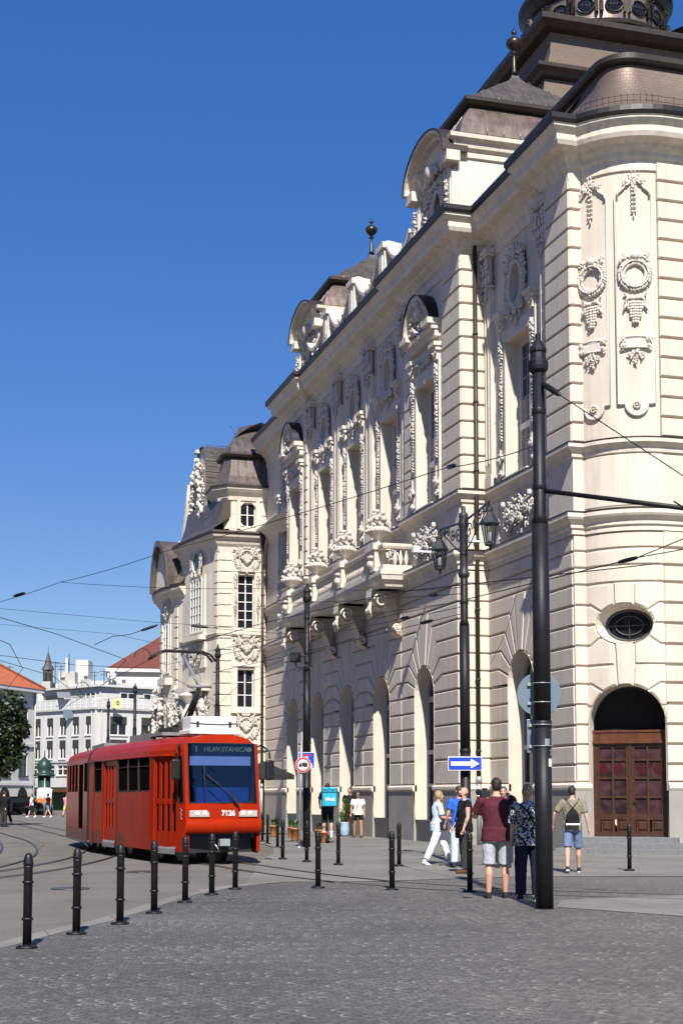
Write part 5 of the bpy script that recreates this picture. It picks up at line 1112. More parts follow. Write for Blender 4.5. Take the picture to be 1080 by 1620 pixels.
# ------------------------------------------------ bollards
def bollard_parts(root):
    g = G(); g.lathe((0, 0, 0), [(.046, .02), (.046, .82), (.051, .83), (.051, .845), (.042, .85)], 16); g.lathe((0, 0, 0), [(.042, .85), (.053, .86), (.053, .88), (.048, .90), (.046, .93), (.038, .955), (.024, .972), (.007, .98)], 16); sub(root, 'post', g, 'black_iron')
    for z in (.30, .68): g = G(); g.lathe((0, 0, 0), [(.046, z-.016), (.060, z-.011), (.060, z+.011), (.046, z+.016)], 16); sub(root, 'ring', g, 'black_iron')
    g = G(); g.lathe((0, 0, 0), [(.115, .0), (.115, .018), (.052, .028), (.047, .04)], 18)
    for k in range(4): g.lathe(((.088*math.cos(k*1.57+.6)), .088*math.sin(k*1.57+.6), .018), [(.014, 0), (.014, .014)], 6)
    sub(root, 'base_plate', g, 'black_iron')
BG = 'black iron bollards round the street corner'
B0_ = None
ORD = ['first', 'second', 'third', 'fourth', 'fifth', 'sixth', 'seventh']
BL = [(px, py, '%s from the left of the seven black bollards along the kerb' % ORD[i]) for i, (px, py) in enumerate([(43, 1500), (121, 1478), (190, 1462), (244, 1445), (293, 1428), (335, 1416), (372, 1407)])]
BL += [(503, 1405, 'lone black bollard on the far edge of the setts, nearest the delivery rider'), (620, 1408, 'nearer of the two black bollards left of the woman in white trousers'), (743, 1411, 'black bollard in front of the man in black and the street lamp'),
       (535, 1368, 'black bollard on the pavement just right of the delivery rider'), (485, 1363, 'black bollard in front of the tall pole with the round truck sign'), (631, 1370, 'farther of the two black bollards left of the woman in white trousers'),
       (447, 1359, 'nearest black bollard of the group right of the tram'), (439, 1341, 'black bollard second from the right in the group beside the tram'), (423, 1335, 'black bollard second from the left in the group beside the tram'), (415, 1331, 'black bollard closest to the tram front on its right side'), (995, 1377, 'black bollard in front of the steps of the wooden door')]
for i, (px, py, lb) in enumerate(BL):
    p = onZ(px, py, .02); W = Matrix.Translation(p) @ Matrix.Rotation(rnd.random()*3, 4, 'Z')
    W = W @ Matrix.Rotation(R_(rnd.uniform(-.6, .9)), 4, 'Y')
    if B0_ is None:
        B0_ = bpy.data.objects.new('bollard', None); link(B0_, None, W); tag(B0_, lb, 'bollard', BG); bollard_parts(B0_)
    else: dup(B0_, W, lb)

# ------------------------------------------------ poles
def pole_parts(root, h, r=.118, cap=True):
    k = r/.118; g = G()
    g.lathe((0, 0, 0), [(r, 0), (r, 2.6)], 20); g.lathe((0, 0, 0), [(r*.985, 2.6), (r*.985, 5.45)], 20); sub(root, 'lower_shaft', g, 'pole_paint')
    g = G(); g.lathe((0, 0, 0), [(r*.985, 5.45), (r*.74, 5.58), (r*.72, h-.62)], 20); sub(root, 'upper_shaft', g, 'pole_paint')
    for z in (2.6, 6.0, 7.1): g = G(); rr = r*(1.03 if z < 4 else .78); g.lathe((0, 0, z), [(rr*.97, -.05), (rr*1.05, -.04), (rr*1.05, .04), (rr*.97, .05)], 20); sub(root, 'band', g, 'pole_paint')
    if cap:
        g = G(); g.lathe((0, 0, h-.66), [(r*.72, 0), (r*1.1, .05), (r*1.18, .10), (r*1.18, .17), (r*.95, .22), (r*.88, .30), (r*1.02, .32), (r*1.02, .36), (r*.85, .40), (r*.45, .48), (r*.32, .50), (r*.32, .58), (r*.2, .60)], 20, smooth=False); sub(root, 'cap', g, 'pole_paint')
def pole(px, py, D, h, label, r=.118):
    b = onD(px, 1258, D); t = thing('tram_pole', label, 'pole', (b.x, b.y, 0), 0, 'black tapered poles carrying the tram wires'); pole_parts(t, h, r); return t, Vector((b.x, b.y, 0))
b = onZ(861, 1440)
P1 = thing('tram_pole', 'tall thick black pole with a finial cap, nearest the viewer on the right', 'pole', (b.x, b.y, 0), 0, 'black tapered poles carrying the tram wires'); P1p = b; pole_parts(P1, 8.31, .124)
g = G(); g.lathe((0, 0, 0), [(.16, .0), (.16, .015), (.126, .03)], 20); sub(P1, 'base_plate', g, 'pole_paint')
for k, (z, a) in enumerate(((2.05, -75), (2.2, -60), (2.35, -100))):
    g = G(); u = .128
    for i in range(3):
        t0 = R_(a+i*12); g.add([(u*math.cos(t0), u*math.sin(t0), z-.05), (u*math.cos(t0+.2), u*math.sin(t0+.2), z-.05), (u*math.cos(t0+.2), u*math.sin(t0+.2), z+.06-k*.01), (u*math.cos(t0), u*math.sin(t0), z+.06-k*.01)], [(0, 1, 2, 3)])
    sub(P1, 'sticker', g, ('white_paint', 'sign_back', 'galvanised')[k])
P3, P3p = pole(485, 0, 45, 8.25, 'tall black pole behind the round truck sign, left of the balcony')
P4, P4p = pole(343, 0, 63, 8.2, 'black pole standing behind the pantograph of the tram')
P5, P5p = pole(212, 0, 85, 8.2, 'distant black pole rising over the middle of the tram roof')
P6, P6p = pole(170, 0, 99, 8.2, 'farthest thin black pole in front of the flat white building')
# round and square signs seen from behind on the near pole
def disc(g, c, r, M, d0=0, d1=.02, n=32): g.prism([(c[0]+r*math.cos(2*math.pi*i/n), c[1]+r*math.sin(2*math.pi*i/n)) for i in range(n)], d0, d1, M)
yaw_s = -math.atan2(P1p.x, P1p.y); vd = Vector((P1p.x, P1p.y, 0)).normalized()
def frame_at(p, rz): W = TM(p, rz); return W, (lambda u, d, z: W @ Vector((u, -d, z)))
c = P1p+vd*.24-_R*.045; c.z = onD(857, 1096, 20.44).z
t = thing('road_sign', 'round grey-backed road sign clamped behind the near pole, seen from its reverse', 'road sign', c, yaw_s)
g = G(); disc(g, (0, 0), .315, lambda u, d, z: Vector((u, -d, z))); sub(t, 'plate', g, 'sign_back', bevel=.006)
g = G()
for z in (.14, -.13): g.box((-.16, -.06, z-.02), (-.03, -.0, z+.02)); g.tube([(.045+.131*math.cos(a*.35), -.24+.131*math.sin(a*.35), z) for a in range(19)], .007, 5)
sub(t, 'clamp', g, 'galvanised')
c2 = P1p+vd*.22-_R*.045; c2.z = onD(857, 1163, 20.42).z; t = thing('road_sign', 'square grey-backed road sign below the round one, seen from its reverse', 'road sign', c2, yaw_s)
g = G(); o = [(-.18, -.24), (.18, -.24), (.18, .24), (-.18, .24)]; g.prism(o, 0, .02, lambda u, d, z: Vector((u, -d, z))); sub(t, 'plate', g, 'sign_back', bevel=.008)
g = G()
for z in (.15, -.15): g.box((-.15, -.06, z-.02), (-.02, 0, z+.02)); g.tube([(.045+.131*math.cos(a*.35), -.22+.131*math.sin(a*.35), z) for a in range(19)], .007, 5)
sub(t, 'clamp', g, 'galvanised')
# ------------------------------------------------ street lamp with two lanterns
b = onD(736, 1258, 33); L = thing('street_lamp', 'black street lamp with two hexagonal lanterns on scrolled arms', 'street lamp', (b.x, b.y, 0), R_(-92)); LP = Vector((b.x, b.y, 0))
pole_parts(L, 8.28, .118, cap=False)
g = G(); g.lathe((0, 0, 6.55), [(.085, 0), (.12, .04), (.14, .10), (.10, .16), (.095, .3), (.095, 1.15), (.115, 1.2), (.12, 1.3), (.095, 1.38), (.11, 1.42), (.10, 1.5), (.05, 1.54), (.05, 1.64), (.02, 1.68)], 18); sub(L, 'head', g, 'lantern_paint')
for s in (-1, 1):
    g = G(); X = lambda x: x*s
    g.bar((X(.1), 0, 7.86), (X(1.72), 0, 7.98), .03, .045)
    for c_, r_, h_ in (((.38, 7.58), .20, 1), ((.78, 7.70), .16, -1), ((1.10, 7.80), .12, 1), ((1.36, 7.86), .09, -1)):
        g.tube([(X(c_[0]+r_*(1-.85*i/26)*math.cos(h_*i*.36)), 0, c_[1]+r_*(1-.85*i/26)*math.sin(h_*i*.36)) for i in range(27)], .015, 5)
    g.tube([(X(.12), 0, 7.15), (X(.45), 0, 7.28), (X(.9), 0, 7.52), (X(1.35), 0, 7.75), (X(1.68), 0, 7.94)], .017, 6); g.tube([(X(1.66), 0, 7.97), (X(1.75), 0, 8.0), (X(1.75), 0, 7.8)], .018, 6)
    sub(L, 'scroll_arm', g, 'lantern_paint')
    g = G(); cx = X(1.75); g.lathe((cx, 0, 7.50), [(.215, -.02), (.225, .0), (.21, .02), (.07, .24), (.055, .26), (.07, .28), (.06, .34), (.03, .38)], 6, smooth=False)
    g.lathe((cx, 0, 7.04), [(.015, -.14), (.035, -.10), (.02, -.05), (.11, -.03), (.12, 0), (.11, .015)], 6, smooth=False)
    for k in range(6): a = k*math.pi/3; g.bar((cx+.115*math.cos(a), .115*math.sin(a), 7.04), (cx+.20*math.cos(a), .20*math.sin(a), 7.50), .018)
    LT = sub(L, 'lantern', g, 'lantern_paint')
    q = G(); q.lathe((cx, 0, 7.045), [(.108, 0), (.193, .445)], 6, smooth=False); ob('lamp_glass', q, 'lamp_glass', LT, WM[L.name].copy())
    q = G(); q.lathe((cx, 0, 7.08), [(.05, 0), (.06, .06), (.06, .18), (.035, .23), (.015, .25)], 12); ob('bulb', q, 'white_paint', LT, WM[L.name].copy())
# one-way sign on the lamp
c = onD(735, 1208, 32.75); t = thing('one_way_sign', 'blue rectangular sign with a white arrow pointing right, on the street lamp', 'road sign', c, R_(-16))
Mi = lambda u, d, z: Vector((u, -d, z))
g = G(); g.prism([(-.385, -.155), (.385, -.155), (.385, .155), (-.385, .155)], 0, .018, Mi); sub(t, 'border', g, 'white_paint', bevel=.004)
g = G(); g.prism([(-.37, -.14), (.37, -.14), (.37, .14), (-.37, .14)], .018, .022, Mi); sub(t, 'plate', g, 'sign_blue')
g = G(); g.prism([(-.32, -.045), (.13, -.045), (.13, -.105), (.32, 0), (.13, .105), (.13, .045), (-.32, .045)], .022, .026, Mi); sub(t, 'arrow', g, 'white_paint')
g = G(); g.box((.28, .02, -.75), (.36, .10, .0)); g.box((-.1, .0, -.03), (.1, .12, .03)); g2 = G(); g2.tube([(.33, .03, -.16), (.33, .03, -.55)], .05, 10); g2.tube([(.33, .03, -.16), (.30, .05, -.08)], .05, 10)
sub(t, 'bracket', G().box((-.12, .0, -.03), (.12, .14, .03)), 'galvanised')
# truck ban and dead end signs on their thin post
b = onZ(477, 1343); t = thing('sign_post', 'thin grey metal post leaning beside the tall pole, carrying two signs', 'post', (b.x, b.y, 0), R_(-12)); PT = b
g = G(); g.tube([(-.08, 0, 0), (.0, 0, 3.5)], .032, 10); sub(t, 'post', g, 'galvanised'); g = G(); g.lathe((-.08, 0, 0), [(.07, 0), (.07, .05), (.034, .08)], 10); sub(t, 'base', g, 'galvanised')
c = Vector((PT.x+.02, PT.y-.02, 0)); zt = onD(477, 1210, 43.7).z; zs = onD(485, 1203, 43.8).z
t = thing('truck_ban_sign', 'round white sign with red rim and a black truck', 'road sign', (c.x, c.y-.05, zt), R_(-14))
g = G(); disc(g, (0, 0), .235, Mi); sub(t, 'plate', g, 'white_paint')
g = G()
for i in range(36):
    a, e = i*math.pi/18, (i+1)*math.pi/18; g.prism([(.17*math.cos(a), .17*math.sin(a)), (.225*math.cos(a), .225*math.sin(a)), (.225*math.cos(e), .225*math.sin(e)), (.17*math.cos(e), .17*math.sin(e))], .02, .025, Mi)
sub(t, 'red_ring', g, 'sign_red')
g = G(); g.prism([(-.03, -.035), (.13, -.035), (.13, .07), (-.03, .07)], .02, .026, Mi); g.prism([(-.13, -.035), (-.04, -.035), (-.04, .05), (-.09, .05), (-.13, .0)], .02, .026, Mi); g.prism([(-.13, -.05), (.13, -.05), (.13, -.035), (-.13, -.035)], .02, .026, Mi)
for u in (-.085, .05, .1): disc(g, (u, -.05), .024, Mi, .02, .027, 14)
sub(t, 'truck_symbol', g, 'canvas_black')
t = thing('dead_end_sign', 'square blue dead end sign with white stem and red bar', 'road sign', (c.x+.13, c.y+.04, zs), R_(-14))
g = G(); g.prism([(-.245, -.245), (.245, -.245), (.245, .245), (-.245, .245)], 0, .016, Mi); sub(t, 'border', g, 'white_paint'); g = G(); g.prism([(-.232, -.232), (.232, -.232), (.232, .232), (-.232, .232)], .016, .019, Mi); sub(t, 'plate', g, 'sign_blue')
g = G(); g.prism([(-.03, -.15), (.04, -.15), (.04, .12), (-.03, .12)], .019, .022, Mi); disc(g, (.14, -.13), .035, Mi, .019, .022, 14); g.prism([(.09, -.21), (.19, -.21), (.19, -.17), (.09, -.17)], .019, .022, Mi); sub(t, 'symbol', g, 'white_paint')
g = G(); g.prism([(-.11, .12), (.12, .12), (.12, .18), (-.11, .18)], .019, .023, Mi); sub(t, 'bar', g, 'sign_red')
# signal head on the tall pole
c = onD(467, 1040, 44.8); t = thing('signal_lamp', 'black round signal lamp on a curved bracket of the tall pole', 'signal', c, R_(-30))
g = G(); g.lathe((0, 0, -.16), [(.10, 0), (.17, .03), (.17, .29), (.10, .32)], 14); sub(t, 'housing', g, 'black_iron'); g = G(); disc(g, (0, 0), .13, lambda u, d, z: Vector((u, -.17-d, z)), 0, .012); sub(t, 'lens', g, 'canvas_black')
g = G(); g.tube([(0, 0, -.16), (.05, 0, -.28), (.2, .0, -.33), (.42, 0, -.2)], .02, 6); g.tube([(.1, 0, .02), (.42, 0, .05)], .022, 6); sub(t, 'bracket', g, 'black_iron')

# ------------------------------------------------ overhead wires
WG = 'overhead tram wires and their cross spans'
def wire(pts, label, r=.011, sag=.0, n=10, ins=()):
    g = G()
    for a, b in zip(pts, pts[1:]):
        a, b = Vector(a), Vector(b); g.tube([a.lerp(b, i/n)-Vector((0, 0, sag*4*(i/n)*(1-i/n))) for i in range(n+1)], r, 5)
    o = ob('overhead_wire', g, 'wire_metal'); tag(o, label, 'wire', WG)
    for k, (i, f) in enumerate(ins):
        a, b = Vector(pts[i]), Vector(pts[i+1]); p = a.lerp(b, f); d = (b-a).normalized(); q = G(); q.tube([p-d*.28, p-d*.22, p-d*.1, p+d*.1, p+d*.22, p+d*.28], [.012, .035, .045, .045, .035, .012], 8); ob('insulator', q, 'black_iron', o)
    return o
top = lambda P, z: Vector((P.x, P.y, z))
wire([top(P1p, 7.55), onD(1085, 756, 17.5), onD(1400, 970, 14)], 'thin wire sloping down to the right from the top of the near pole', .008, ins=((0, .10),))
J = onD(96, 921, 40)
wire([top(P1p, 6.62), onD(705, 740, 25.5), onD(262, 872, 36), J, onD(-60, 968, 43)], 'long thin span wire from the near pole down to the far left', .009, .05, ins=((0, .93), (3, .4)))
wire([J, onD(500, 928, 44), top(LP, 6.35)], 'level span wire from the left insulator to the street lamp', .007, .12)
wire([top(LP, 6.05), onD(1008, 882, 29), onD(1120, 836, 28)], 'wire rising to the right behind the near pole, upper branch', .012, ins=((0, .95),))
wire([onD(1008, 882, 29), onD(1120, 862, 28)], 'wire at the right edge, lower branch of the fork', .011)
def arm(a, b, label):
    g = G(); g.tube([a, b], .034, 8); o = ob('bracket_arm', g, 'pole_paint'); tag(o, label, 'bracket arm', WG); return o
arm(top(P1p, 5.95), onD(1130, 810, 19), 'dark steel bracket arm reaching right from the near pole')
wire([onD(1065, 793, 19.2), onD(1100, 815, 19)], 'short hanger wire at the end of the bracket arm', .012)
CW = lambda p, z=5.35: Vector((p[0], p[1], z))
wire([CW((6.1, 62)), CW((6.05, 48)), CW((6.2, 38)), CW((7.2, 31)), CW((8.4, 25.5)), CW((11.5, 21))], 'contact wire running above the red tram and curving right', .010)
wire([CW((1.5, 120), 5.6), CW((3.1, 60)), CW((3.0, 44)), CW((2.2, 37)), CW((.4, 31)), CW((-3, 26)), CW((-9, 21))], 'contact wire of the left-hand track curving away left', .010)
wire([onD(-30, 968, 34), onD(90, 1003, 38), onD(200, 1044, 42), CW((6.1, 50))], 'thick dark wire dropping from the left edge toward the tram', .010)
wire([onD(-30, 1033, 46), onD(120, 1052, 52), onD(250, 1058, 60), top(P4p, 5.6)], 'dark wire at the left just above the roofs', .010)
wire([onD(-30, 1036, 40), onD(85, 1070, 47), onD(130, 1105, 60)], 'dark wire falling past the church spire', .010)
wire([onD(150, 1020, 44), onD(178, 1007, 44), onD(205, 1004, 44), onD(240, 992, 44)], 'bent feeder wire with an insulator left of the far pavilion', .012, ins=((2, .9),))
wire([onD(305, 990, 46), onD(360, 996, 46), top(P3p, 6.55)], 'span wire with an insulator in front of the far pavilion window', .009, ins=((0, .2),))
wire([onD(-30, 960, 60), onD(250, 985, 62), onD(430, 995, 60), top(P3p, 6.3)], 'faint wire crossing the sky on the left to the tall pole', .009)
wire([onD(-30, 985, 70), onD(180, 1003, 70), top(P4p, 7.6)], 'faintest wire across the sky ending at the pole behind the pantograph', .009)
for i, (z, px, py, D) in enumerate(((6.2, 430, 955, 46), (6.05, 330, 1030, 52), (5.9, 260, 1052, 60), (5.75, 345, 1062, 44))):
    wire([top(LP, z), onD(px, py, D)], ('topmost', 'second', 'third', 'lowest')[i]+' of the four wires fanning left from the street lamp', .009, .03, ins=((0, .12),) if i != 1 else ())
wire([onD(826, 908, 40), onD(800, 1000, 41), onD(776, 1050, 42)], 'thin cable hanging over the arch right of the street lamp', .006)
wire([top(P3p, 6.9), onD(560, 975, 46), onD(728, 952, 44)], 'wire from the tall pole across the balcony', .009)
wire([top(P3p, 5.6), onD(380, 1082, 50), top(P4p, 5.5), onD(215, 1098, 80), onD(150, 1110, 95)], 'low cross wire running behind the pantograph to the far poles', .009)
for i, (px, py, rx) in enumerate(((226, 1040, 13), (131, 1090, 10))):
    D = (70, 85)[i]; c = onD(px, py, D); r = rx*D/FPX; g = G(); g.tube([(c.x+r*math.cos(a*math.pi/12), c.y, c.z+r*1.1*math.sin(a*math.pi/12)) for a in range(13)], .022, 6); o = ob('wire_hoop', g, 'wire_metal'); tag(o, 'curved wire hoop hung on the spans '+('left of the far pavilion' if i == 0 else 'over the terrace of the flat white building'), 'wire hoop', WG)

# ------------------------------------------------ the tram
def tram():
    T = thing('tram', 'red articulated tram coming round the bend with its pantograph raised', 'tram', (6.85, 33.15, 0), R_(186.6))
    # own axes: +y is forward, 0 at the nose; x to its right. The nose faces the viewer.
    ZB, ZR = .30, 3.02
    def halfw(s): return 1.22 if s > 2.6 else .90+.32*math.sin(min(1, s/2.6)*math.pi/2)
    def roof(s, drop=0):
        w = halfw(s); pts = [(w, 2.52), (w-.02, 2.66), (w-.09, 2.80), (w-.24, 2.92), (w-.5, 2.99), (0, ZR)]
        return [(-x, z-drop) for x, z in pts[:-1]]+[(0, ZR-drop)]+[(x, z-drop) for x, z in pts[:-1][::-1]]
    lean = lambda s, z: -(s)-max(0, z-1.25)*.13*max(0, 1-s/1.4)
    def shell(s0, s1, holes, mir=(1, -1), front=False):
        g = G(); ss = sorted({s0, s1, *[h[0] for h in holes], *[h[1] for h in holes]}|({.1, .25, .5, .9, 1.5, 2.1, 2.6} if front else set())); ss = [s for s in ss if s0 <= s <= s1]
        zs = sorted({ZB, .62, 1.0, 1.3, 2.52, *[h[2] for h in holes], *[h[3] for h in holes]})
        for m in mir:
            for a, b in zip(ss, ss[1:]):
                for c, e in zip(zs, zs[1:]):
                    if any(h[0] <= (a+b)/2 <= h[1] and h[2] <= (c+e)/2 <= h[3] for h in holes): continue
                    g.add([(m*halfw(a), lean(a, c), c), (m*halfw(b), lean(b, c), c), (m*halfw(b), lean(b, e), e), (m*halfw(a), lean(a, e), e)], [(0, 1, 2, 3)], True)
            for h in holes:
                for (a, b, c, e) in ((h[0], h[1], h[2], h[2]), (h[0], h[1], h[3], h[3]), (h[0], h[0], h[2], h[3]), (h[1], h[1], h[2], h[3])):
                    g.add([(m*halfw(a), lean(a, c), c), (m*halfw(b), lean(b, e), e), (m*(halfw(b)-.035), lean(b, e), e), (m*(halfw(a)-.035), lean(a, c), c)], [(0, 1, 2, 3)])
        for a, b in zip(ss, ss[1:]):
            A, B = roof(a), roof(b)
            for i in range(len(A)-1): g.add([(A[i][0], lean(a, A[i][1]), A[i][1]), (A[i+1][0], lean(a, A[i+1][1]), A[i+1][1]), (B[i+1][0], lean(b, B[i+1][1]), B[i+1][1]), (B[i][0], lean(b, B[i][1]), B[i][1])], [(0, 1, 2, 3)], True)
        s = s1; R = roof(s); g.add([(-halfw(s), -s, ZB)]+[(x, -s, z) for x, z in R]+[(halfw(s), -s, ZB)], [tuple(range(len(R)+2))])
        return g
    WZ = (1.70, 2.54)
    H1 = [(.10, .34, 1.42, 2.50), (.44, 1.72, .42, 2.50), (2.0, 2.90, *WZ), (3.02, 3.92, *WZ), (4.04, 4.94, *WZ), (5.2, 6.5, .42, 2.50), (6.72, 7.6, *WZ)]
    body = sub(T, 'body', shell(0, 8.2, H1, front=True), 'tram_red')
    # nose
    g = G(); w = .90; zs_ = [.30, .78, 1.06, 1.30, 1.42, 2.80]; xs_ = [-w, -.81, .81, w]
    Y = lambda z: lean(0, z)
    for c, e in zip(zs_, zs_[1:]):
        for a, b in zip(xs_, xs_[1:]):
            if a == -.81 and (c == 1.42 or c == .30): continue
            bul = lambda x, z: Y(z)+(.07*(1-(x/w)**2))
            n = 8 if a == -.81 else 1
            for i in range(n): p, q = a+(b-a)*i/n, a+(b-a)*(i+1)/n; g.add([(p, bul(p, c), c), (q, bul(q, c), c), (q, bul(q, e), e), (p, bul(p, e), e)], [(0, 1, 2, 3)], True)
    R = roof(0); n = len(R)
    for i in range(n-1):
        (x0, z0), (x1, z1) = R[i], R[i+1]; f = lambda x: max(-.90, min(.90, x)); g.add([(f(x0), Y(2.5)+.07*(1-(x0/w)**2)*(z0 > 2.7)-.05, min(2.8, z0) if abs(x0) > .83 else 2.8), (f(x1), Y(2.5)+.07*(1-(x1/w)**2)*(z1 > 2.7)-.05, min(2.8, z1) if abs(x1) > .83 else 2.8), (x1, Y(z1), z1), (x0, Y(z0), z0)], [(0, 1, 2, 3)], True)
    sub(T, 'front_panel', g, 'tram_red')
    g = G()
    bp_ = [(x, .07*(1-(x/w)**2)) for x in [-.91+1.82*i/12 for i in range(13)]]
    for (a, b) in zip(bp_, bp_[1:]): g.add([(a[0], a[1]+.0, 1.05), (b[0], b[1], 1.05), (b[0], b[1]+.09, 1.02), (a[0], a[1]+.09, 1.02), (b[0], b[1]+.10, .76), (a[0], a[1]+.10, .76), (b[0], b[1]-.02, .72), (a[0], a[1]-.02, .72)], [(0, 1, 2, 3), (3, 2, 4, 5), (5, 4, 6, 7)], True)
    sub(T, 'bumper', g, 'tram_red')
    # windscreen with destination box, blind, cab
    g = G()
    for i in range(10):
        x0, x1 = -.81+1.62*i/10, -.81+1.62*(i+1)/10; f = lambda x, z: Y(z)+.07*(1-(x/w)**2)-.015
        g.add([(x0, f(x0, 1.42), 1.42), (x1, f(x1, 1.42), 1.42), (x1, f(x1, 2.80), 2.80), (x0, f(x0, 2.80), 2.80)], [(0, 1, 2, 3)], True)
    ws = sub(T, 'windscreen', g, 'windscreen')
    g = G(); g.tube([(x, Y(z)+.07*(1-(x/w)**2)+.0, z) for x, z in [(-.81, 1.42), (0, 1.42), (.81, 1.42), (.815, 2.1), (.81, 2.80), (0, 2.80), (-.81, 2.80), (-.815, 2.1), (-.81, 1.42)]], .018, 5); ob('seal', g, 'rubber', ws, WM[T.name].copy())
    g = G(); g.box((-.76, Y(2.6)-.10, 2.54), (.76, Y(2.6)-.02, 2.78)); db = sub(T, 'destination_display', g, 'tram_black')
    Wd = WM[T.name] @ Matrix.Translation((.0, Y(2.6)-.012, 2.66)) @ Matrix.Rotation(math.pi, 4, 'Z')
    lettering('destination_text', 'HLAV.STANICA', .155, 'lcd_yellow', db, Wd @ Matrix.Translation((.12, 0, 0)), .002); lettering('route_number', '1', .19, 'lcd_yellow', db, Wd @ Matrix.Translation((-.60, 0, 0)), .004)
    g = G(); g.box((.62, Y(2.6)-.02, 2.60), (.76, Y(2.6)-.014, 2.72)); g = G(); q = [(.05*math.cos(i*.7854), .045*math.sin(i*.7854)) for i in range(8)]
    ob('display_symbol', G().prism([(-.69+a*1.4, 2.66+b*1.3) for a, b in q], Y(2.6)-.016, Y(2.6)-.008, lambda u, d, z: Vector((u, d, z))), 'lcd_yellow', db, WM[T.name].copy())
    sub(T, 'sun_blind', G().box((-.74, Y(2.4)-.10, 2.29), (.74, Y(2.4)-.085, 2.53)), 'blind_grey')
    g = G(); g.box((-.84, -1.0, .6), (.84, -.25, 1.44)); g.box((-.72, -.42, 1.44), (.55, -.30, 1.78)); sub(T, 'dashboard', g, 'tram_blue')
    g = G(); g.box((-1.0, -1.75, .4), (1.0, -1.7, 2.9)); sub(T, 'cab_wall', g, 'tram_black')
    # glazing, doors
    def pane(h, m, s_off=0, ins=.010, mat='tram_glass', name='window', root=T):
        g = G(); a, b, c, e = h; g.add([(m*(halfw(a)-ins), lean(a, c), c), (m*(halfw(b)-ins), lean(b, c), c), (m*(halfw(b)-ins), lean(b, e), e), (m*(halfw(a)-ins), lean(a, e), e)], [(0, 1, 2, 3)])
        o = sub(root, name, g, mat); f = G(); ps = [Vector((m*(halfw(s)-.012), lean(s, z), z)) for s, z in ((a, c), (b, c), (b, e), (a, e), (a, c))]; f.tube(ps, .022, 5); ob('frame', f, 'rubber', o, WM[root.name].copy())
        if b-a > .6 and name == 'window': k = G(); k.tube([Vector((m*(halfw(s)-ins+.012), lean(s, e-.24), e-.24)) for s in (a, b)], .012, 4); ob('vent_bar', k, 'tram_black', o, WM[root.name].copy())
        return o
    def door(h, m, leaves=4, root=T):
        a, b, c, e = h; g = G(); gl = G()
        for i in range(leaves):
            s0 = a+(b-a)*i/leaves; s1 = a+(b-a)*(i+1)/leaves; k = .07
            P = lambda s, z, d: Vector((m*(halfw(s)-.06+d), lean(s, z), z))
            for q0, q1, z0, z1 in ((s0+.008, s0+k, c, e), (s1-k, s1-.008, c, e), (s0+k, s1-k, c, c+.34), (s0+k, s1-k, 1.40, 1.52), (s0+k, s1-k, e-.12, e)):
                g.add([P(q0, z0, .03), P(q1, z0, .03), P(q1, z1, .03), P(q0, z1, .03), P(q0, z0, 0), P(q1, z0, 0), P(q1, z1, 0), P(q0, z1, 0)], [(0, 1, 2, 3), (0, 1, 5, 4), (1, 2, 6, 5), (2, 3, 7, 6), (3, 0, 4, 7)])
            gl.add([P(s0+.01, c+.3, .004), P(s1-.01, c+.3, .004), P(s1-.01, e, .004), P(s0+.01, e, .004)], [(0, 1, 2, 3)])
        o = sub(root, 'door', g, 'tram_red'); ob('door_glass', gl, 'tram_glass', o, WM[root.name].copy()); st = G(); P = lambda s, z, d: (m*(halfw(s)+d), -s, z)
        st.add([P(a, .42, .0), P(b, .42, .0), P(b, .36, .03), P(a, .36, .03), P(b, .24, .03), P(a, .24, .03), P(a, .42, -.25), P(b, .42, -.25)], [(0, 1, 2, 3), (3, 2, 4, 5), (0, 1, 7, 6)]); ob('door_step', st, 'tram_grey', o, WM[root.name].copy())
    for h in H1:
        for m in (1, -1):
            if h[2] == .42: door(h, m)
            else: pane(h, m)
    for m in (1, -1):
        for a, b in ((1.98, 5.08), (6.72, 8.15)): g = G(); g.add([(m*(halfw(a)+.006), -a, .30), (m*(halfw(b)+.006), -b, .30), (m*(halfw(b)+.006), -b, .63), (m*(halfw(a)+.006), -a, .63)], [(0, 1, 2, 3)]); sub(T, 'skirt', g, 'tram_dirt')
    g = G()
    for m in (1, -1):
        for s in (1.85, 5.1, 6.6, 7.7): g.add([(m*(halfw(s)+.02), -s, .3), (m*(halfw(s+.1)+.02), -s-.1, .3), (m*(halfw(s+.1)+.02), -s-.1, 2.5), (m*(halfw(s)+.02), -s, 2.5)], [(0, 1, 2, 3)])
        g.tube([(m*(halfw(s)+.02), lean(s, 2.53), 2.53) for s in (.6, 1.2, 2.4, 5, 8.2)], .025, 5)
    sub(T, 'rain_gutter', g, 'tram_red')
    # lamps, number, emblem, wiper, coupler
    for s in (-1, 1):
        g = G(); x0, x1 = s*.36, s*.82; o = [(x0, 1.10), (x1, 1.10), (x1, 1.25), (s*.42, 1.26), (x0, 1.20)]; g.prism(o, .015, .055 if True else 0, lambda u, d, z: Vector((u, d+.07*(1-(u/w)**2)-.015, z))); hl = sub(T, 'headlight', g, 'headlight_glass', bevel=.012)
        q = G(); 
        for k in (.46, .63): q.lathe((0, 0, 0), [(.001, 0)], 3) if False else q.ball((s*k, .07*(1-(k/w)**2)+.035, 1.18), (.055, .02, .055), hi=True)
        ob('bulb', q, 'white_paint', hl, WM[T.name].copy()); 
    WN = WM[T.name] @ Matrix.Translation((-.10, .080, 1.185)) @ Matrix.Rotation(math.pi, 4, 'Z'); lettering('fleet_number', '7126', .165, 'white_paint', T, WN, .006)
    g = G()
    e = lambda u, v: (-(halfw(.2)+.014), -.20-u, 1.16+v)
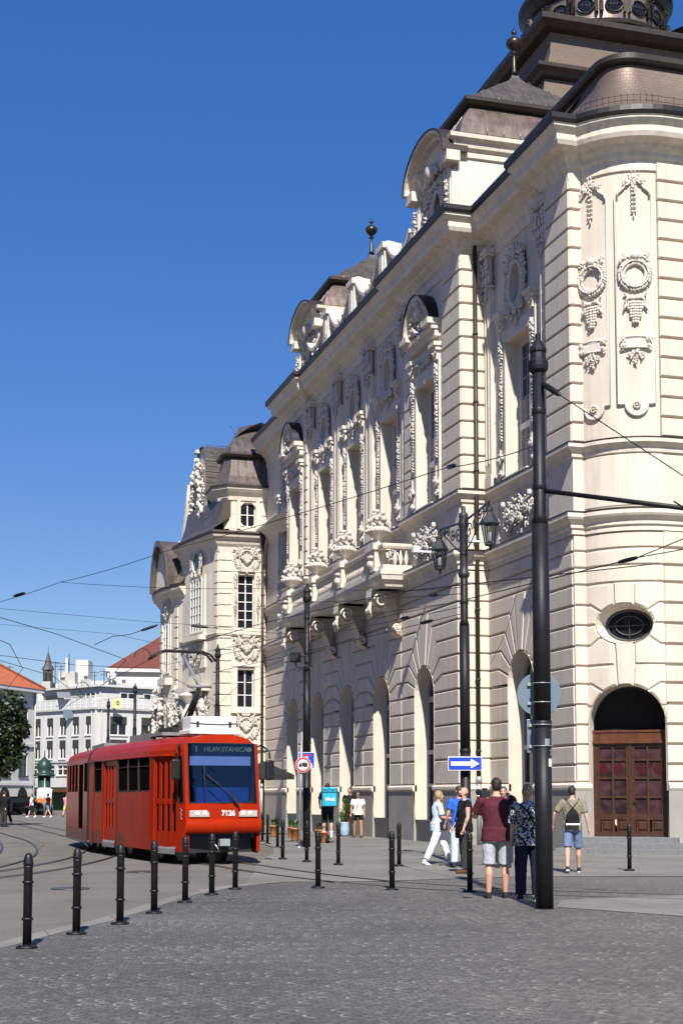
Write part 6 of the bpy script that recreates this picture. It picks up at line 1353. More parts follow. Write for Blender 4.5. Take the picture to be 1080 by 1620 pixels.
    for i in range(3):
        g.add([e(-.05+.03*math.cos(k*.5236), .0+.0+.09*(1-i)+.035*math.sin(k*.5236)) for k in range(12)], [tuple(range(12))])
        g.add([e(.02+.02*math.cos(k*.5236), .04+.09*(1-i)+.02*math.sin(k*.5236)) for k in range(12)], [tuple(range(12))])
    m0 = g; g2 = G(); g2.v = [Vector((-v.x, v.y, v.z)) for v in g.v]; g2.f = g.f; g2.sm = g.sm
    sub(T, 'emblem', g2, 'white_paint')
    g = G(); g.tube([(-.30, .10, 1.36), (-.15, .06, 1.62), (.40, .0, 2.05)], .014, 5); g.tube([(-.26, .10, 1.38), (-.08, .06, 1.66), (.40, .01, 2.08)], .010, 5); g.bar((-.36, .12, 1.31), (-.22, .075, 1.58), .05, .03); g.tube([(.46, .03, 1.44), (.46, -.02, 2.28)], .012, 5); sub(T, 'wiper', g, 'rubber')
    g = G(); g.box((-.78, -.6, .28), (.78, -.25, .76)); g.box((-.85, -7.8, .28), (.85, -.6, .5)); sub(T, 'underframe', g, 'tram_black')
    g = G(); g.tube([(0, -.3, .52), (0, .12, .52)], .06, 8); g.box((-.12, .02, .44), (.12, .16, .60)); g.tube([(.2, -.2, .55), (.15, .05, .40), (.05, -.1, .3)], .02, 5); g.tube([(-.2, -.2, .55), (-.15, .04, .36), (-.3, -.2, .4)], .02, 5); sub(T, 'coupler', g, 'galvanised')
    for s in (1.6, 3.2, 6.2, 7.6):
        for m in (-1, 1):
            g = G(); n = 18; Wv = lambda r, x: [(m*x, -s+r*math.cos(2*math.pi*i/n), .35+r*math.sin(2*math.pi*i/n)) for i in range(n)]
            g.add(Wv(.33, .42)+Wv(.33, .56), [tuple(range(n)), tuple(range(n, 2*n))]+[(i, (i+1) % n, n+(i+1) % n, n+i) for i in range(n)]); sub(T, 'wheel', g, 'steel_rail')
    for m in (-1, 1):
        g = G(); g.tube([(m*.92, -.5, 2.7), (m*1.0, -.2, 2.78), (m*1.12, .0, 2.62), (m*1.14, .0, 2.45)], .022, 6); mr = sub(T, 'mirror_arm', g, 'black_iron')
        q = G(); q.box((m*1.14-.10, -.07, 1.95), (m*1.14+.10, .05, 2.42)); ob('mirror', q, 'black_iron', mr, WM[T.name].copy(), bevel=.04)
    # roof gear
    g = G(); g.box((-.56, -1.45, 3.12), (.56, -.75, 3.46)); g.box((-.62, -1.55, 3.03), (.62, -.62, 3.14)); g.add([(-.56, -1.45, 3.46), (.56, -1.45, 3.46), (.56, -1.75, 3.14), (-.56, -1.75, 3.14)], [(0, 1, 2, 3)]); ac = sub(T, 'cooling_unit', g, 'white_paint', bevel=.02)
    q = G(); q.tube([(-.57, -.735, 3.3), (-.2, -.735, 3.27), (.3, -.735, 3.28), (.57, -.735, 3.3)], .012, 4)
    for x in (-.4, .4): q.box((x-.03, -.75, 3.2), (x+.03, -.73, 3.34))
    ob('strap', q, 'rubber', ac, WM[T.name].copy())
    g = G(); g.box((-.8, -3.6, 3.06), (.8, -2.35, 3.14))
    for x in (-.7, .7):
        for y in (-3.5, -2.5): g.lathe((x, y, 3.0), [(.05, 0), (.07, .04), (.05, .08), (.07, .12)], 8)
    g.box((-.5, -6.6, 3.0), (.5, -4.4, 3.2)); sub(T, 'roof_frame', g, 'tram_grey')
    g = G(); g.box((-.62, -3.4, 3.14), (.62, -3.3, 3.28)); g.box((-.62, -2.6, 3.14), (.62, -2.5, 3.28)); g.bar((-.55, -3.4, 3.2), (-.55, -2.5, 3.2), .08); g.bar((.55, -3.4, 3.2), (.55, -2.5, 3.2), .08)
    for k in range(3): g.tube([(-.3+.3*k, -3.3, 3.28), (-.3+.3*k, -2.6, 3.34)], .05, 6)
    PG = sub(T, 'pantograph', g, 'tram_black')
    kn = Vector((0, -1.9, 4.25)); hd = Vector((0, -3.4, 5.18))
    g = G(); g.tube([(0, -3.0, 3.3), kn], [.085, .06], 8); g.tube([(.25, -2.7, 3.3), kn+Vector((.06, 0, -.1))], .025, 6); ob('lower_arm', g, 'tram_black', PG, WM[T.name].copy())
    g = G(); g.tube([kn, hd], .045, 8); g.tube([kn+Vector((-.3, 0, 0)), kn+Vector((.3, 0, 0))], .04, 6); g.tube([kn+Vector((.05, 0, .12)), hd+Vector((.3, .05, -.05))], .012, 4); g.tube([kn+Vector((-.05, 0, .12)), hd+Vector((-.3, .05, -.05))], .012, 4); ob('upper_arm', g, 'tram_grey', PG, WM[T.name].copy())
    g = G()
    for dy in (-.14, .14): g.tube([(-.85, hd.y+dy, 5.02), (-.7, hd.y+dy, 5.18), (-.5, hd.y+dy, 5.25), (.5, hd.y+dy, 5.25), (.7, hd.y+dy, 5.18), (.85, hd.y+dy, 5.02)], .03, 6)
    for x in (-.45, .45): g.tube([(x, hd.y-.16, 5.22), (x, hd.y+.16, 5.22)], .02, 5)
    ob('collector_head', g, 'tram_black', PG, WM[T.name].copy())
    g = G(); g.tube([(-.75, -2.2, 3.1), (-.95, -1.8, 3.0), (-1.05, -1.2, 2.9), (-1.1, -.75, 2.4)], .022, 5); sub(T, 'cable', g, 'rubber')
    # joint and rear section
    rz = WM[T.name].inverted() @ Matrix.Translation((5.92, 41.35, 0)) @ Matrix.Rotation(R_(-180), 4, 'Z')
    g = G()
    for i in range(5):
        k = .06*(i % 2); s = 8.2+i*.07; Rr = [(x*(1-k*.6), z-k*.4) for x, z in roof(4)]; s2 = s+.07; k2 = .06*((i+1) % 2); R2 = [(x*(1-k2*.6), z-k2*.4) for x, z in roof(4)]
        A = [(-1.22*(1-k*.6), -s, .35)]+[(x, -s, z) for x, z in Rr]+[(1.22*(1-k*.6), -s, .35)]; B = [(-1.22*(1-k2*.6), -s2, .35)]+[(x, -s2, z) for x, z in R2]+[(1.22*(1-k2*.6), -s2, .35)]
        for q in range(len(A)-1): g.add([A[q], A[q+1], B[q+1], B[q]], [(0, 1, 2, 3)])
    sub(T, 'bellows', g, 'rubber')
    H2 = [(.4, 1.3, *WZ), (1.5, 2.7, .42, 2.50), (2.95, 3.75, *WZ), (3.85, 4.65, *WZ), (4.75, 5.5, *WZ), (5.6, 6.0, *WZ)]
    off = rz; hw0 = halfw
    def shifted(h): return (h[0]+3, h[1]+3, h[2], h[3])
    class RootView: pass
    ro = bpy.data.objects.new('rear_section', shell(3.2, 9.3, [shifted(h) for h in H2]).mesh('rear_section')); ro.data.materials.append(MAT['tram_red'])
    Wr = WM[T.name] @ off @ Matrix.Translation((0, 3.05, 0)); link(ro, T, Wr)
    for h in H2:
        for m in (1, -1):
            hh = shifted(h); a, b, c, e = hh
            if h[2] == .42:
                g = G(); 
                for i in range(3):
                    s0 = a+(b-a)*i/3; s1 = a+(b-a)*(i+1)/3
                    for q0, q1, z0, z1 in ((s0+.01, s0+.06, c, e), (s1-.06, s1-.01, c, e), (s0, s1, c, c+.34), (s0, s1, 1.4, 1.52), (s0, s1, e-.1, e)): g.box((min(m*1.17, m*1.20), -q1, z0), (max(m*1.17, m*1.20), -q0, z1))
                ob('door', g, 'tram_red', ro, Wr)
            g = G(); g.add([(m*1.212, -a, c), (m*1.212, -b, c), (m*1.212, -b, e), (m*1.212, -a, e)], [(0, 1, 2, 3)]); ob('window', g, 'tram_glass', ro, Wr)
    g = G(); g.box((-.5, -8.6, 3.0), (.5, -5.5, 3.16)); ob('roof_box', g, 'tram_grey', ro, Wr)
    g = G(); g.box((-.95, -9.0, .28), (.95, -3.4, .5)); ob('underframe', g, 'tram_black', ro, Wr)
    g = G(); g.add([(m_*1.227, -s_, z_) for m_ in (-1,) for s_, z_ in ((3.3, .3), (9.2, .3), (9.2, .63), (3.3, .63))], [(0, 1, 2, 3)]); g.add([(1.227, -s_, z_) for s_, z_ in ((3.3, .3), (9.2, .3), (9.2, .63), (3.3, .63))], [(0, 1, 2, 3)]); ob('skirt', g, 'tram_dirt', ro, Wr)
    for s_ in (4.6, 6.2, 7.8):
        for m in (-1, 1):
            g = G(); n = 18; Wv = lambda r, x: [(m*x, -s_+r*math.cos(2*math.pi*i/n), .35+r*math.sin(2*math.pi*i/n)) for i in range(n)]
            g.add(Wv(.33, .42)+Wv(.33, .56), [tuple(range(n)), tuple(range(n, 2*n))]+[(i, (i+1) % n, n+(i+1) % n, n+i) for i in range(n)]); ob('wheel', g, 'steel_rail', ro, Wr)
    return T
TRAM = tram()
# ------------------------------------------------ background
def bpart(o, name, g, mat, parent=None): return ob(name, g, mat, parent or o, None)
def mapped(p, q):
    """wall map along a ground line p->q, outward to the left of travel"""
    p = Vector(p); q = Vector(q); t = (q-p).normalized(); n = Vector((-t.y, t.x)); return lambda u, d, z: Vector((p.x+t.x*u+n.x*d, p.y+t.y*u+n.y*d, z))
def win(o, M, c, w, z0, z1, d=-.15, blind=.35, fm='white_frame', mat='glass_dark', cols=2):
    g = G(); g.add([(c-w/2, d, z0), (c+w/2, d, z0), (c+w/2, d, z1), (c-w/2, d, z1)], [(0, 1, 2, 3)], False, M); W = bpart(o, 'window', g, mat); f = G()
    for i in range(cols+1): u = c-w/2+w*i/cols; f.box((u-.05, d+.01, z0), (u+.05, d+.08, z1), M)
    for z in (z0, z0+(z1-z0)*.62, z1): f.box((c-w/2, d+.01, z-.05), (c+w/2, d+.07, z+.05), M)
    f.box((c-w/2-.08, -.02, z0-.1), (c+w/2+.08, .12, z0), M); bpart(o, 'frame', f, fm, W)
    if blind:
        b = G(); b.box((c-w/2, d+.09, z1-(z1-z0)*blind), (c+w/2, d+.14, z1), M); bpart(o, 'blind', b, 'shutter_dark', W)
# flat white modernist block with a planted roof terrace
a = onD(53, 1258, 150); m = onD(150, 1258, 143); e = onD(262, 1258, 150)
FB = thing('flat_white_building', 'white flat-roofed modernist block with dark roller blinds and a planted roof terrace, behind the tram', 'building', (m.x, m.y, 0))
P_ = [(e.x+6, e.y+1), (m.x+.0, m.y), (a.x-.3, a.y), (a.x+3, a.y+16), (e.x+8, e.y+16)]
ZT = 10.1
for i, (p, q, ws) in enumerate(((P_[0], P_[1], (1.55, 5.3)), (P_[1], P_[2], None))):
    Lw = (Vector(q)-Vector(p)).length; M = mapped(p, q); g = G(); hs = []
    if i == 0: cs = [(Lw-2.6-3.6*k, 1.9) for k in range(int(Lw/3.6))]
    else: cs = [(Lw*(k+.5)/5, 1.0) for k in range(5)]
    rows = ((7.55, 9.4), (5.25, 7.1)); hs = [(c-w/2, c+w/2, z0, z1) for c, w in cs for z0, z1 in rows]+[(c-.8, c+.8, 3.6, 4.6) for c, w in cs]
    grid_wall(g, 0, Lw, 0, ZT, hs, .18, M); bpart(FB, 'wall', g, 'flat_white')
    for h in hs: win(FB, M, (h[0]+h[1])/2, h[1]-h[0], h[2], h[3], blind=.42 if h[2] > 5 else 0, cols=2 if i == 0 or h[2] < 5 else 2)
    g = G(); g.box((0, 0, ZT-.05), (Lw, .25, ZT+.1), M); bpart(FB, 'cornice', g, 'concrete'); g = G(); g.box((0, 0, 4.85), (Lw, .12, 5.0), M); bpart(FB, 'string_course', g, 'concrete')
    for u in (.5, Lw-.6): g = G(); g.tube([M(u, .1, .2), M(u, .1, ZT)], .06, 5); bpart(FB, 'downpipe', g, 'concrete')
    g = G(); n = int(Lw/.9)
    for k in range(n+1): g.box((Lw*k/n-.03, -.35, ZT+.1), (Lw*k/n+.03, -.29, ZT+1.15), M)
    for z in (ZT+1.15, ZT+.6): g.box((0, -.35, z-.03), (Lw, -.29, z+.03), M)
    bpart(FB, 'railing', g, 'white_frame'); g = G(); g.box((0, -.33, ZT+.15), (Lw, -.31, ZT+1.1), M); bpart(FB, 'railing_panel', g, 'flat_white')
    g = G(); g.box((0, .12, 1.9), (Lw, 1.3, 2.2), M) if i else g.box((0, .1, 2.7), (Lw, .3, 3.05), M); bpart(FB, 'shop_canopy', g, 'light_wood' if i else 'shop_green')
    g = G(); g.box((0, -.1, .1), (Lw, .06, 2.4), M); bpart(FB, 'shop_front', g, 'shop_green' if i else 'glass_dark')
    if i:
        g = G(); g.box((Lw*.12, .13, 2.3), (Lw*.75, .3, 3.1), M); g = G(); g.prism([(1.7+.32*math.cos(k*.5236), 2.75+.42*math.sin(k*.5236)) for k in range(12)], .08, .2, M); bpart(FB, 'shop_emblem', g, 'yellow_paint')
g = G(); Z2 = ZT+2.4
q = [(P_[0][0], P_[0][1]+3), (P_[1][0]+.8, P_[1][1]+3.2), (P_[2][0]+1.5, P_[2][1]+2.5), (P_[2][0]+3, P_[2][1]+14), (P_[0][0], P_[0][1]+14)]
for p, r in zip(q, q[1:]):
    M = mapped(p, r); Lw = (Vector(r)-Vector(p)).length; grid_wall(g, 0, Lw, ZT, Z2, [], 0, M)
    if p is q[0]:
        for c in (Lw-3.2, Lw-6): win(FB, M, c, 1.8, ZT+.2, ZT+1.9, d=.02, blind=0)
    if p is q[1]: win(FB, M, 1.5, 1.6, ZT+.9, ZT+1.9, d=.02, blind=0); win(FB, M, 7.5, 3.2, ZT+.3, ZT+1.9, d=.02, blind=.5)
    k = G(); k.box((-.3, -.5, Z2), (Lw+.3, .5, Z2+.22), M); bpart(FB, 'roof_slab', k, 'flat_white')
bpart(FB, 'penthouse_wall', g, 'flat_white')
def boxat(o, name, px0, px1, py0, py1, D, dep, mat):
    p = onD(px0, py1, D); q = onD(px1, py0, D); g = G(); M = mapped((q.x, q.y), (p.x, p.y)); Lw = (Vector(q.xy)-Vector(p.xy)).length; g.box((0, -dep, min(p.z, 13)), (Lw, 0, q.z), M); return bpart(o, name, g, mat)
boxat(FB, 'stair_tower', 92, 119, 1062, 1110, 158, 4, 'concrete'); boxat(FB, 'chimney', 120, 140, 1044, 1082, 160, 3, 'house_white'); boxat(FB, 'chimney', 104, 108, 1041, 1066, 160, .6, 'house_white'); boxat(FB, 'roof_box', 60, 96, 1088, 1110, 160, 3, 'flat_white'); boxat(FB, 'roof_box', 140, 172, 1077, 1100, 160, 3, 'flat_white')
# clutter on the roof: setback storey, awning, vents, aerials
boxat(FB, 'upper_storey', 88, 128, 1082, 1100, 156, 5, 'house_white'); boxat(FB, 'upper_storey', 150, 205, 1088, 1104, 155, 4, 'flat_white'); boxat(FB, 'lift_house', 66, 80, 1078, 1100, 157, 3, 'concrete')
for px, py0, py1 in ((88, 1047, 1085), (97, 1052, 1064), (110, 1035, 1044), (16, 1053, 1064), (150, 1062, 1080), (165, 1060, 1090), (174, 1062, 1080)):
    p_ = onD(px, py1, 158); q_ = onD(px, py0, 158); g = G(); g.tube([p_-Vector((0, 0, 1.5)), q_], .05, 4)
    if px != 110: g.tube([q_-Vector((.5, 0, .15)), q_+Vector((.5, 0, -.15))], .03, 4); g.tube([q_-Vector((.35, 0, .5)), q_+Vector((.35, 0, -.5))], .03, 4)
    bpart(FB, 'aerial', g, 'dark_frame')
p_ = onD(92, 1104, 146); q_ = onD(113, 1098, 146); g = G(); g.add([p_, Vector((q_.x, q_.y, p_.z)), q_+Vector((0, 1.5, .3)), Vector((p_.x, p_.y+1.5, q_.z+.3))], [(0, 1, 2, 3)]); bpart(FB, 'awning', g, 'tram_grey')
for px, py in ((100, 1082), (136, 1080), (145, 1098), (196, 1086)):
    p_ = onD(px, py, 156); g = G(); g.box(p_-Vector((.5, .4, .8)), p_+Vector((.5, .4, .35))); g.lathe(p_+Vector((0, 0, .35)), [(.2, 0), (.2, .3), (.32, .35), (.05, .5)], 8); bpart(FB, 'roof_vent', g, 'concrete')
M = mapped((a.x, a.y), (m.x, m.y)); c = onD(184, 1113, 143.5); g = G(); g.box((c.x-.45, c.y-.4, c.z-.45), (c.x+.45, c.y-.3, c.z+.45)); pl_ = bpart(FB, 'number_board', g, 'yellow_paint'); lettering('number', '20', .55, 'canvas_black', pl_, TM((c.x, c.y-.41, c.z), R_(-8)), .01)
c = onD(108, 1130, 145.5); g = G(); g.box((c.x-.5, c.y-.4, c.z-.4), (c.x+.5, c.y-.3, c.z+.4)); bpart(FB, 'blue_board', g, 'sign_back')
def crown_mesh(blobs, n, size, flat=.5):
    g = G()
    for _ in range(n):
        c, r = rnd.choice(blobs); v = Vector((rnd.gauss(0, 1), rnd.gauss(0, 1), rnd.gauss(0, 1))).normalized()*r*rnd.uniform(.55, 1.05); v.z *= .85; p = Vector(c)+v
        a = Vector((rnd.gauss(0, 1), rnd.gauss(0, 1), rnd.gauss(0, .6))).normalized(); b = a.cross(Vector((rnd.gauss(0, 1), rnd.gauss(0, 1), rnd.gauss(0, 1)))).normalized(); s = size*rnd.uniform(.6, 1.3)
        g.add([p-a*s, p+b*s*flat, p+a*s, p-b*s*flat], [(0, 1, 2, 3)])
    return g
def tree(label, x, y, h, blobs, n, size, mat, r=.18, name='tree', group=None):
    t = thing(name, label, 'tree', (x, y, 0), 0, group); g = G(); g.tube([(0, 0, 0), (.05, 0, h*.3), (-.05, .05, h*.6)], [r, r*.8, r*.5], 8)
    for c, rr in blobs: g.tube([(-.02, .02, h*.4), Vector(c)*.6+Vector((0, 0, h*.2)), c], [r*.5, r*.3, .03], 5)
    sub(t, 'trunk', g, 'bark'); sub(t, 'crown', crown_mesh(blobs, n, size), mat); return t
b = onD(-6, 1258, 76)
tree('dark green street tree cut by the left edge of the photo', b.x, b.y, 7, [((0, 0, 5.0), 1.5), ((.5, -.3, 6.2), 1.0), ((.6, .2, 4.0), 1.0), ((-.9, 0, 5.6), 1.4), ((-.6, .3, 3.9), 1.2), ((.95, -.2, 5.1), .75), ((-1.5, 0, 4.6), 1.3), ((.3, 0, 3.3), .9), ((-.6, 0, 2.9), 1.0)], 5200, .16, 'leaf_dark', .16)
b = onD(238, 1258, 112)
tree('small pale green tree between the tram roof and the far pavilion', b.x, b.y, 8, [((0, 0, 5.6), 1.2), ((1.0, 0, 6.6), 1.0), ((-1.0, .2, 5.2), .9), ((.6, -.3, 7.6), .7), ((1.4, 0, 5.0), .9), ((-.2, 0, 4.2), 1.0)], 2600, .16, 'leaf_grey', .14)
for i, (px, py, s, lb) in enumerate(((132, 1107, 1.3, 'rounded shrub in the middle of the roof terrace'), (100, 1115, .8, 'low shrub at the left of the roof terrace'), (120, 1115, .7, 'small shrub left of the rounded one on the roof terrace'), (152, 1114, .9, 'shrub right of the rounded one on the roof terrace'), (166, 1110, 1.0, 'shrub beside the yellow number board on the roof terrace'), (226, 1113, 1.0, 'shrub at the right end of the roof terrace'), (112, 1118, .5, 'lowest shrub on the roof terrace'))):
    c = onD(px, py, 148); t = thing('terrace_shrub', lb, 'shrub', (c.x, c.y, ZT+.1), 0, 'shrubs on the roof terrace'); k = max(.5, c.z-ZT)
    g = G(); g.lathe((0, 0, 0), [(.25*s, 0), (.32*s, .45)], 10); g.tube([(0, 0, .4), (0, 0, k)], .05, 5); sub(t, 'pot', g, 'terracotta'); sub(t, 'foliage', crown_mesh([((0, 0, k), .75*s), ((.5*s, 0, k-.25), .5*s), ((-.4*s, 0, k-.3), .5*s)], 420, .13), 'leaf_green')
# house with the orange tiled roof at the left edge
a = onD(55, 1258, 122); e = onD(-60, 1258, 112); HB = thing('corner_house', 'white house with an orange tiled hipped roof at the left edge', 'house', (a.x, a.y, 0))
M = mapped((a.x, a.y), (e.x, e.y)); Lw = (a-e).length; zt = onD(52, 1096, 122).z; g = G(); hs = [(1.25+2.7*k, 2.55+2.7*k, z0, z0+2.1) for k in range(int((Lw-1)/2.7)) for z0 in (6.7,)]+[(1.25+2.7*k, 2.55+2.7*k, 3.2, 4.9) for k in range(int((Lw-1)/2.7))]
grid_wall(g, 0, Lw, 0, zt, hs, .15, M); grid_wall(g, 0, 14, 0, zt, [], 0, mapped((a.x+.5, a.y+13.7), (a.x, a.y))); bpart(HB, 'wall', g, 'house_white')
for h in hs: win(HB, M, (h[0]+h[1])/2, h[1]-h[0], h[2], h[3], blind=0, fm='dark_frame', mat='glass_teal')
g = G(); g.box((-.4, -.5, zt-.05), (Lw, .55, zt+.25), M); g.box((0, 0, 5.6), (Lw, .15, 5.85), M); g.box((0, 0, 2.4), (Lw, .1, 2.6), M); bpart(HB, 'cornice', g, 'house_white')
g = G(); g.add([M(-.5, .6, zt+.25), M(Lw, .6, zt+.25), M(Lw, -7, zt+5.2), M(5.2, -7, zt+5.2)], [(0, 1, 2, 3)]); g.add([M(-.5, .6, zt+.25), M(5.2, -7, zt+5.2), M(-.5, -14, zt+.25)], [(0, 1, 2)]); g.add([M(-.5, -14, zt+.25), M(Lw, -14, zt+.25), M(Lw, -7, zt+5.2), M(5.2, -7, zt+5.2)], [(0, 1, 2, 3)]); g.add([M(Lw, .6, zt+.25), M(Lw, -7, zt+5.2), M(Lw, -14, zt+.25)], [(0, 1, 2)]); bpart(HB, 'roof', g, 'rooftile'); g = G(); g.box((.05, -13.6, 0), (Lw-.05, -.3, zt-.1), M); bpart(HB, 'inner_wall', g, 'house_white')
ge = G(); ge.tube([M(-.5, .6, zt+.3), M(5.2, -7, zt+5.25), M(Lw, -7, zt+5.25)], .14, 6); bpart(HB, 'ridge', ge, 'rooftile')
g = G(); g.tube([M(.35, .14, 0), M(.35, .14, zt)], .07, 6); bpart(HB, 'downpipe', g, 'concrete')
for k in range(int((Lw-1)/2.7)):
    g = G(); o = arch_pts(1.9+2.7*k, 1.5, .1, 1.5); g.add([M(u, .02, z) for u, z in o], [tuple(range(len(o)))]); bpart(HB, 'arched_opening', g, 'dark_room')
# white house with the red roof behind the terrace
a = onD(176, 1060, 185); e = onD(255, 1030, 185); RH = thing('gabled_house', 'tall white rendered house with a dark red roof, left of the far pavilion', 'house', (e.x, e.y, 0))
z0 = onD(180, 1058, 185).z; zr = onD(250, 1018, 190).z
g = G(); M = mapped((e.x+8, e.y), (a.x, a.y)); Lw = (Vector((e.x+8, e.y))-Vector((a.x, a.y))).length; grid_wall(g, 0, Lw, 0, z0, [], 0, M); grid_wall(g, 0, 14, 0, z0, [], 0, mapped((a.x, a.y), (a.x+2, a.y+14))); bpart(RH, 'wall', g, 'house_white')
g = G(); g.add([M(-2, .5, z0), M(Lw+.6, .5, z0), M(Lw-6.5, -6, zr+1.2), M(-2, -6, zr+1.2)], [(0, 1, 2, 3)]); g.add([M(Lw+.6, .5, z0), M(Lw+.6, -14, z0), M(Lw-6.5, -6, zr+1.2)], [(0, 1, 2)]); bpart(RH, 'roof', g, 'roof_red')
g = G(); g.box((-2, -.3, z0-.4), (Lw+.7, .6, z0+.02), M); bpart(RH, 'eaves', g, 'house_white')
g = G(); c = onD(177, 1069, 184); g.ball(c, (.6, .2, .6), hi=True); g.tube([c, c-Vector((0, 0, 4))], .05, 5); bpart(RH, 'satellite_dish', g, 'white_paint')
# church spire
c = onD(73, 1258, 300); t = thing('church_tower', 'distant church tower with a dark pointed spire', 'church tower', (c.x, c.y, 0)); zb = onD(73, 1083, 300).z; zm = onD(73, 1060, 300).z; zs = onD(73, 1030, 300).z
g = G(); g.box((-.95, -.95, 0), (.95, .95, zm)); 
sub(t, 'tower', g, 'bark'); g = G()
for dx in (-.45, .45): g.box((dx-.2, -.97, zm-2.4), (dx+.2, -.94, zm-.7))
sub(t, 'belfry_opening', g, 'dark_room'); g = G(); g.lathe((0, 0, zm), [(1.35, 0), (1.25, .3), (.8, 1.0), (.55, 2.0), (.12, zs-zm-.3), (.03, zs-zm)], 8, smooth=False); g.tube([(0, 0, zs), (0, 0, zs+1.2)], .05, 4); sub(t, 'spire', g, 'grey_copper')
# kiosk with green dome
b = onD(70, 1258, 118); t = thing('kiosk', 'dark green round kiosk with an onion dome, by the crossing', 'kiosk', (b.x, b.y, 0)); zt = onD(70, 1228, 118).z; g = G(); g.lathe((0, 0, 0), [(.55, 0), (.55, .6), (.5, .7), (.5, zt)], 12); sub(t, 'drum', g, 'kiosk_green')
g = G(); g.lathe((0, 0, zt), [(.85, 0), (.88, .12), (.65, .22), (.48, .3), (.60, .6), (.60, .9), (.42, 1.25), (.16, 1.45), (.05, 1.6), (.03, 2.1)], 16); sub(t, 'dome', g, 'kiosk_green')
for k in range(4): g = G(); a_ = -math.pi/2+k*.7-1.05; g.box((.52*math.cos(a_)-.14, .52*math.sin(a_)-.05, 1.2), (.52*math.cos(a_)+.14, .52*math.sin(a_)-.01, 2.1)); sub(t, 'poster_panel', g, 'flat_white')
b = onD(71, 1258, 112); t = thing('direction_sign', 'white arrow-shaped direction signs on a post in front of the kiosk', 'road sign', (b.x, b.y, 0)); g = G(); g.tube([(0, 0, 0), (0, 0, 2.9)], .05, 6); sub(t, 'post', g, 'galvanised')
for z, s in ((2.0, 1), (1.65, -1)):
    g = G(); g.prism([(-.5*s, z-.17), (.35*s, z-.17), (.62*s, z), (.35*s, z+.17), (-.5*s, z+.17)], -.02, .03, lambda u, d, z_: Vector((u, -d, z_))); sub(t, 'sign_panel', g, 'white_paint')
g = G(); g.box((-.55, -.03, 1.05), (.55, .03, 1.35)); sub(t, 'orange_panel', g, 'orange_plastic')
# cars
def car(px, D, label, paint, rz, L=4.3, H=1.5):
    b = onD(px, 1258, D); t = thing('parked_car', label, 'car', (b.x, b.y, 0), rz, 'cars by the kiosk'); w = .88
    o = [(-L/2, .35), (-L/2+.02, .8), (-L/2+.2, .95), (-L/2+.55, 1.0), (-L/2+.95, H-.05), (-L/2+1.4, H), (.6, H), (1.35, 1.0), (L/2-.15, .85), (L/2, .65), (L/2-.02, .32)]
    g = G(); g.prism([(y, z) for y, z in o], -w, w, lambda u, d, z: Vector((d*(1-.16*max(0, (z-.95)/.6)), u, z))); sub(t, 'body', g, paint, bevel=.05)
    g = G()
    for (y0, z0, y1, z1) in ((-L/2+.62, 1.04, -L/2+.95, H-.1), (1.28, 1.04, .68, H-.08)):
        s = -.012 if y0 < 0 else .012; g.add([(-.72, y0+s, z0), (.72, y0+s, z0), (.64, y1+s, z1), (-.64, y1+s, z1)], [(0, 1, 2, 3)])
    for m in (-1, 1): g.add([(m*.885*.99, -1.05, 1.0), (m*.885*.99, 1.1, 1.0), (m*.885*.93, .55, H-.12), (m*.885*.93, -.9, H-.12)], [(0, 1, 2, 3)])
    sub(t, 'window', g, 'glass_dark')
    for y in (-1.3, 1.3):
        for m in (-1, 1):
            g = G(); n = 14; f = lambda x: [(m*x, y+.31*math.cos(2*math.pi*i/n), .31+.31*math.sin(2*math.pi*i/n)) for i in range(n)]; g.add(f(.72)+f(.9), [tuple(range(n)), tuple(range(n, 2*n))]+[(i, (i+1) % n, n+(i+1) % n, n+i) for i in range(n)]); sub(t, 'wheel', g, 'rubber')
    for m in (-1, 1): g = G(); g.box((m*.7-.15, -L/2-.03, .72), (m*.7+.15, -L/2+.06, .88)); sub(t, 'tail_light', g, 'sign_red')
    g = G(); g.box((-.26, -L/2-.02, .55), (.26, -L/2+.02, .66)); sub(t, 'number_plate', g, 'white_paint'); g = G(); g.box((-.85, -L/2-.06, .38), (.85, -L/2+.1, .55)); sub(t, 'bumper', g, 'tram_black')
car(33, 118, 'black car in the shade behind the pedestrians at the left', 'car_black', R_(70)); car(63, 121, 'silver-grey car seen from behind under the green kiosk', 'car_silver', R_(-12)); car(16, 124, 'dark car at the left edge beside the street tree', 'car_black', R_(80))
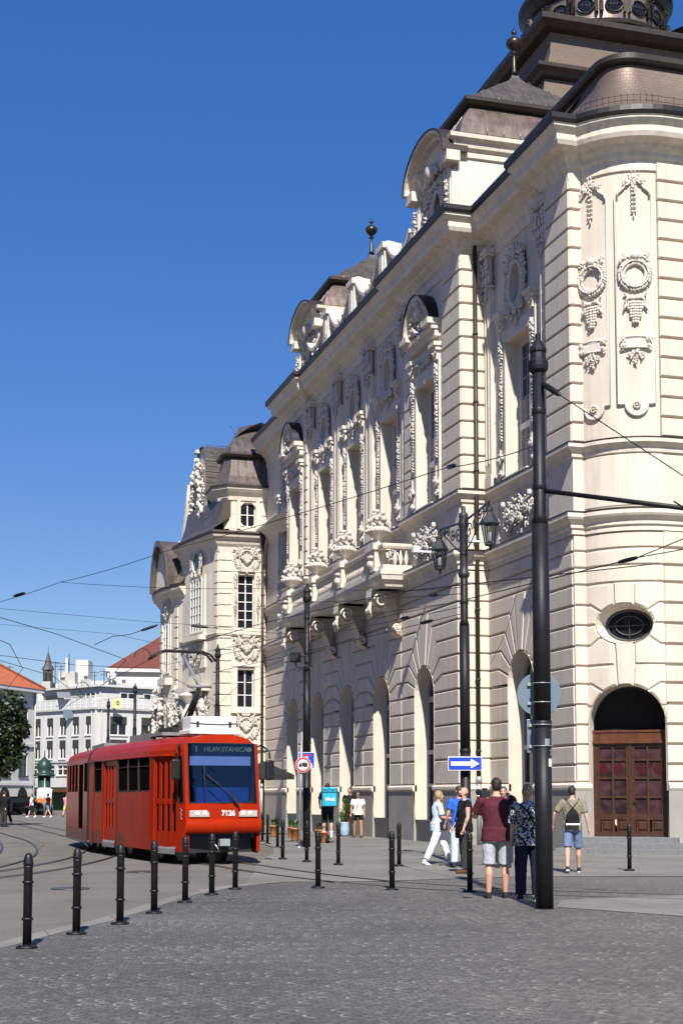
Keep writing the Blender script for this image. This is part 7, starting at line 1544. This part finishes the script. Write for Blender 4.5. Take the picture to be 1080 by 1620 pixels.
# cafe parasol beside the tram, planters along the hall
b = onD(417, 1258, 58); t = thing('cafe_parasol', 'black square cafe parasol between the tram and the hall', 'parasol', (b.x, b.y, 0)); g = G(); g.tube([(0, 0, 0), (0, 0, 2.95)], .035, 8); sub(t, 'pole', g, 'black_iron')
g = G(); g.add([(-1.0, -1.0, 2.4), (1.0, -1.0, 2.4), (1.0, 1.0, 2.4), (-1.0, 1.0, 2.4), (0, 0, 2.95), (-1.0, -1.0, 2.22), (1.0, -1.0, 2.22), (1.0, 1.0, 2.22), (-1.0, 1.0, 2.22)], [(0, 1, 4), (1, 2, 4), (2, 3, 4), (3, 0, 4), (0, 1, 6, 5), (1, 2, 7, 6), (2, 3, 8, 7), (3, 0, 5, 8)]); sub(t, 'canopy', g, 'canvas_black')
def potted(px, py, D, label, s=1., tall=False, pot='terracotta'):
    p = onD(px, 1258, D); t = thing('potted_plant', label, 'plant', (p.x, p.y, .02), 0, 'potted plants along the hall', s=s)
    g = G()
    if tall: g.lathe((0, 0, 0), [(.18, 0), (.24, .1), (.27, .45), (.25, .75), (.27, .8), (.23, .8), (.2, .7)], 16)
    else: g.lathe((0, 0, 0), [(.19, 0), (.20, .03), (.27, .62), (.30, .63), (.30, .72), (.26, .72), (.24, .62)], 16)
    sub(t, 'pot', g, pot)
    f = G(); z = .7
    if tall:
        f = crown_mesh([((0, 0, 1.35), .32), ((.12, 0, 1.7), .28), ((-.15, 0, 1.15), .25), ((.05, 0, 2.0), .15)], 520, .07, .4); f.tube([(0, 0, .7), (.02, 0, 1.8)], .02, 5)
    else:
        for i in range(60):
            a = rnd.uniform(0, 6.28); l = rnd.uniform(.3, .65); q = [Vector((.08*math.cos(a), .08*math.sin(a), z)), Vector((.2*math.cos(a)*l*1.6, .2*math.sin(a)*l*1.6, z+l*.7)), Vector((.5*math.cos(a)*l*1.3, .5*math.sin(a)*l*1.3, z+l*.75))]; w_ = Vector((-math.sin(a), math.cos(a), 0))*.03
            f.add([q[0]-w_, q[0]+w_, q[1]+w_*1.2, q[1]-w_*1.2, q[2]], [(0, 1, 2, 3), (3, 2, 4)])
    sub(t, 'foliage', f, 'leaf_green'); return t
potted(461, 0, 55, 'spiky plant in a terracotta pot, tallest by the hall left of the tall pole', .55); potted(467, 0, 51, 'spiky plant in a terracotta pot in front, just left of the tall pole', .62); potted(433, 0, 56, 'terracotta pot half hidden behind the bollards beside the tram', .6); potted(504, 0, 50.5, 'terracotta pot with a spiky plant left of the delivery rider', .55); potted(545, 0, 56.5, 'leafy shrub in a pale blue pot behind the walking couple', .68, True, 'pale_ceramic'); potted(513, 0, 49, 'low terracotta planter with dark foliage beside the delivery rider', .5)

# unseen houses added opposite, to block low sky light and close the street
surf('house_ochre', (.38, .30, .19), .9, var=.12, scale=.5, streak=.12); surf('house_grey', (.30, .29, .27), .9, var=.12, scale=.5, streak=.12)
for i, (y0, y1, h, mt, lb) in enumerate(((-6, 22, 15.5, 'house_ochre', 'unseen ochre town house across the tracks, nearest the viewer and outside the left edge'), (22.3, 47, 14, 'house_grey', 'unseen grey town house across the tracks, outside the left edge opposite the tram'), (47.3, 78, 16, 'house_ochre', 'unseen taller ochre town house across the tracks, outside the left edge'))):
    t = thing('unseen_town_house', lb, 'house', (-14, (y0+y1)/2, 0), 0, 'unseen town houses across the tracks'); M = mapped((-14, y1), (-14, y0)) if False else (lambda u, d, z: Vector((-14+d, u, z)))
    n = int((y1-y0)/3.4); cs = [y0+(y1-y0)*(k+.5)/n for k in range(n)]; hs = [(c-.6, c+.6, z, z+2.1) for c in cs for z in (5.2, 8.6, 11.6) if z+2.6 < h]+[(c-.9, c+.9, .5, 3.3) for c in cs]
    g = G(); grid_wall(g, y0, y1, 0, h, hs, .25, M); g.box((-26, y0, 0), (-14.3, y1, h-.02)); bpart(t, 'wall', g, mt)
    for q in hs:
        g = G(); g.box((q[0], -.24, q[2]), (q[1], -.20, q[3]), M); w_ = bpart(t, 'window', g, 'glass_dark'); f = G(); f.box(((q[0]+q[1])/2-.04, -.19, q[2]), ((q[0]+q[1])/2+.04, -.14, q[3]), M); f.box((q[0], -.19, q[3]-.8), (q[1], -.14, q[3]-.72), M); f.box((q[0]-.12, .0, q[2]-.12), (q[1]+.12, .15, q[2]), M); bpart(t, 'frame', f, 'white_frame', w_)
    g = G(); g.box((y0, 0, h-.5), (y1, .5, h), M); g.box((y0, 0, 4.0), (y1, .2, 4.3), M); bpart(t, 'cornice', g, mt); g = G(); g.prism([(-13.4, h), (-20, h+4.5), (-26.6, h)], y0, y1, lambda u, d, z: Vector((u, d, z))); bpart(t, 'roof', g, 'rooftile')
# ------------------------------------------------ people
def vv(p, a_f, a_s=0):
    """unit vector hanging down, swung forward by a_f and out sideways by a_s"""
    return Vector((math.sin(a_s), math.sin(a_f)*math.cos(a_s), -math.cos(a_f)*math.cos(a_s)))
def capsule(g, pts, rs, n=12, flat=None):
    g.tube(pts, rs, n, True, flat)
    for p, r in ((pts[0], rs[0]), (pts[-1], rs[-1])): g.ball(p, r*.99, hi=True)
def rings(g, rs, n=20):
    """stacked ellipses (z, rx, ry, y)"""
    o = len(g.v)
    for z, rx, ry, y in rs:
        for k in range(n): t = 2*math.pi*k/n; g.v.append(Vector((rx*math.cos(t), y+ry*math.sin(t), z)))
    for i in range(len(rs)-1):
        for k in range(n): g.f.append([o+i*n+k, o+i*n+(k+1) % n, o+(i+1)*n+(k+1) % n, o+(i+1)*n+k]); g.sm.append(True)
    g.f.append([o+k for k in range(n)][::-1]); g.f.append([o+(len(rs)-1)*n+k for k in range(n)]); g.sm += [True, True]
def person(label, loc, rz, H=1.75, top='cloth_white', sleeve=.5, bottom='cloth_grey', leg_len=1., hair='hair_dark', skin='skin', shoe='rubber', legs=((0, 0), (0, 0)), arms=((0, .12, .15), (0, .12, .15)),
           lean=0., build=1., female=False, hairlong=0., head=(0, 0), vox=.012, hem=.0, group=None, shoe_white=False, bald=False, sides=None, skirt=False, barefoot_sock=None):
    t = thing('person', label, 'person', loc, rz, group); k = H/1.75; B = build
    hipz = .93*k; sh = .20*k*(.92 if female else 1)*(.5+.5*B); body = G()
    def limb_leg(s, hip, knee):
        h = Vector((s*.098*k*B**.5, 0, hipz-.02)); d1 = vv(h, hip, s*.04); kn = h+d1*.43*k; d2 = vv(h, hip-knee, s*.015); an = kn+d2*.42*k; return h, kn, an, d2
    Lg = [limb_leg(s, *legs[i]) for i, s in enumerate((-1, 1))]
    low = min(l[2].z for l in Lg)-.075*k; dz = Vector((0, 0, -low))
    Lg = [(h+dz, kn+dz, an+dz, d) for h, kn, an, d in Lg]; hz = hipz+dz.z
    def T_(p):   # torso leans about the hips
        p = Vector(p)-Vector((0, 0, hz)); c, s_ = math.cos(lean), math.sin(lean); return Vector((p.x, p.y*c+p.z*s_, -p.y*s_+p.z*c+hz))
    chest = (.175, .125) if not female else (.155, .125); waist = (.155, .12) if not female else (.13, .105); hipw = (.165, .125) if not female else (.178, .135)
    tor = [(hz-.10*k, hipw[0]*.75, hipw[1]*.8, 0), (hz-.02*k, hipw[0], hipw[1], -.008), (hz+.08*k, hipw[0]*.97, hipw[1]*.93, 0), (hz+.20*k, waist[0], waist[1], .0), (hz+.34*k, chest[0]*.98, chest[1], -.0), (hz+.44*k, chest[0], chest[1]*.95, -.005), (hz+.52*k, chest[0]*.86, .085, -.015), (hz+.575*k, .075, .065, -.015), (hz+.60*k, .055, .056, -.005)]
    tor = [(z, rx*k*(B if z < hz+.5*k else 1), ry*k*B, y) for z, rx, ry, y in tor]
    def torso(g, infl=0, z0=None, z1=None, cone=1.):
        sel = [(z, rx+infl, ry+infl, y) for z, rx, ry, y in tor if (z0 is None or z >= z0-.001) and (z1 is None or z <= z1)]
        o = len(g.v); rings(g, sel)
        for i in range(o, len(g.v)): g.v[i] = T_(g.v[i])
    torso(body)
    for h, kn, an, d in Lg:
        mid = h.lerp(kn, .45); calf = kn.lerp(an, .32)+Vector((0, -.022*k, 0))
        capsule(body, [h, mid, kn, calf, an], [.088*k*B, .078*k*B, .053*k, .055*k*(.6+.4*B), .036*k], 12)
    Ar = []
    for i, s in enumerate((-1, 1)):
        a = arms[i]; S = T_((s*sh, -.01, hz+.505*k)); d1 = vv(S, a[0], s*a[1]); E_ = S+d1*.29*k; inn = a[3] if len(a) > 3 else .1
        d2 = vv(S, a[0]+a[2], s*(a[1]-inn)); Wr = E_+d2*.255*k; Ar.append((S, E_, Wr, d2, s))
        capsule(body, [S, S.lerp(E_, .5), E_, E_.lerp(Wr, .35), Wr], [.056*k*B, .047*k*B, .039*k*(.5+.5*B), .039*k*(.5+.5*B), .025*k], 10)
        # hand: palm, four fingers of different length, thumb
        sd = d2.cross(Vector((0, 1, 0)) if abs(d2.y) < .8 else Vector((0, 0, 1))).normalized(); nn = d2.cross(sd).normalized(); across = nn if abs(d2.z) > .5 else sd; curl = (Vector((-s, 0, 0))*.5 if abs(d2.z) > .5 else Vector((0, 0, -1))*.5)
        c = Wr+d2*.045*k; body.tube([Wr, Wr+d2*.03*k, Wr+d2*.085*k], [.024*k, .036*k, .036*k], 8, True, .55)
        for q, (off, l) in enumerate(((-.027, .062), (-.009, .072), (.009, .067), (.027, .052))):
            b0 = Wr+d2*.08*k+across*off*k; d3 = (d2+curl*.5).normalized(); d4 = (d2+curl*1.6).normalized(); m1 = b0+d3*l*.55*k; body.tube([b0, m1, m1+d4*l*.5*k], [.0095*k, .009*k, .0075*k], 6)
        th = Wr+d2*.03*k+across*.03*k; th2 = th+(d2*.6+across*.8).normalized()*.035*k; body.tube([Wr+d2*.02*k, th, th2, th2+(d2*.9+across*.2+curl*.3).normalized()*.03*k], [.014*k, .013*k, .0105*k, .009*k], 6)
    nk = T_((0, -.008, hz+.56*k)); hc = T_((0, .018, hz+.735*k)); yaw, pit = head; Rh = Matrix.Rotation(yaw, 3, 'Z') @ Matrix.Rotation(pit, 3, 'X')
    hp = lambda x, y, z: hc+Rh @ (Vector((x, y, z))*k)
    capsule(body, [nk, hp(0, -.015, -.07)], [.056*k*(.6+.4*B), .052*k], 10)
    def hball(g, c, r): g.ball(hp(*c), tuple(q*k for q in r), hi=True, rot=Rh)
    hball(body, (0, -.008, .028), (.074, .094, .092)); hball(body, (0, .022, -.035), (.060, .072, .078)); hball(body, (0, .062, -.088), (.030, .028, .024)); hball(body, (0, .062, .0), (.045, .032, .04))
    body.tube([hp(0, .088, .012), hp(0, .106, -.022), hp(0, .094, -.034)], [.009*k, .015*k, .012*k], 6)
    for s in (-1, 1): hball(body, (s*.076, -.006, -.008), (.012, .020, .031)); hball(body, (s*.034, .074, -.022), (.02, .018, .02))
    hball(body, (0, .082, -.058), (.026, .014, .010))
    me = remesh(body, vox*.8, 2); sub(t, 'body', me, skin)
    f = G()
    for s in (-1, 1): hball(f, (s*.031, .086, .012), (.012, .007, .006)); f.tube([hp(s*.016, .094, .031), hp(s*.045, .086, .033)], .004*k, 5)
    f.tube([hp(-.022, .092, -.058), hp(0, .097, -.056), hp(.022, .092, -.058)], .0035*k, 5); sub(t, 'face_features', f, 'hair_dark')
    # hair
    if not bald:
        g = G(); hball(g, (0, -.018, .042), (.083, .098, .090)); hball(g, (0, -.048, .0), (.076, .066, .075))
        if female: hball(g, (-.055, -.02, .0), (.035, .07, .075)); hball(g, (.055, -.02, .0), (.035, .07, .075)); hball(g, (0, -.05, -.05), (.06, .05, .06))
        if hairlong == 1: g.ball(hp(0, -.115, .0), .045*k, hi=True)
        if hairlong > 1: hball(g, (0, -.05, -.11), (.085, .06, .11))
        g2 = remesh(g, .012, 1, .006); 
        bm = bmesh.new(); bm.from_mesh(g2)
        dl = []
        for v in bm.verts:
            q = Rh.inverted() @ (v.co-hc)/k
            if q.y > .062+.25*(q.z-.07) and q.z < .085: dl.append(v)
            elif q.y > .028 and q.z < .03 and abs(q.x) < .075: dl.append(v)
        bmesh.ops.delete(bm, geom=dl, context='VERTS'); bm.to_mesh(g2); bm.free(); sub(t, 'hair', g2, hair)
    # top
    g = G(); torso(g, .020*k, hz-.03*k if hem == 0 else hz-hem*k, hz+.58*k)
    if hem:
        rr = (hipw[0]*k*B+.036, hipw[1]*k*B+.034); rings(g, [(hz-hem*k, rr[0], rr[1], 0), (hz+.1*k, rr[0]*.97, rr[1]*.97, 0)])
    for S, E_, Wr, d, s in Ar:
        S2 = S+Vector((-s*.03*k, 0, .01*k))
        if sleeve > 1: fr = sleeve-1; e = E_.lerp(Wr, fr); g.tube([S2, S, S.lerp(E_, .5), E_, e], [.075*k*B, .073*k*B, .062*k*B, .054*k*B, .046*k], 12); g.ball(E_, .053*k, hi=True)
        elif sleeve > 0: e = S.lerp(E_, sleeve); g.tube([S2, S, S.lerp(e, .5), e], [.078*k*B, .077*k*B, .074*k*B, .076*k*B], 12)
        g.ball(S, .073*k*B, hi=True)
    top_o = sub(t, 'top', remesh(g, vox, 2, .010), top)
    # trousers, shorts or skirt
    g = G(); torso(g, .014*k, hz-.11*k, hz+.09*k)
    for i, (h, kn, an, d) in enumerate(Lg):
        if leg_len >= 1: e = kn.lerp(an, min(1., leg_len-1)); w = 1.15 if leg_len < 2.0 else 1.0; pts = [h, h.lerp(kn, .5), kn, kn.lerp(e, .5), e]; rs = [.104*k*B, .095*k*B, .075*k*B*w, .070*k*B*w, .064*k*B*w]
        else: e = h.lerp(kn, leg_len); pts = [h, h.lerp(e, .4), h.lerp(e, .75), e]; rs = [.100*k*B**.5, .094*k*B**.5, .086*k*B**.5, .089*k*B**.5]
        g.tube(pts, rs, 14); g.ball(h, .100*k*B**.5, hi=True)
        if leg_len >= 1: g.ball(kn, .073*k*B*w, hi=True)
    if skirt: z = hz-.52*k; rings(g, [(z, .22*k, .2*k, 0), (hz-.1*k, .19*k, .15*k, 0), (hz+.05*k, .15*k, .12*k, 0)])
    sub(t, 'trousers' if leg_len >= 1 else ('skirt' if skirt else 'shorts'), remesh(g, vox, 2, .009), bottom)
    for h, kn, an, d in Lg:
        g = G(); tilt = max(-.1, min(.75, -math.asin(max(-1, min(1, d.y))))); Rt = Matrix.Rotation(-tilt if d.y < -.15 else 0, 3, 'X'); P = lambda x, y, z: an+Rt @ (Vector((x, y, z))*k)
        s = 1 if h.x > 0 else -1
        g.tube([P(0, -.055, -.045), P(0, 0, -.040), P(s*.006, .08, -.048), P(s*.01, .15, -.055), P(s*.008, .195, -.06)], [.036*k, .046*k, .046*k, .042*k, .028*k], 10, True, 1.0); g.tube([P(0, -.01, -.05), P(0, -.01, .02)], [.045*k, .042*k], 10)
        sh_ = sub(t, 'shoe', remesh(g, .011, 1), shoe)
        if shoe_white: q = G(); q.tube([P(0, -.08, -.072), P(0, 0, -.072), P(s*.006, .08, -.074), P(s*.01, .15, -.074), P(s*.008, .21, -.072)], [.034*k, .044*k, .044*k, .042*k, .028*k], 10, True, .25); ob('sole', q, 'sole_white', sh_, WM[t.name].copy())
        if barefoot_sock: q = G(); q.tube([an, an.lerp(kn, .35)], [.045*k, .055*k], 10); sub(t, 'sock', q, barefoot_sock)
    return dict(t=t, Ar=Ar, Lg=Lg, hz=hz, k=k, hp=hp, T=T_, hc=hc)
def face_to(dx, dy): return math.atan2(-dx, dy)
def strap(P, name, pts, r, mat, flat=None): g = G(); g.tube(pts, r, 6, True, flat); sub(P['t'], name, g, mat)
AWAY = -YAW
# man in maroon, arms raised with a camera
p = onZ(786, 1421, .02)
A = person('man in a maroon T-shirt and grey shorts seen from behind', p, AWAY+.12, 1.80, 'cloth_maroon', .72, 'cloth_grey', .98, 'hair_dark', 'skin', 'rubber', ((-.02, 0), (.03, .02)), ((.55, .28, 1.55, .75), (.55, .28, 1.75, .75)), 0, 1.22, head=(.1, .1), vox=.011, hem=.09)
t = thing('camera', 'black camera with a long lens held up by the man in maroon', 'camera', onD(768, 1256, 21.1)-Vector((.02, 0, 0)), AWAY+.4)
g = G(); g.box((-.07, -.04, -.05), (.07, .04, .05)); g.box((-.03, -.04, .05), (.03, .03, .085)); sub(t, 'body', g, 'canvas_black', bevel=.01); g = G(); g.tube([(0, .03, 0), (0, .19, .03)], [.04, .046], 14); sub(t, 'lens', g, 'rubber')
# woman in the patterned blouse
p = onZ(836, 1424, .02)
A = person('woman in a black and white patterned blouse and dark trousers, beside the near pole', p, AWAY-.03, 1.70, 'cloth_print', .95, 'cloth_navy', 1.97, 'hair_blond', 'skin', 'cloth_charcoal', ((.0, .02), (-.04, .0)), ((.05, .16, .12), (.1, .1, .9)), 0, 1.1, True, 1, head=(-.25, 0), vox=.011, hem=.10, shoe_white=True)
k = A['k']; hz = A['hz']; strap(A, 'bag_strap', [(-.13, -.115, hz+.52), (-.02, -.165, hz+.42), (.10, -.165, hz+.2), (.19, -.06, hz+.03)], .016, 'cloth_navy')
# bearded man in black
p = onZ(735, 1381, .02)
A = person('bald man in a black top and dark trousers behind a bollard', p, AWAY+math.pi*.56, 1.70, 'cloth_black', .25, 'cloth_charcoal', 1.93, 'hair_dark', 'skin', 'leather_brown', ((.06, .03), (-.05, .02)), ((.05, .2, .35), (.1, .16, .5)), 0, 1.12, head=(.2, .35), bald=True, hem=.08)
hp = A['hp']; g = G(); g.ball(hp(0, .06, -.075), (.055, .045, .045), hi=True); sub(A['t'], 'beard', g, 'hair_brown'); hz = A['hz']
strap(A, 'bag_strap', [(-.17, .02, hz+.52), (-.05, .16, hz+.35), (.1, .17, hz+.15), (.2, .05, hz)], .014, 'canvas_black')
g = G(); g.box((.17, -.1, hz-.22), (.27, .14, hz+.02)); sub(A['t'], 'shoulder_bag', g, 'leather_brown', bevel=.03)
# man in blue and the one with raised arms behind him
p = onZ(727, 1372, .02); A = person('man in a bright blue T-shirt mostly hidden behind the street lamp', p, AWAY+.3, 1.74, 'cloth_blue', .6, 'cloth_paleblue', 1.9, 'hair_brown', 'skin', 'cloth_charcoal', ((.02, 0), (-.02, 0)), ((.1, .2, .4), (.1, .15, .3)), 0, 1.05, hem=.06)
p = onZ(797, 1372, .02); A = person('person in black photographing with raised elbows, hidden behind the man in maroon', p, AWAY+2.9, 1.72, 'cloth_black', .55, 'cloth_charcoal', 1.93, 'hair_brown', 'skin', 'rubber', ((.02, 0), (-.02, 0)), ((1.3, .5, 1.5, 1.0), (1.3, .5, 1.5, 1.0)), 0, 1.05, True)
# woman in white walking
p = onZ(692, 1367, .02); A = person('blonde woman in a pale blue shirt and white trousers walking to the right', p, face_to(.95, -.1), 1.70, 'cloth_paleblue', .8, 'cloth_white', 1.88, 'hair_blond', 'skin', 'sole_white', ((.42, .06), (-.34, .12)), ((.15, .06, 1.1), (.2, .08, 1.25)), .04, 1.02, True, 0, hem=.1)
g = G(); g.box((.16, .0, A['hz']-.08), (.22, .18, A['hz']+.12)); sub(A['t'], 'handbag', g, 'cloth_navy', bevel=.02); hz = A['hz']; strap(A, 'bag_strap', [(-.1, .02, hz+.56), (.05, .14, hz+.4), (.17, .1, hz+.1)], .01, 'cloth_navy')
# man with the drawstring bag
p = onZ(906, 1380, .02); A = person('man in an olive T-shirt and denim shorts walking away with a black drawstring bag', p, AWAY-.12, 1.74, 'cloth_olive', .72, 'cloth_denim', .92, 'hair_dark', 'skin', 'rubber', ((-.22, .18), (.22, .02)), ((.1, .62, .35, .5), (-.12, .28, .25)), 0, 1.02, head=(-.15, 0), shoe_white=True, hem=.07)
hz = A['hz']; g = G(); rings(g, [(hz+.04, .10, .04, -.20), (hz+.10, .145, .065, -.20), (hz+.26, .13, .065, -.20), (hz+.36, .06, .03, -.19), (hz+.40, .02, .02, -.17)]); bg_ = sub(A['t'], 'drawstring_bag', remesh(g, .011, 1, .008), 'cloth_black')
g = G(); g.box((-.14, -.26, hz+.05), (.14, -.2, hz+.085)); ob('bag_band', g, 'sole_white', bg_, WM[A['t'].name].copy())
for s in (-1, 1): strap(A, 'bag_cord', [(0, -.17, hz+.40), (s*.10, -.15, hz+.53), (s*.13, -.03, hz+.60), (s*.15, .10, hz+.5)], .006, 'canvas_black')
# delivery rider on a scooter
p = onZ(518, 1333, .02); RZ = AWAY+.05
SCT = thing('kick_scooter', 'black electric kick scooter ridden by the delivery courier', 'scooter', p, RZ)
g = G(); g.box((-.08, -.35, .12), (.08, .35, .17)); sub(SCT, 'deck', g, 'black_iron', bevel=.015)
for y in (-.5, .52):
    g = G(); n = 20; f = lambda x, r: [(x, y+r*math.cos(2*math.pi*i/n), .12+r*math.sin(2*math.pi*i/n)) for i in range(n)]; g.add(f(-.035, .11)+f(.035, .11), [tuple(range(n)), tuple(range(n, 2*n))]+[(i, (i+1) % n, n+(i+1) % n, n+i) for i in range(n)]); sub(SCT, 'wheel', g, 'rubber')
g = G(); g.tube([(0, -.38, .17), (0, -.52, .26), (0, -.64, .2)], .045, 8); sub(SCT, 'mudguard', g, 'tram_black'); g = G(); g.tube([(0, .52, .15), (0, .42, 1.15)], .022, 8); sub(SCT, 'steering_column', g, 'black_iron'); g = G(); g.tube([(-.25, .40, 1.14), (.25, .40, 1.14)], .016, 8); sub(SCT, 'handlebar', g, 'black_iron')
g = G(); g.box((-.03, -.61, .28), (.03, -.585, .33)); sub(SCT, 'tail_light', g, 'sign_red')
A = person('delivery courier in navy shirt and black shorts standing on a scooter', p+Vector((0, 0, .17)), RZ, 1.76, 'cloth_navy', .7, 'cloth_black', .97, 'hair_dark', 'skin', 'sole_white', ((.05, .1), (-.06, .08)), ((.55, .22, .35, .3), (.55, .2, .35, .3)), 0, 1.02, hem=.08, barefoot_sock='cloth_white')
t = thing('delivery_bag', 'turquoise cube-shaped insulated delivery backpack on the courier\'s back', 'backpack', p+Matrix.Rotation(RZ, 3, 'Z') @ Vector((.06, -.36, 1.20)), RZ-.10)
g = G(); g.box((-.25, -.18, 0), (.25, .2, .60)); bag = sub(t, 'box', g, 'cloth_turquoise', bevel=.03)
g = G(); g.box((-.252, -.195, .50), (.252, .2, .64)); ob('lid', g, 'cloth_turquoise', bag, WM[t.name].copy(), bevel=.04)
g = G(); g.tube([(-.25, -.19, .48), (.25, -.19, .48)], .009, 5); g.tube([(-.22, -.20, .60), (-.1, -.205, .55), (0, -.2, .6), (.1, -.205, .55), (.22, -.2, .6)], .008, 5)
for s in (-1, 1): g.tube([(s*.25, -.185, .02), (s*.25, -.185, .6)], .009, 5)
g.tube([(-.25, -.185, .02), (.25, -.185, .02)], .009, 5); ob('piping', g, 'cloth_navy', bag, WM[t.name].copy())
lettering('lettering', 'Wolt', .155, 'white_paint', bag, WM[t.name] @ Matrix.Translation((.02, -.184, .24)), .004)
# walking couple
p = onZ(566, 1325, .02); A = person('woman in a cream top, black shorts and sunglasses walking toward the viewer', p, AWAY+math.pi+.12, 1.66, 'cloth_cream', .55, 'cloth_black', .55, 'hair_brown', 'skin_tan', 'leather_brown', ((.16, .05), (-.14, .12)), ((.0, .16, .15), (.05, .22, .25)), 0, 1.12, True, 0, hem=.05, head=(-.35, 0))
hp = A['hp']; hz = A['hz']; g = G(); g.tube([hp(-.07, .06, .014), hp(-.04, .095, .012), hp(.04, .095, .012), hp(.07, .06, .014)], .016, 6); sub(A['t'], 'sunglasses', g, 'canvas_black')
strap(A, 'bag_strap', [(-.11, .02, hz+.56), (-.02, .165, hz+.4), (.12, .165, hz+.15), (.2, .05, hz-.02)], .008, 'canvas_black'); g = G(); g.box((.17, -.06, hz-.2), (.25, .17, hz+.02)); sub(A['t'], 'handbag', g, 'canvas_black', bevel=.02)
p = onZ(556, 1323, .02); A = person('dark-haired man in black walking just behind the woman in the cream top', p+Vector((.1, .55, 0)), AWAY+math.pi-.35, 1.83, 'cloth_black', .6, 'leather_brown', .95, 'hair_dark', 'skin_tan', 'rubber', ((-.1, .1), (.12, .05)), ((.1, .15, .9), (.0, .15, .2)), 0, 1.1, hem=.06)
# driver
Wt = WM[TRAM.name] @ Vector((-.2, -1.05, .62)); A = person('tram driver in a light blue shirt seated behind the windscreen', Wt, R_(186.6), 1.72, 'cloth_paleblue', .7, 'cloth_navy', 1.9, 'hair_dark', 'skin', 'rubber', ((1.45, 1.5), (1.45, 1.5)), ((.6, .15, .7), (.6, .15, .7)), 0, 1.1)
# passers-by further off
FG = 'passers-by on the far crossing'
def far(px, py, label, rz, H, **kw):
    p = onZ(px, py, 0.01); kw.setdefault('vox', .022); person(label, p, rz, H, group=FG, **kw)
W1 = ((.40, .1), (-.35, .15)); W2 = ((-.3, .2), (.38, .05)); AR = ((.25, .1, .3), (-.3, .1, .2))
far(50, 1293, 'woman in a white top and black skirt crossing at the left', face_to(-.9, -.2), 1.68, top='cloth_white', sleeve=.3, bottom='cloth_black', leg_len=.9, skirt=True, legs=W1, arms=AR, female=True, shoe='sole_white')
far(76, 1293, 'person in a black top and denim shorts crossing left of the tram', face_to(-.8, .5), 1.72, top='cloth_black', sleeve=.6, bottom='cloth_denim', leg_len=.6, legs=W2, arms=AR, shoe='sole_white', female=True)
far(6, 1308, 'man in dark clothes standing in the shade at the left edge', face_to(.6, .6), 1.78, top='cloth_black', sleeve=1.9, bottom='cloth_charcoal', leg_len=1.95, arms=AR)
far(12, 1304, 'woman in dark trousers and pale shoes stepping beside the man at the left edge', face_to(.8, .2), 1.66, top='cloth_charcoal', sleeve=.8, bottom='cloth_black', leg_len=1.85, legs=W1, arms=AR, female=True, shoe='sole_white')
far(105, 1292, 'person in a pink top and yellow shorts half hidden by the rear of the tram', face_to(.5, .8), 1.70, top='cloth_pink', sleeve=.5, bottom='cloth_yellow', leg_len=.9, legs=W2, arms=AR)
for i, (px, py, tp, bt, lb) in enumerate(((88, 1278, 'cloth_white', 'cloth_denim', 'distant person in a white shirt right of the crossing pair'), (94, 1277, 'cloth_paleblue', 'cloth_black', 'distant person in a pale blue shirt near the shop'), (99, 1276, 'cloth_yellow', 'cloth_charcoal', 'distant person in yellow beside the tram rear'), (84, 1277, 'cloth_charcoal', 'cloth_denim', 'distant person in grey behind the crossing pair'), (27, 1284, 'cloth_paleblue', 'cloth_navy', 'distant person in pale blue by the black car'))):
    far(px, py, lb, rnd.random()*6, 1.7, top=tp, bottom=bt, sleeve=.5, leg_len=(.9, 1.9)[i % 2], legs=(W1, W2)[i % 2], arms=AR, vox=.03)
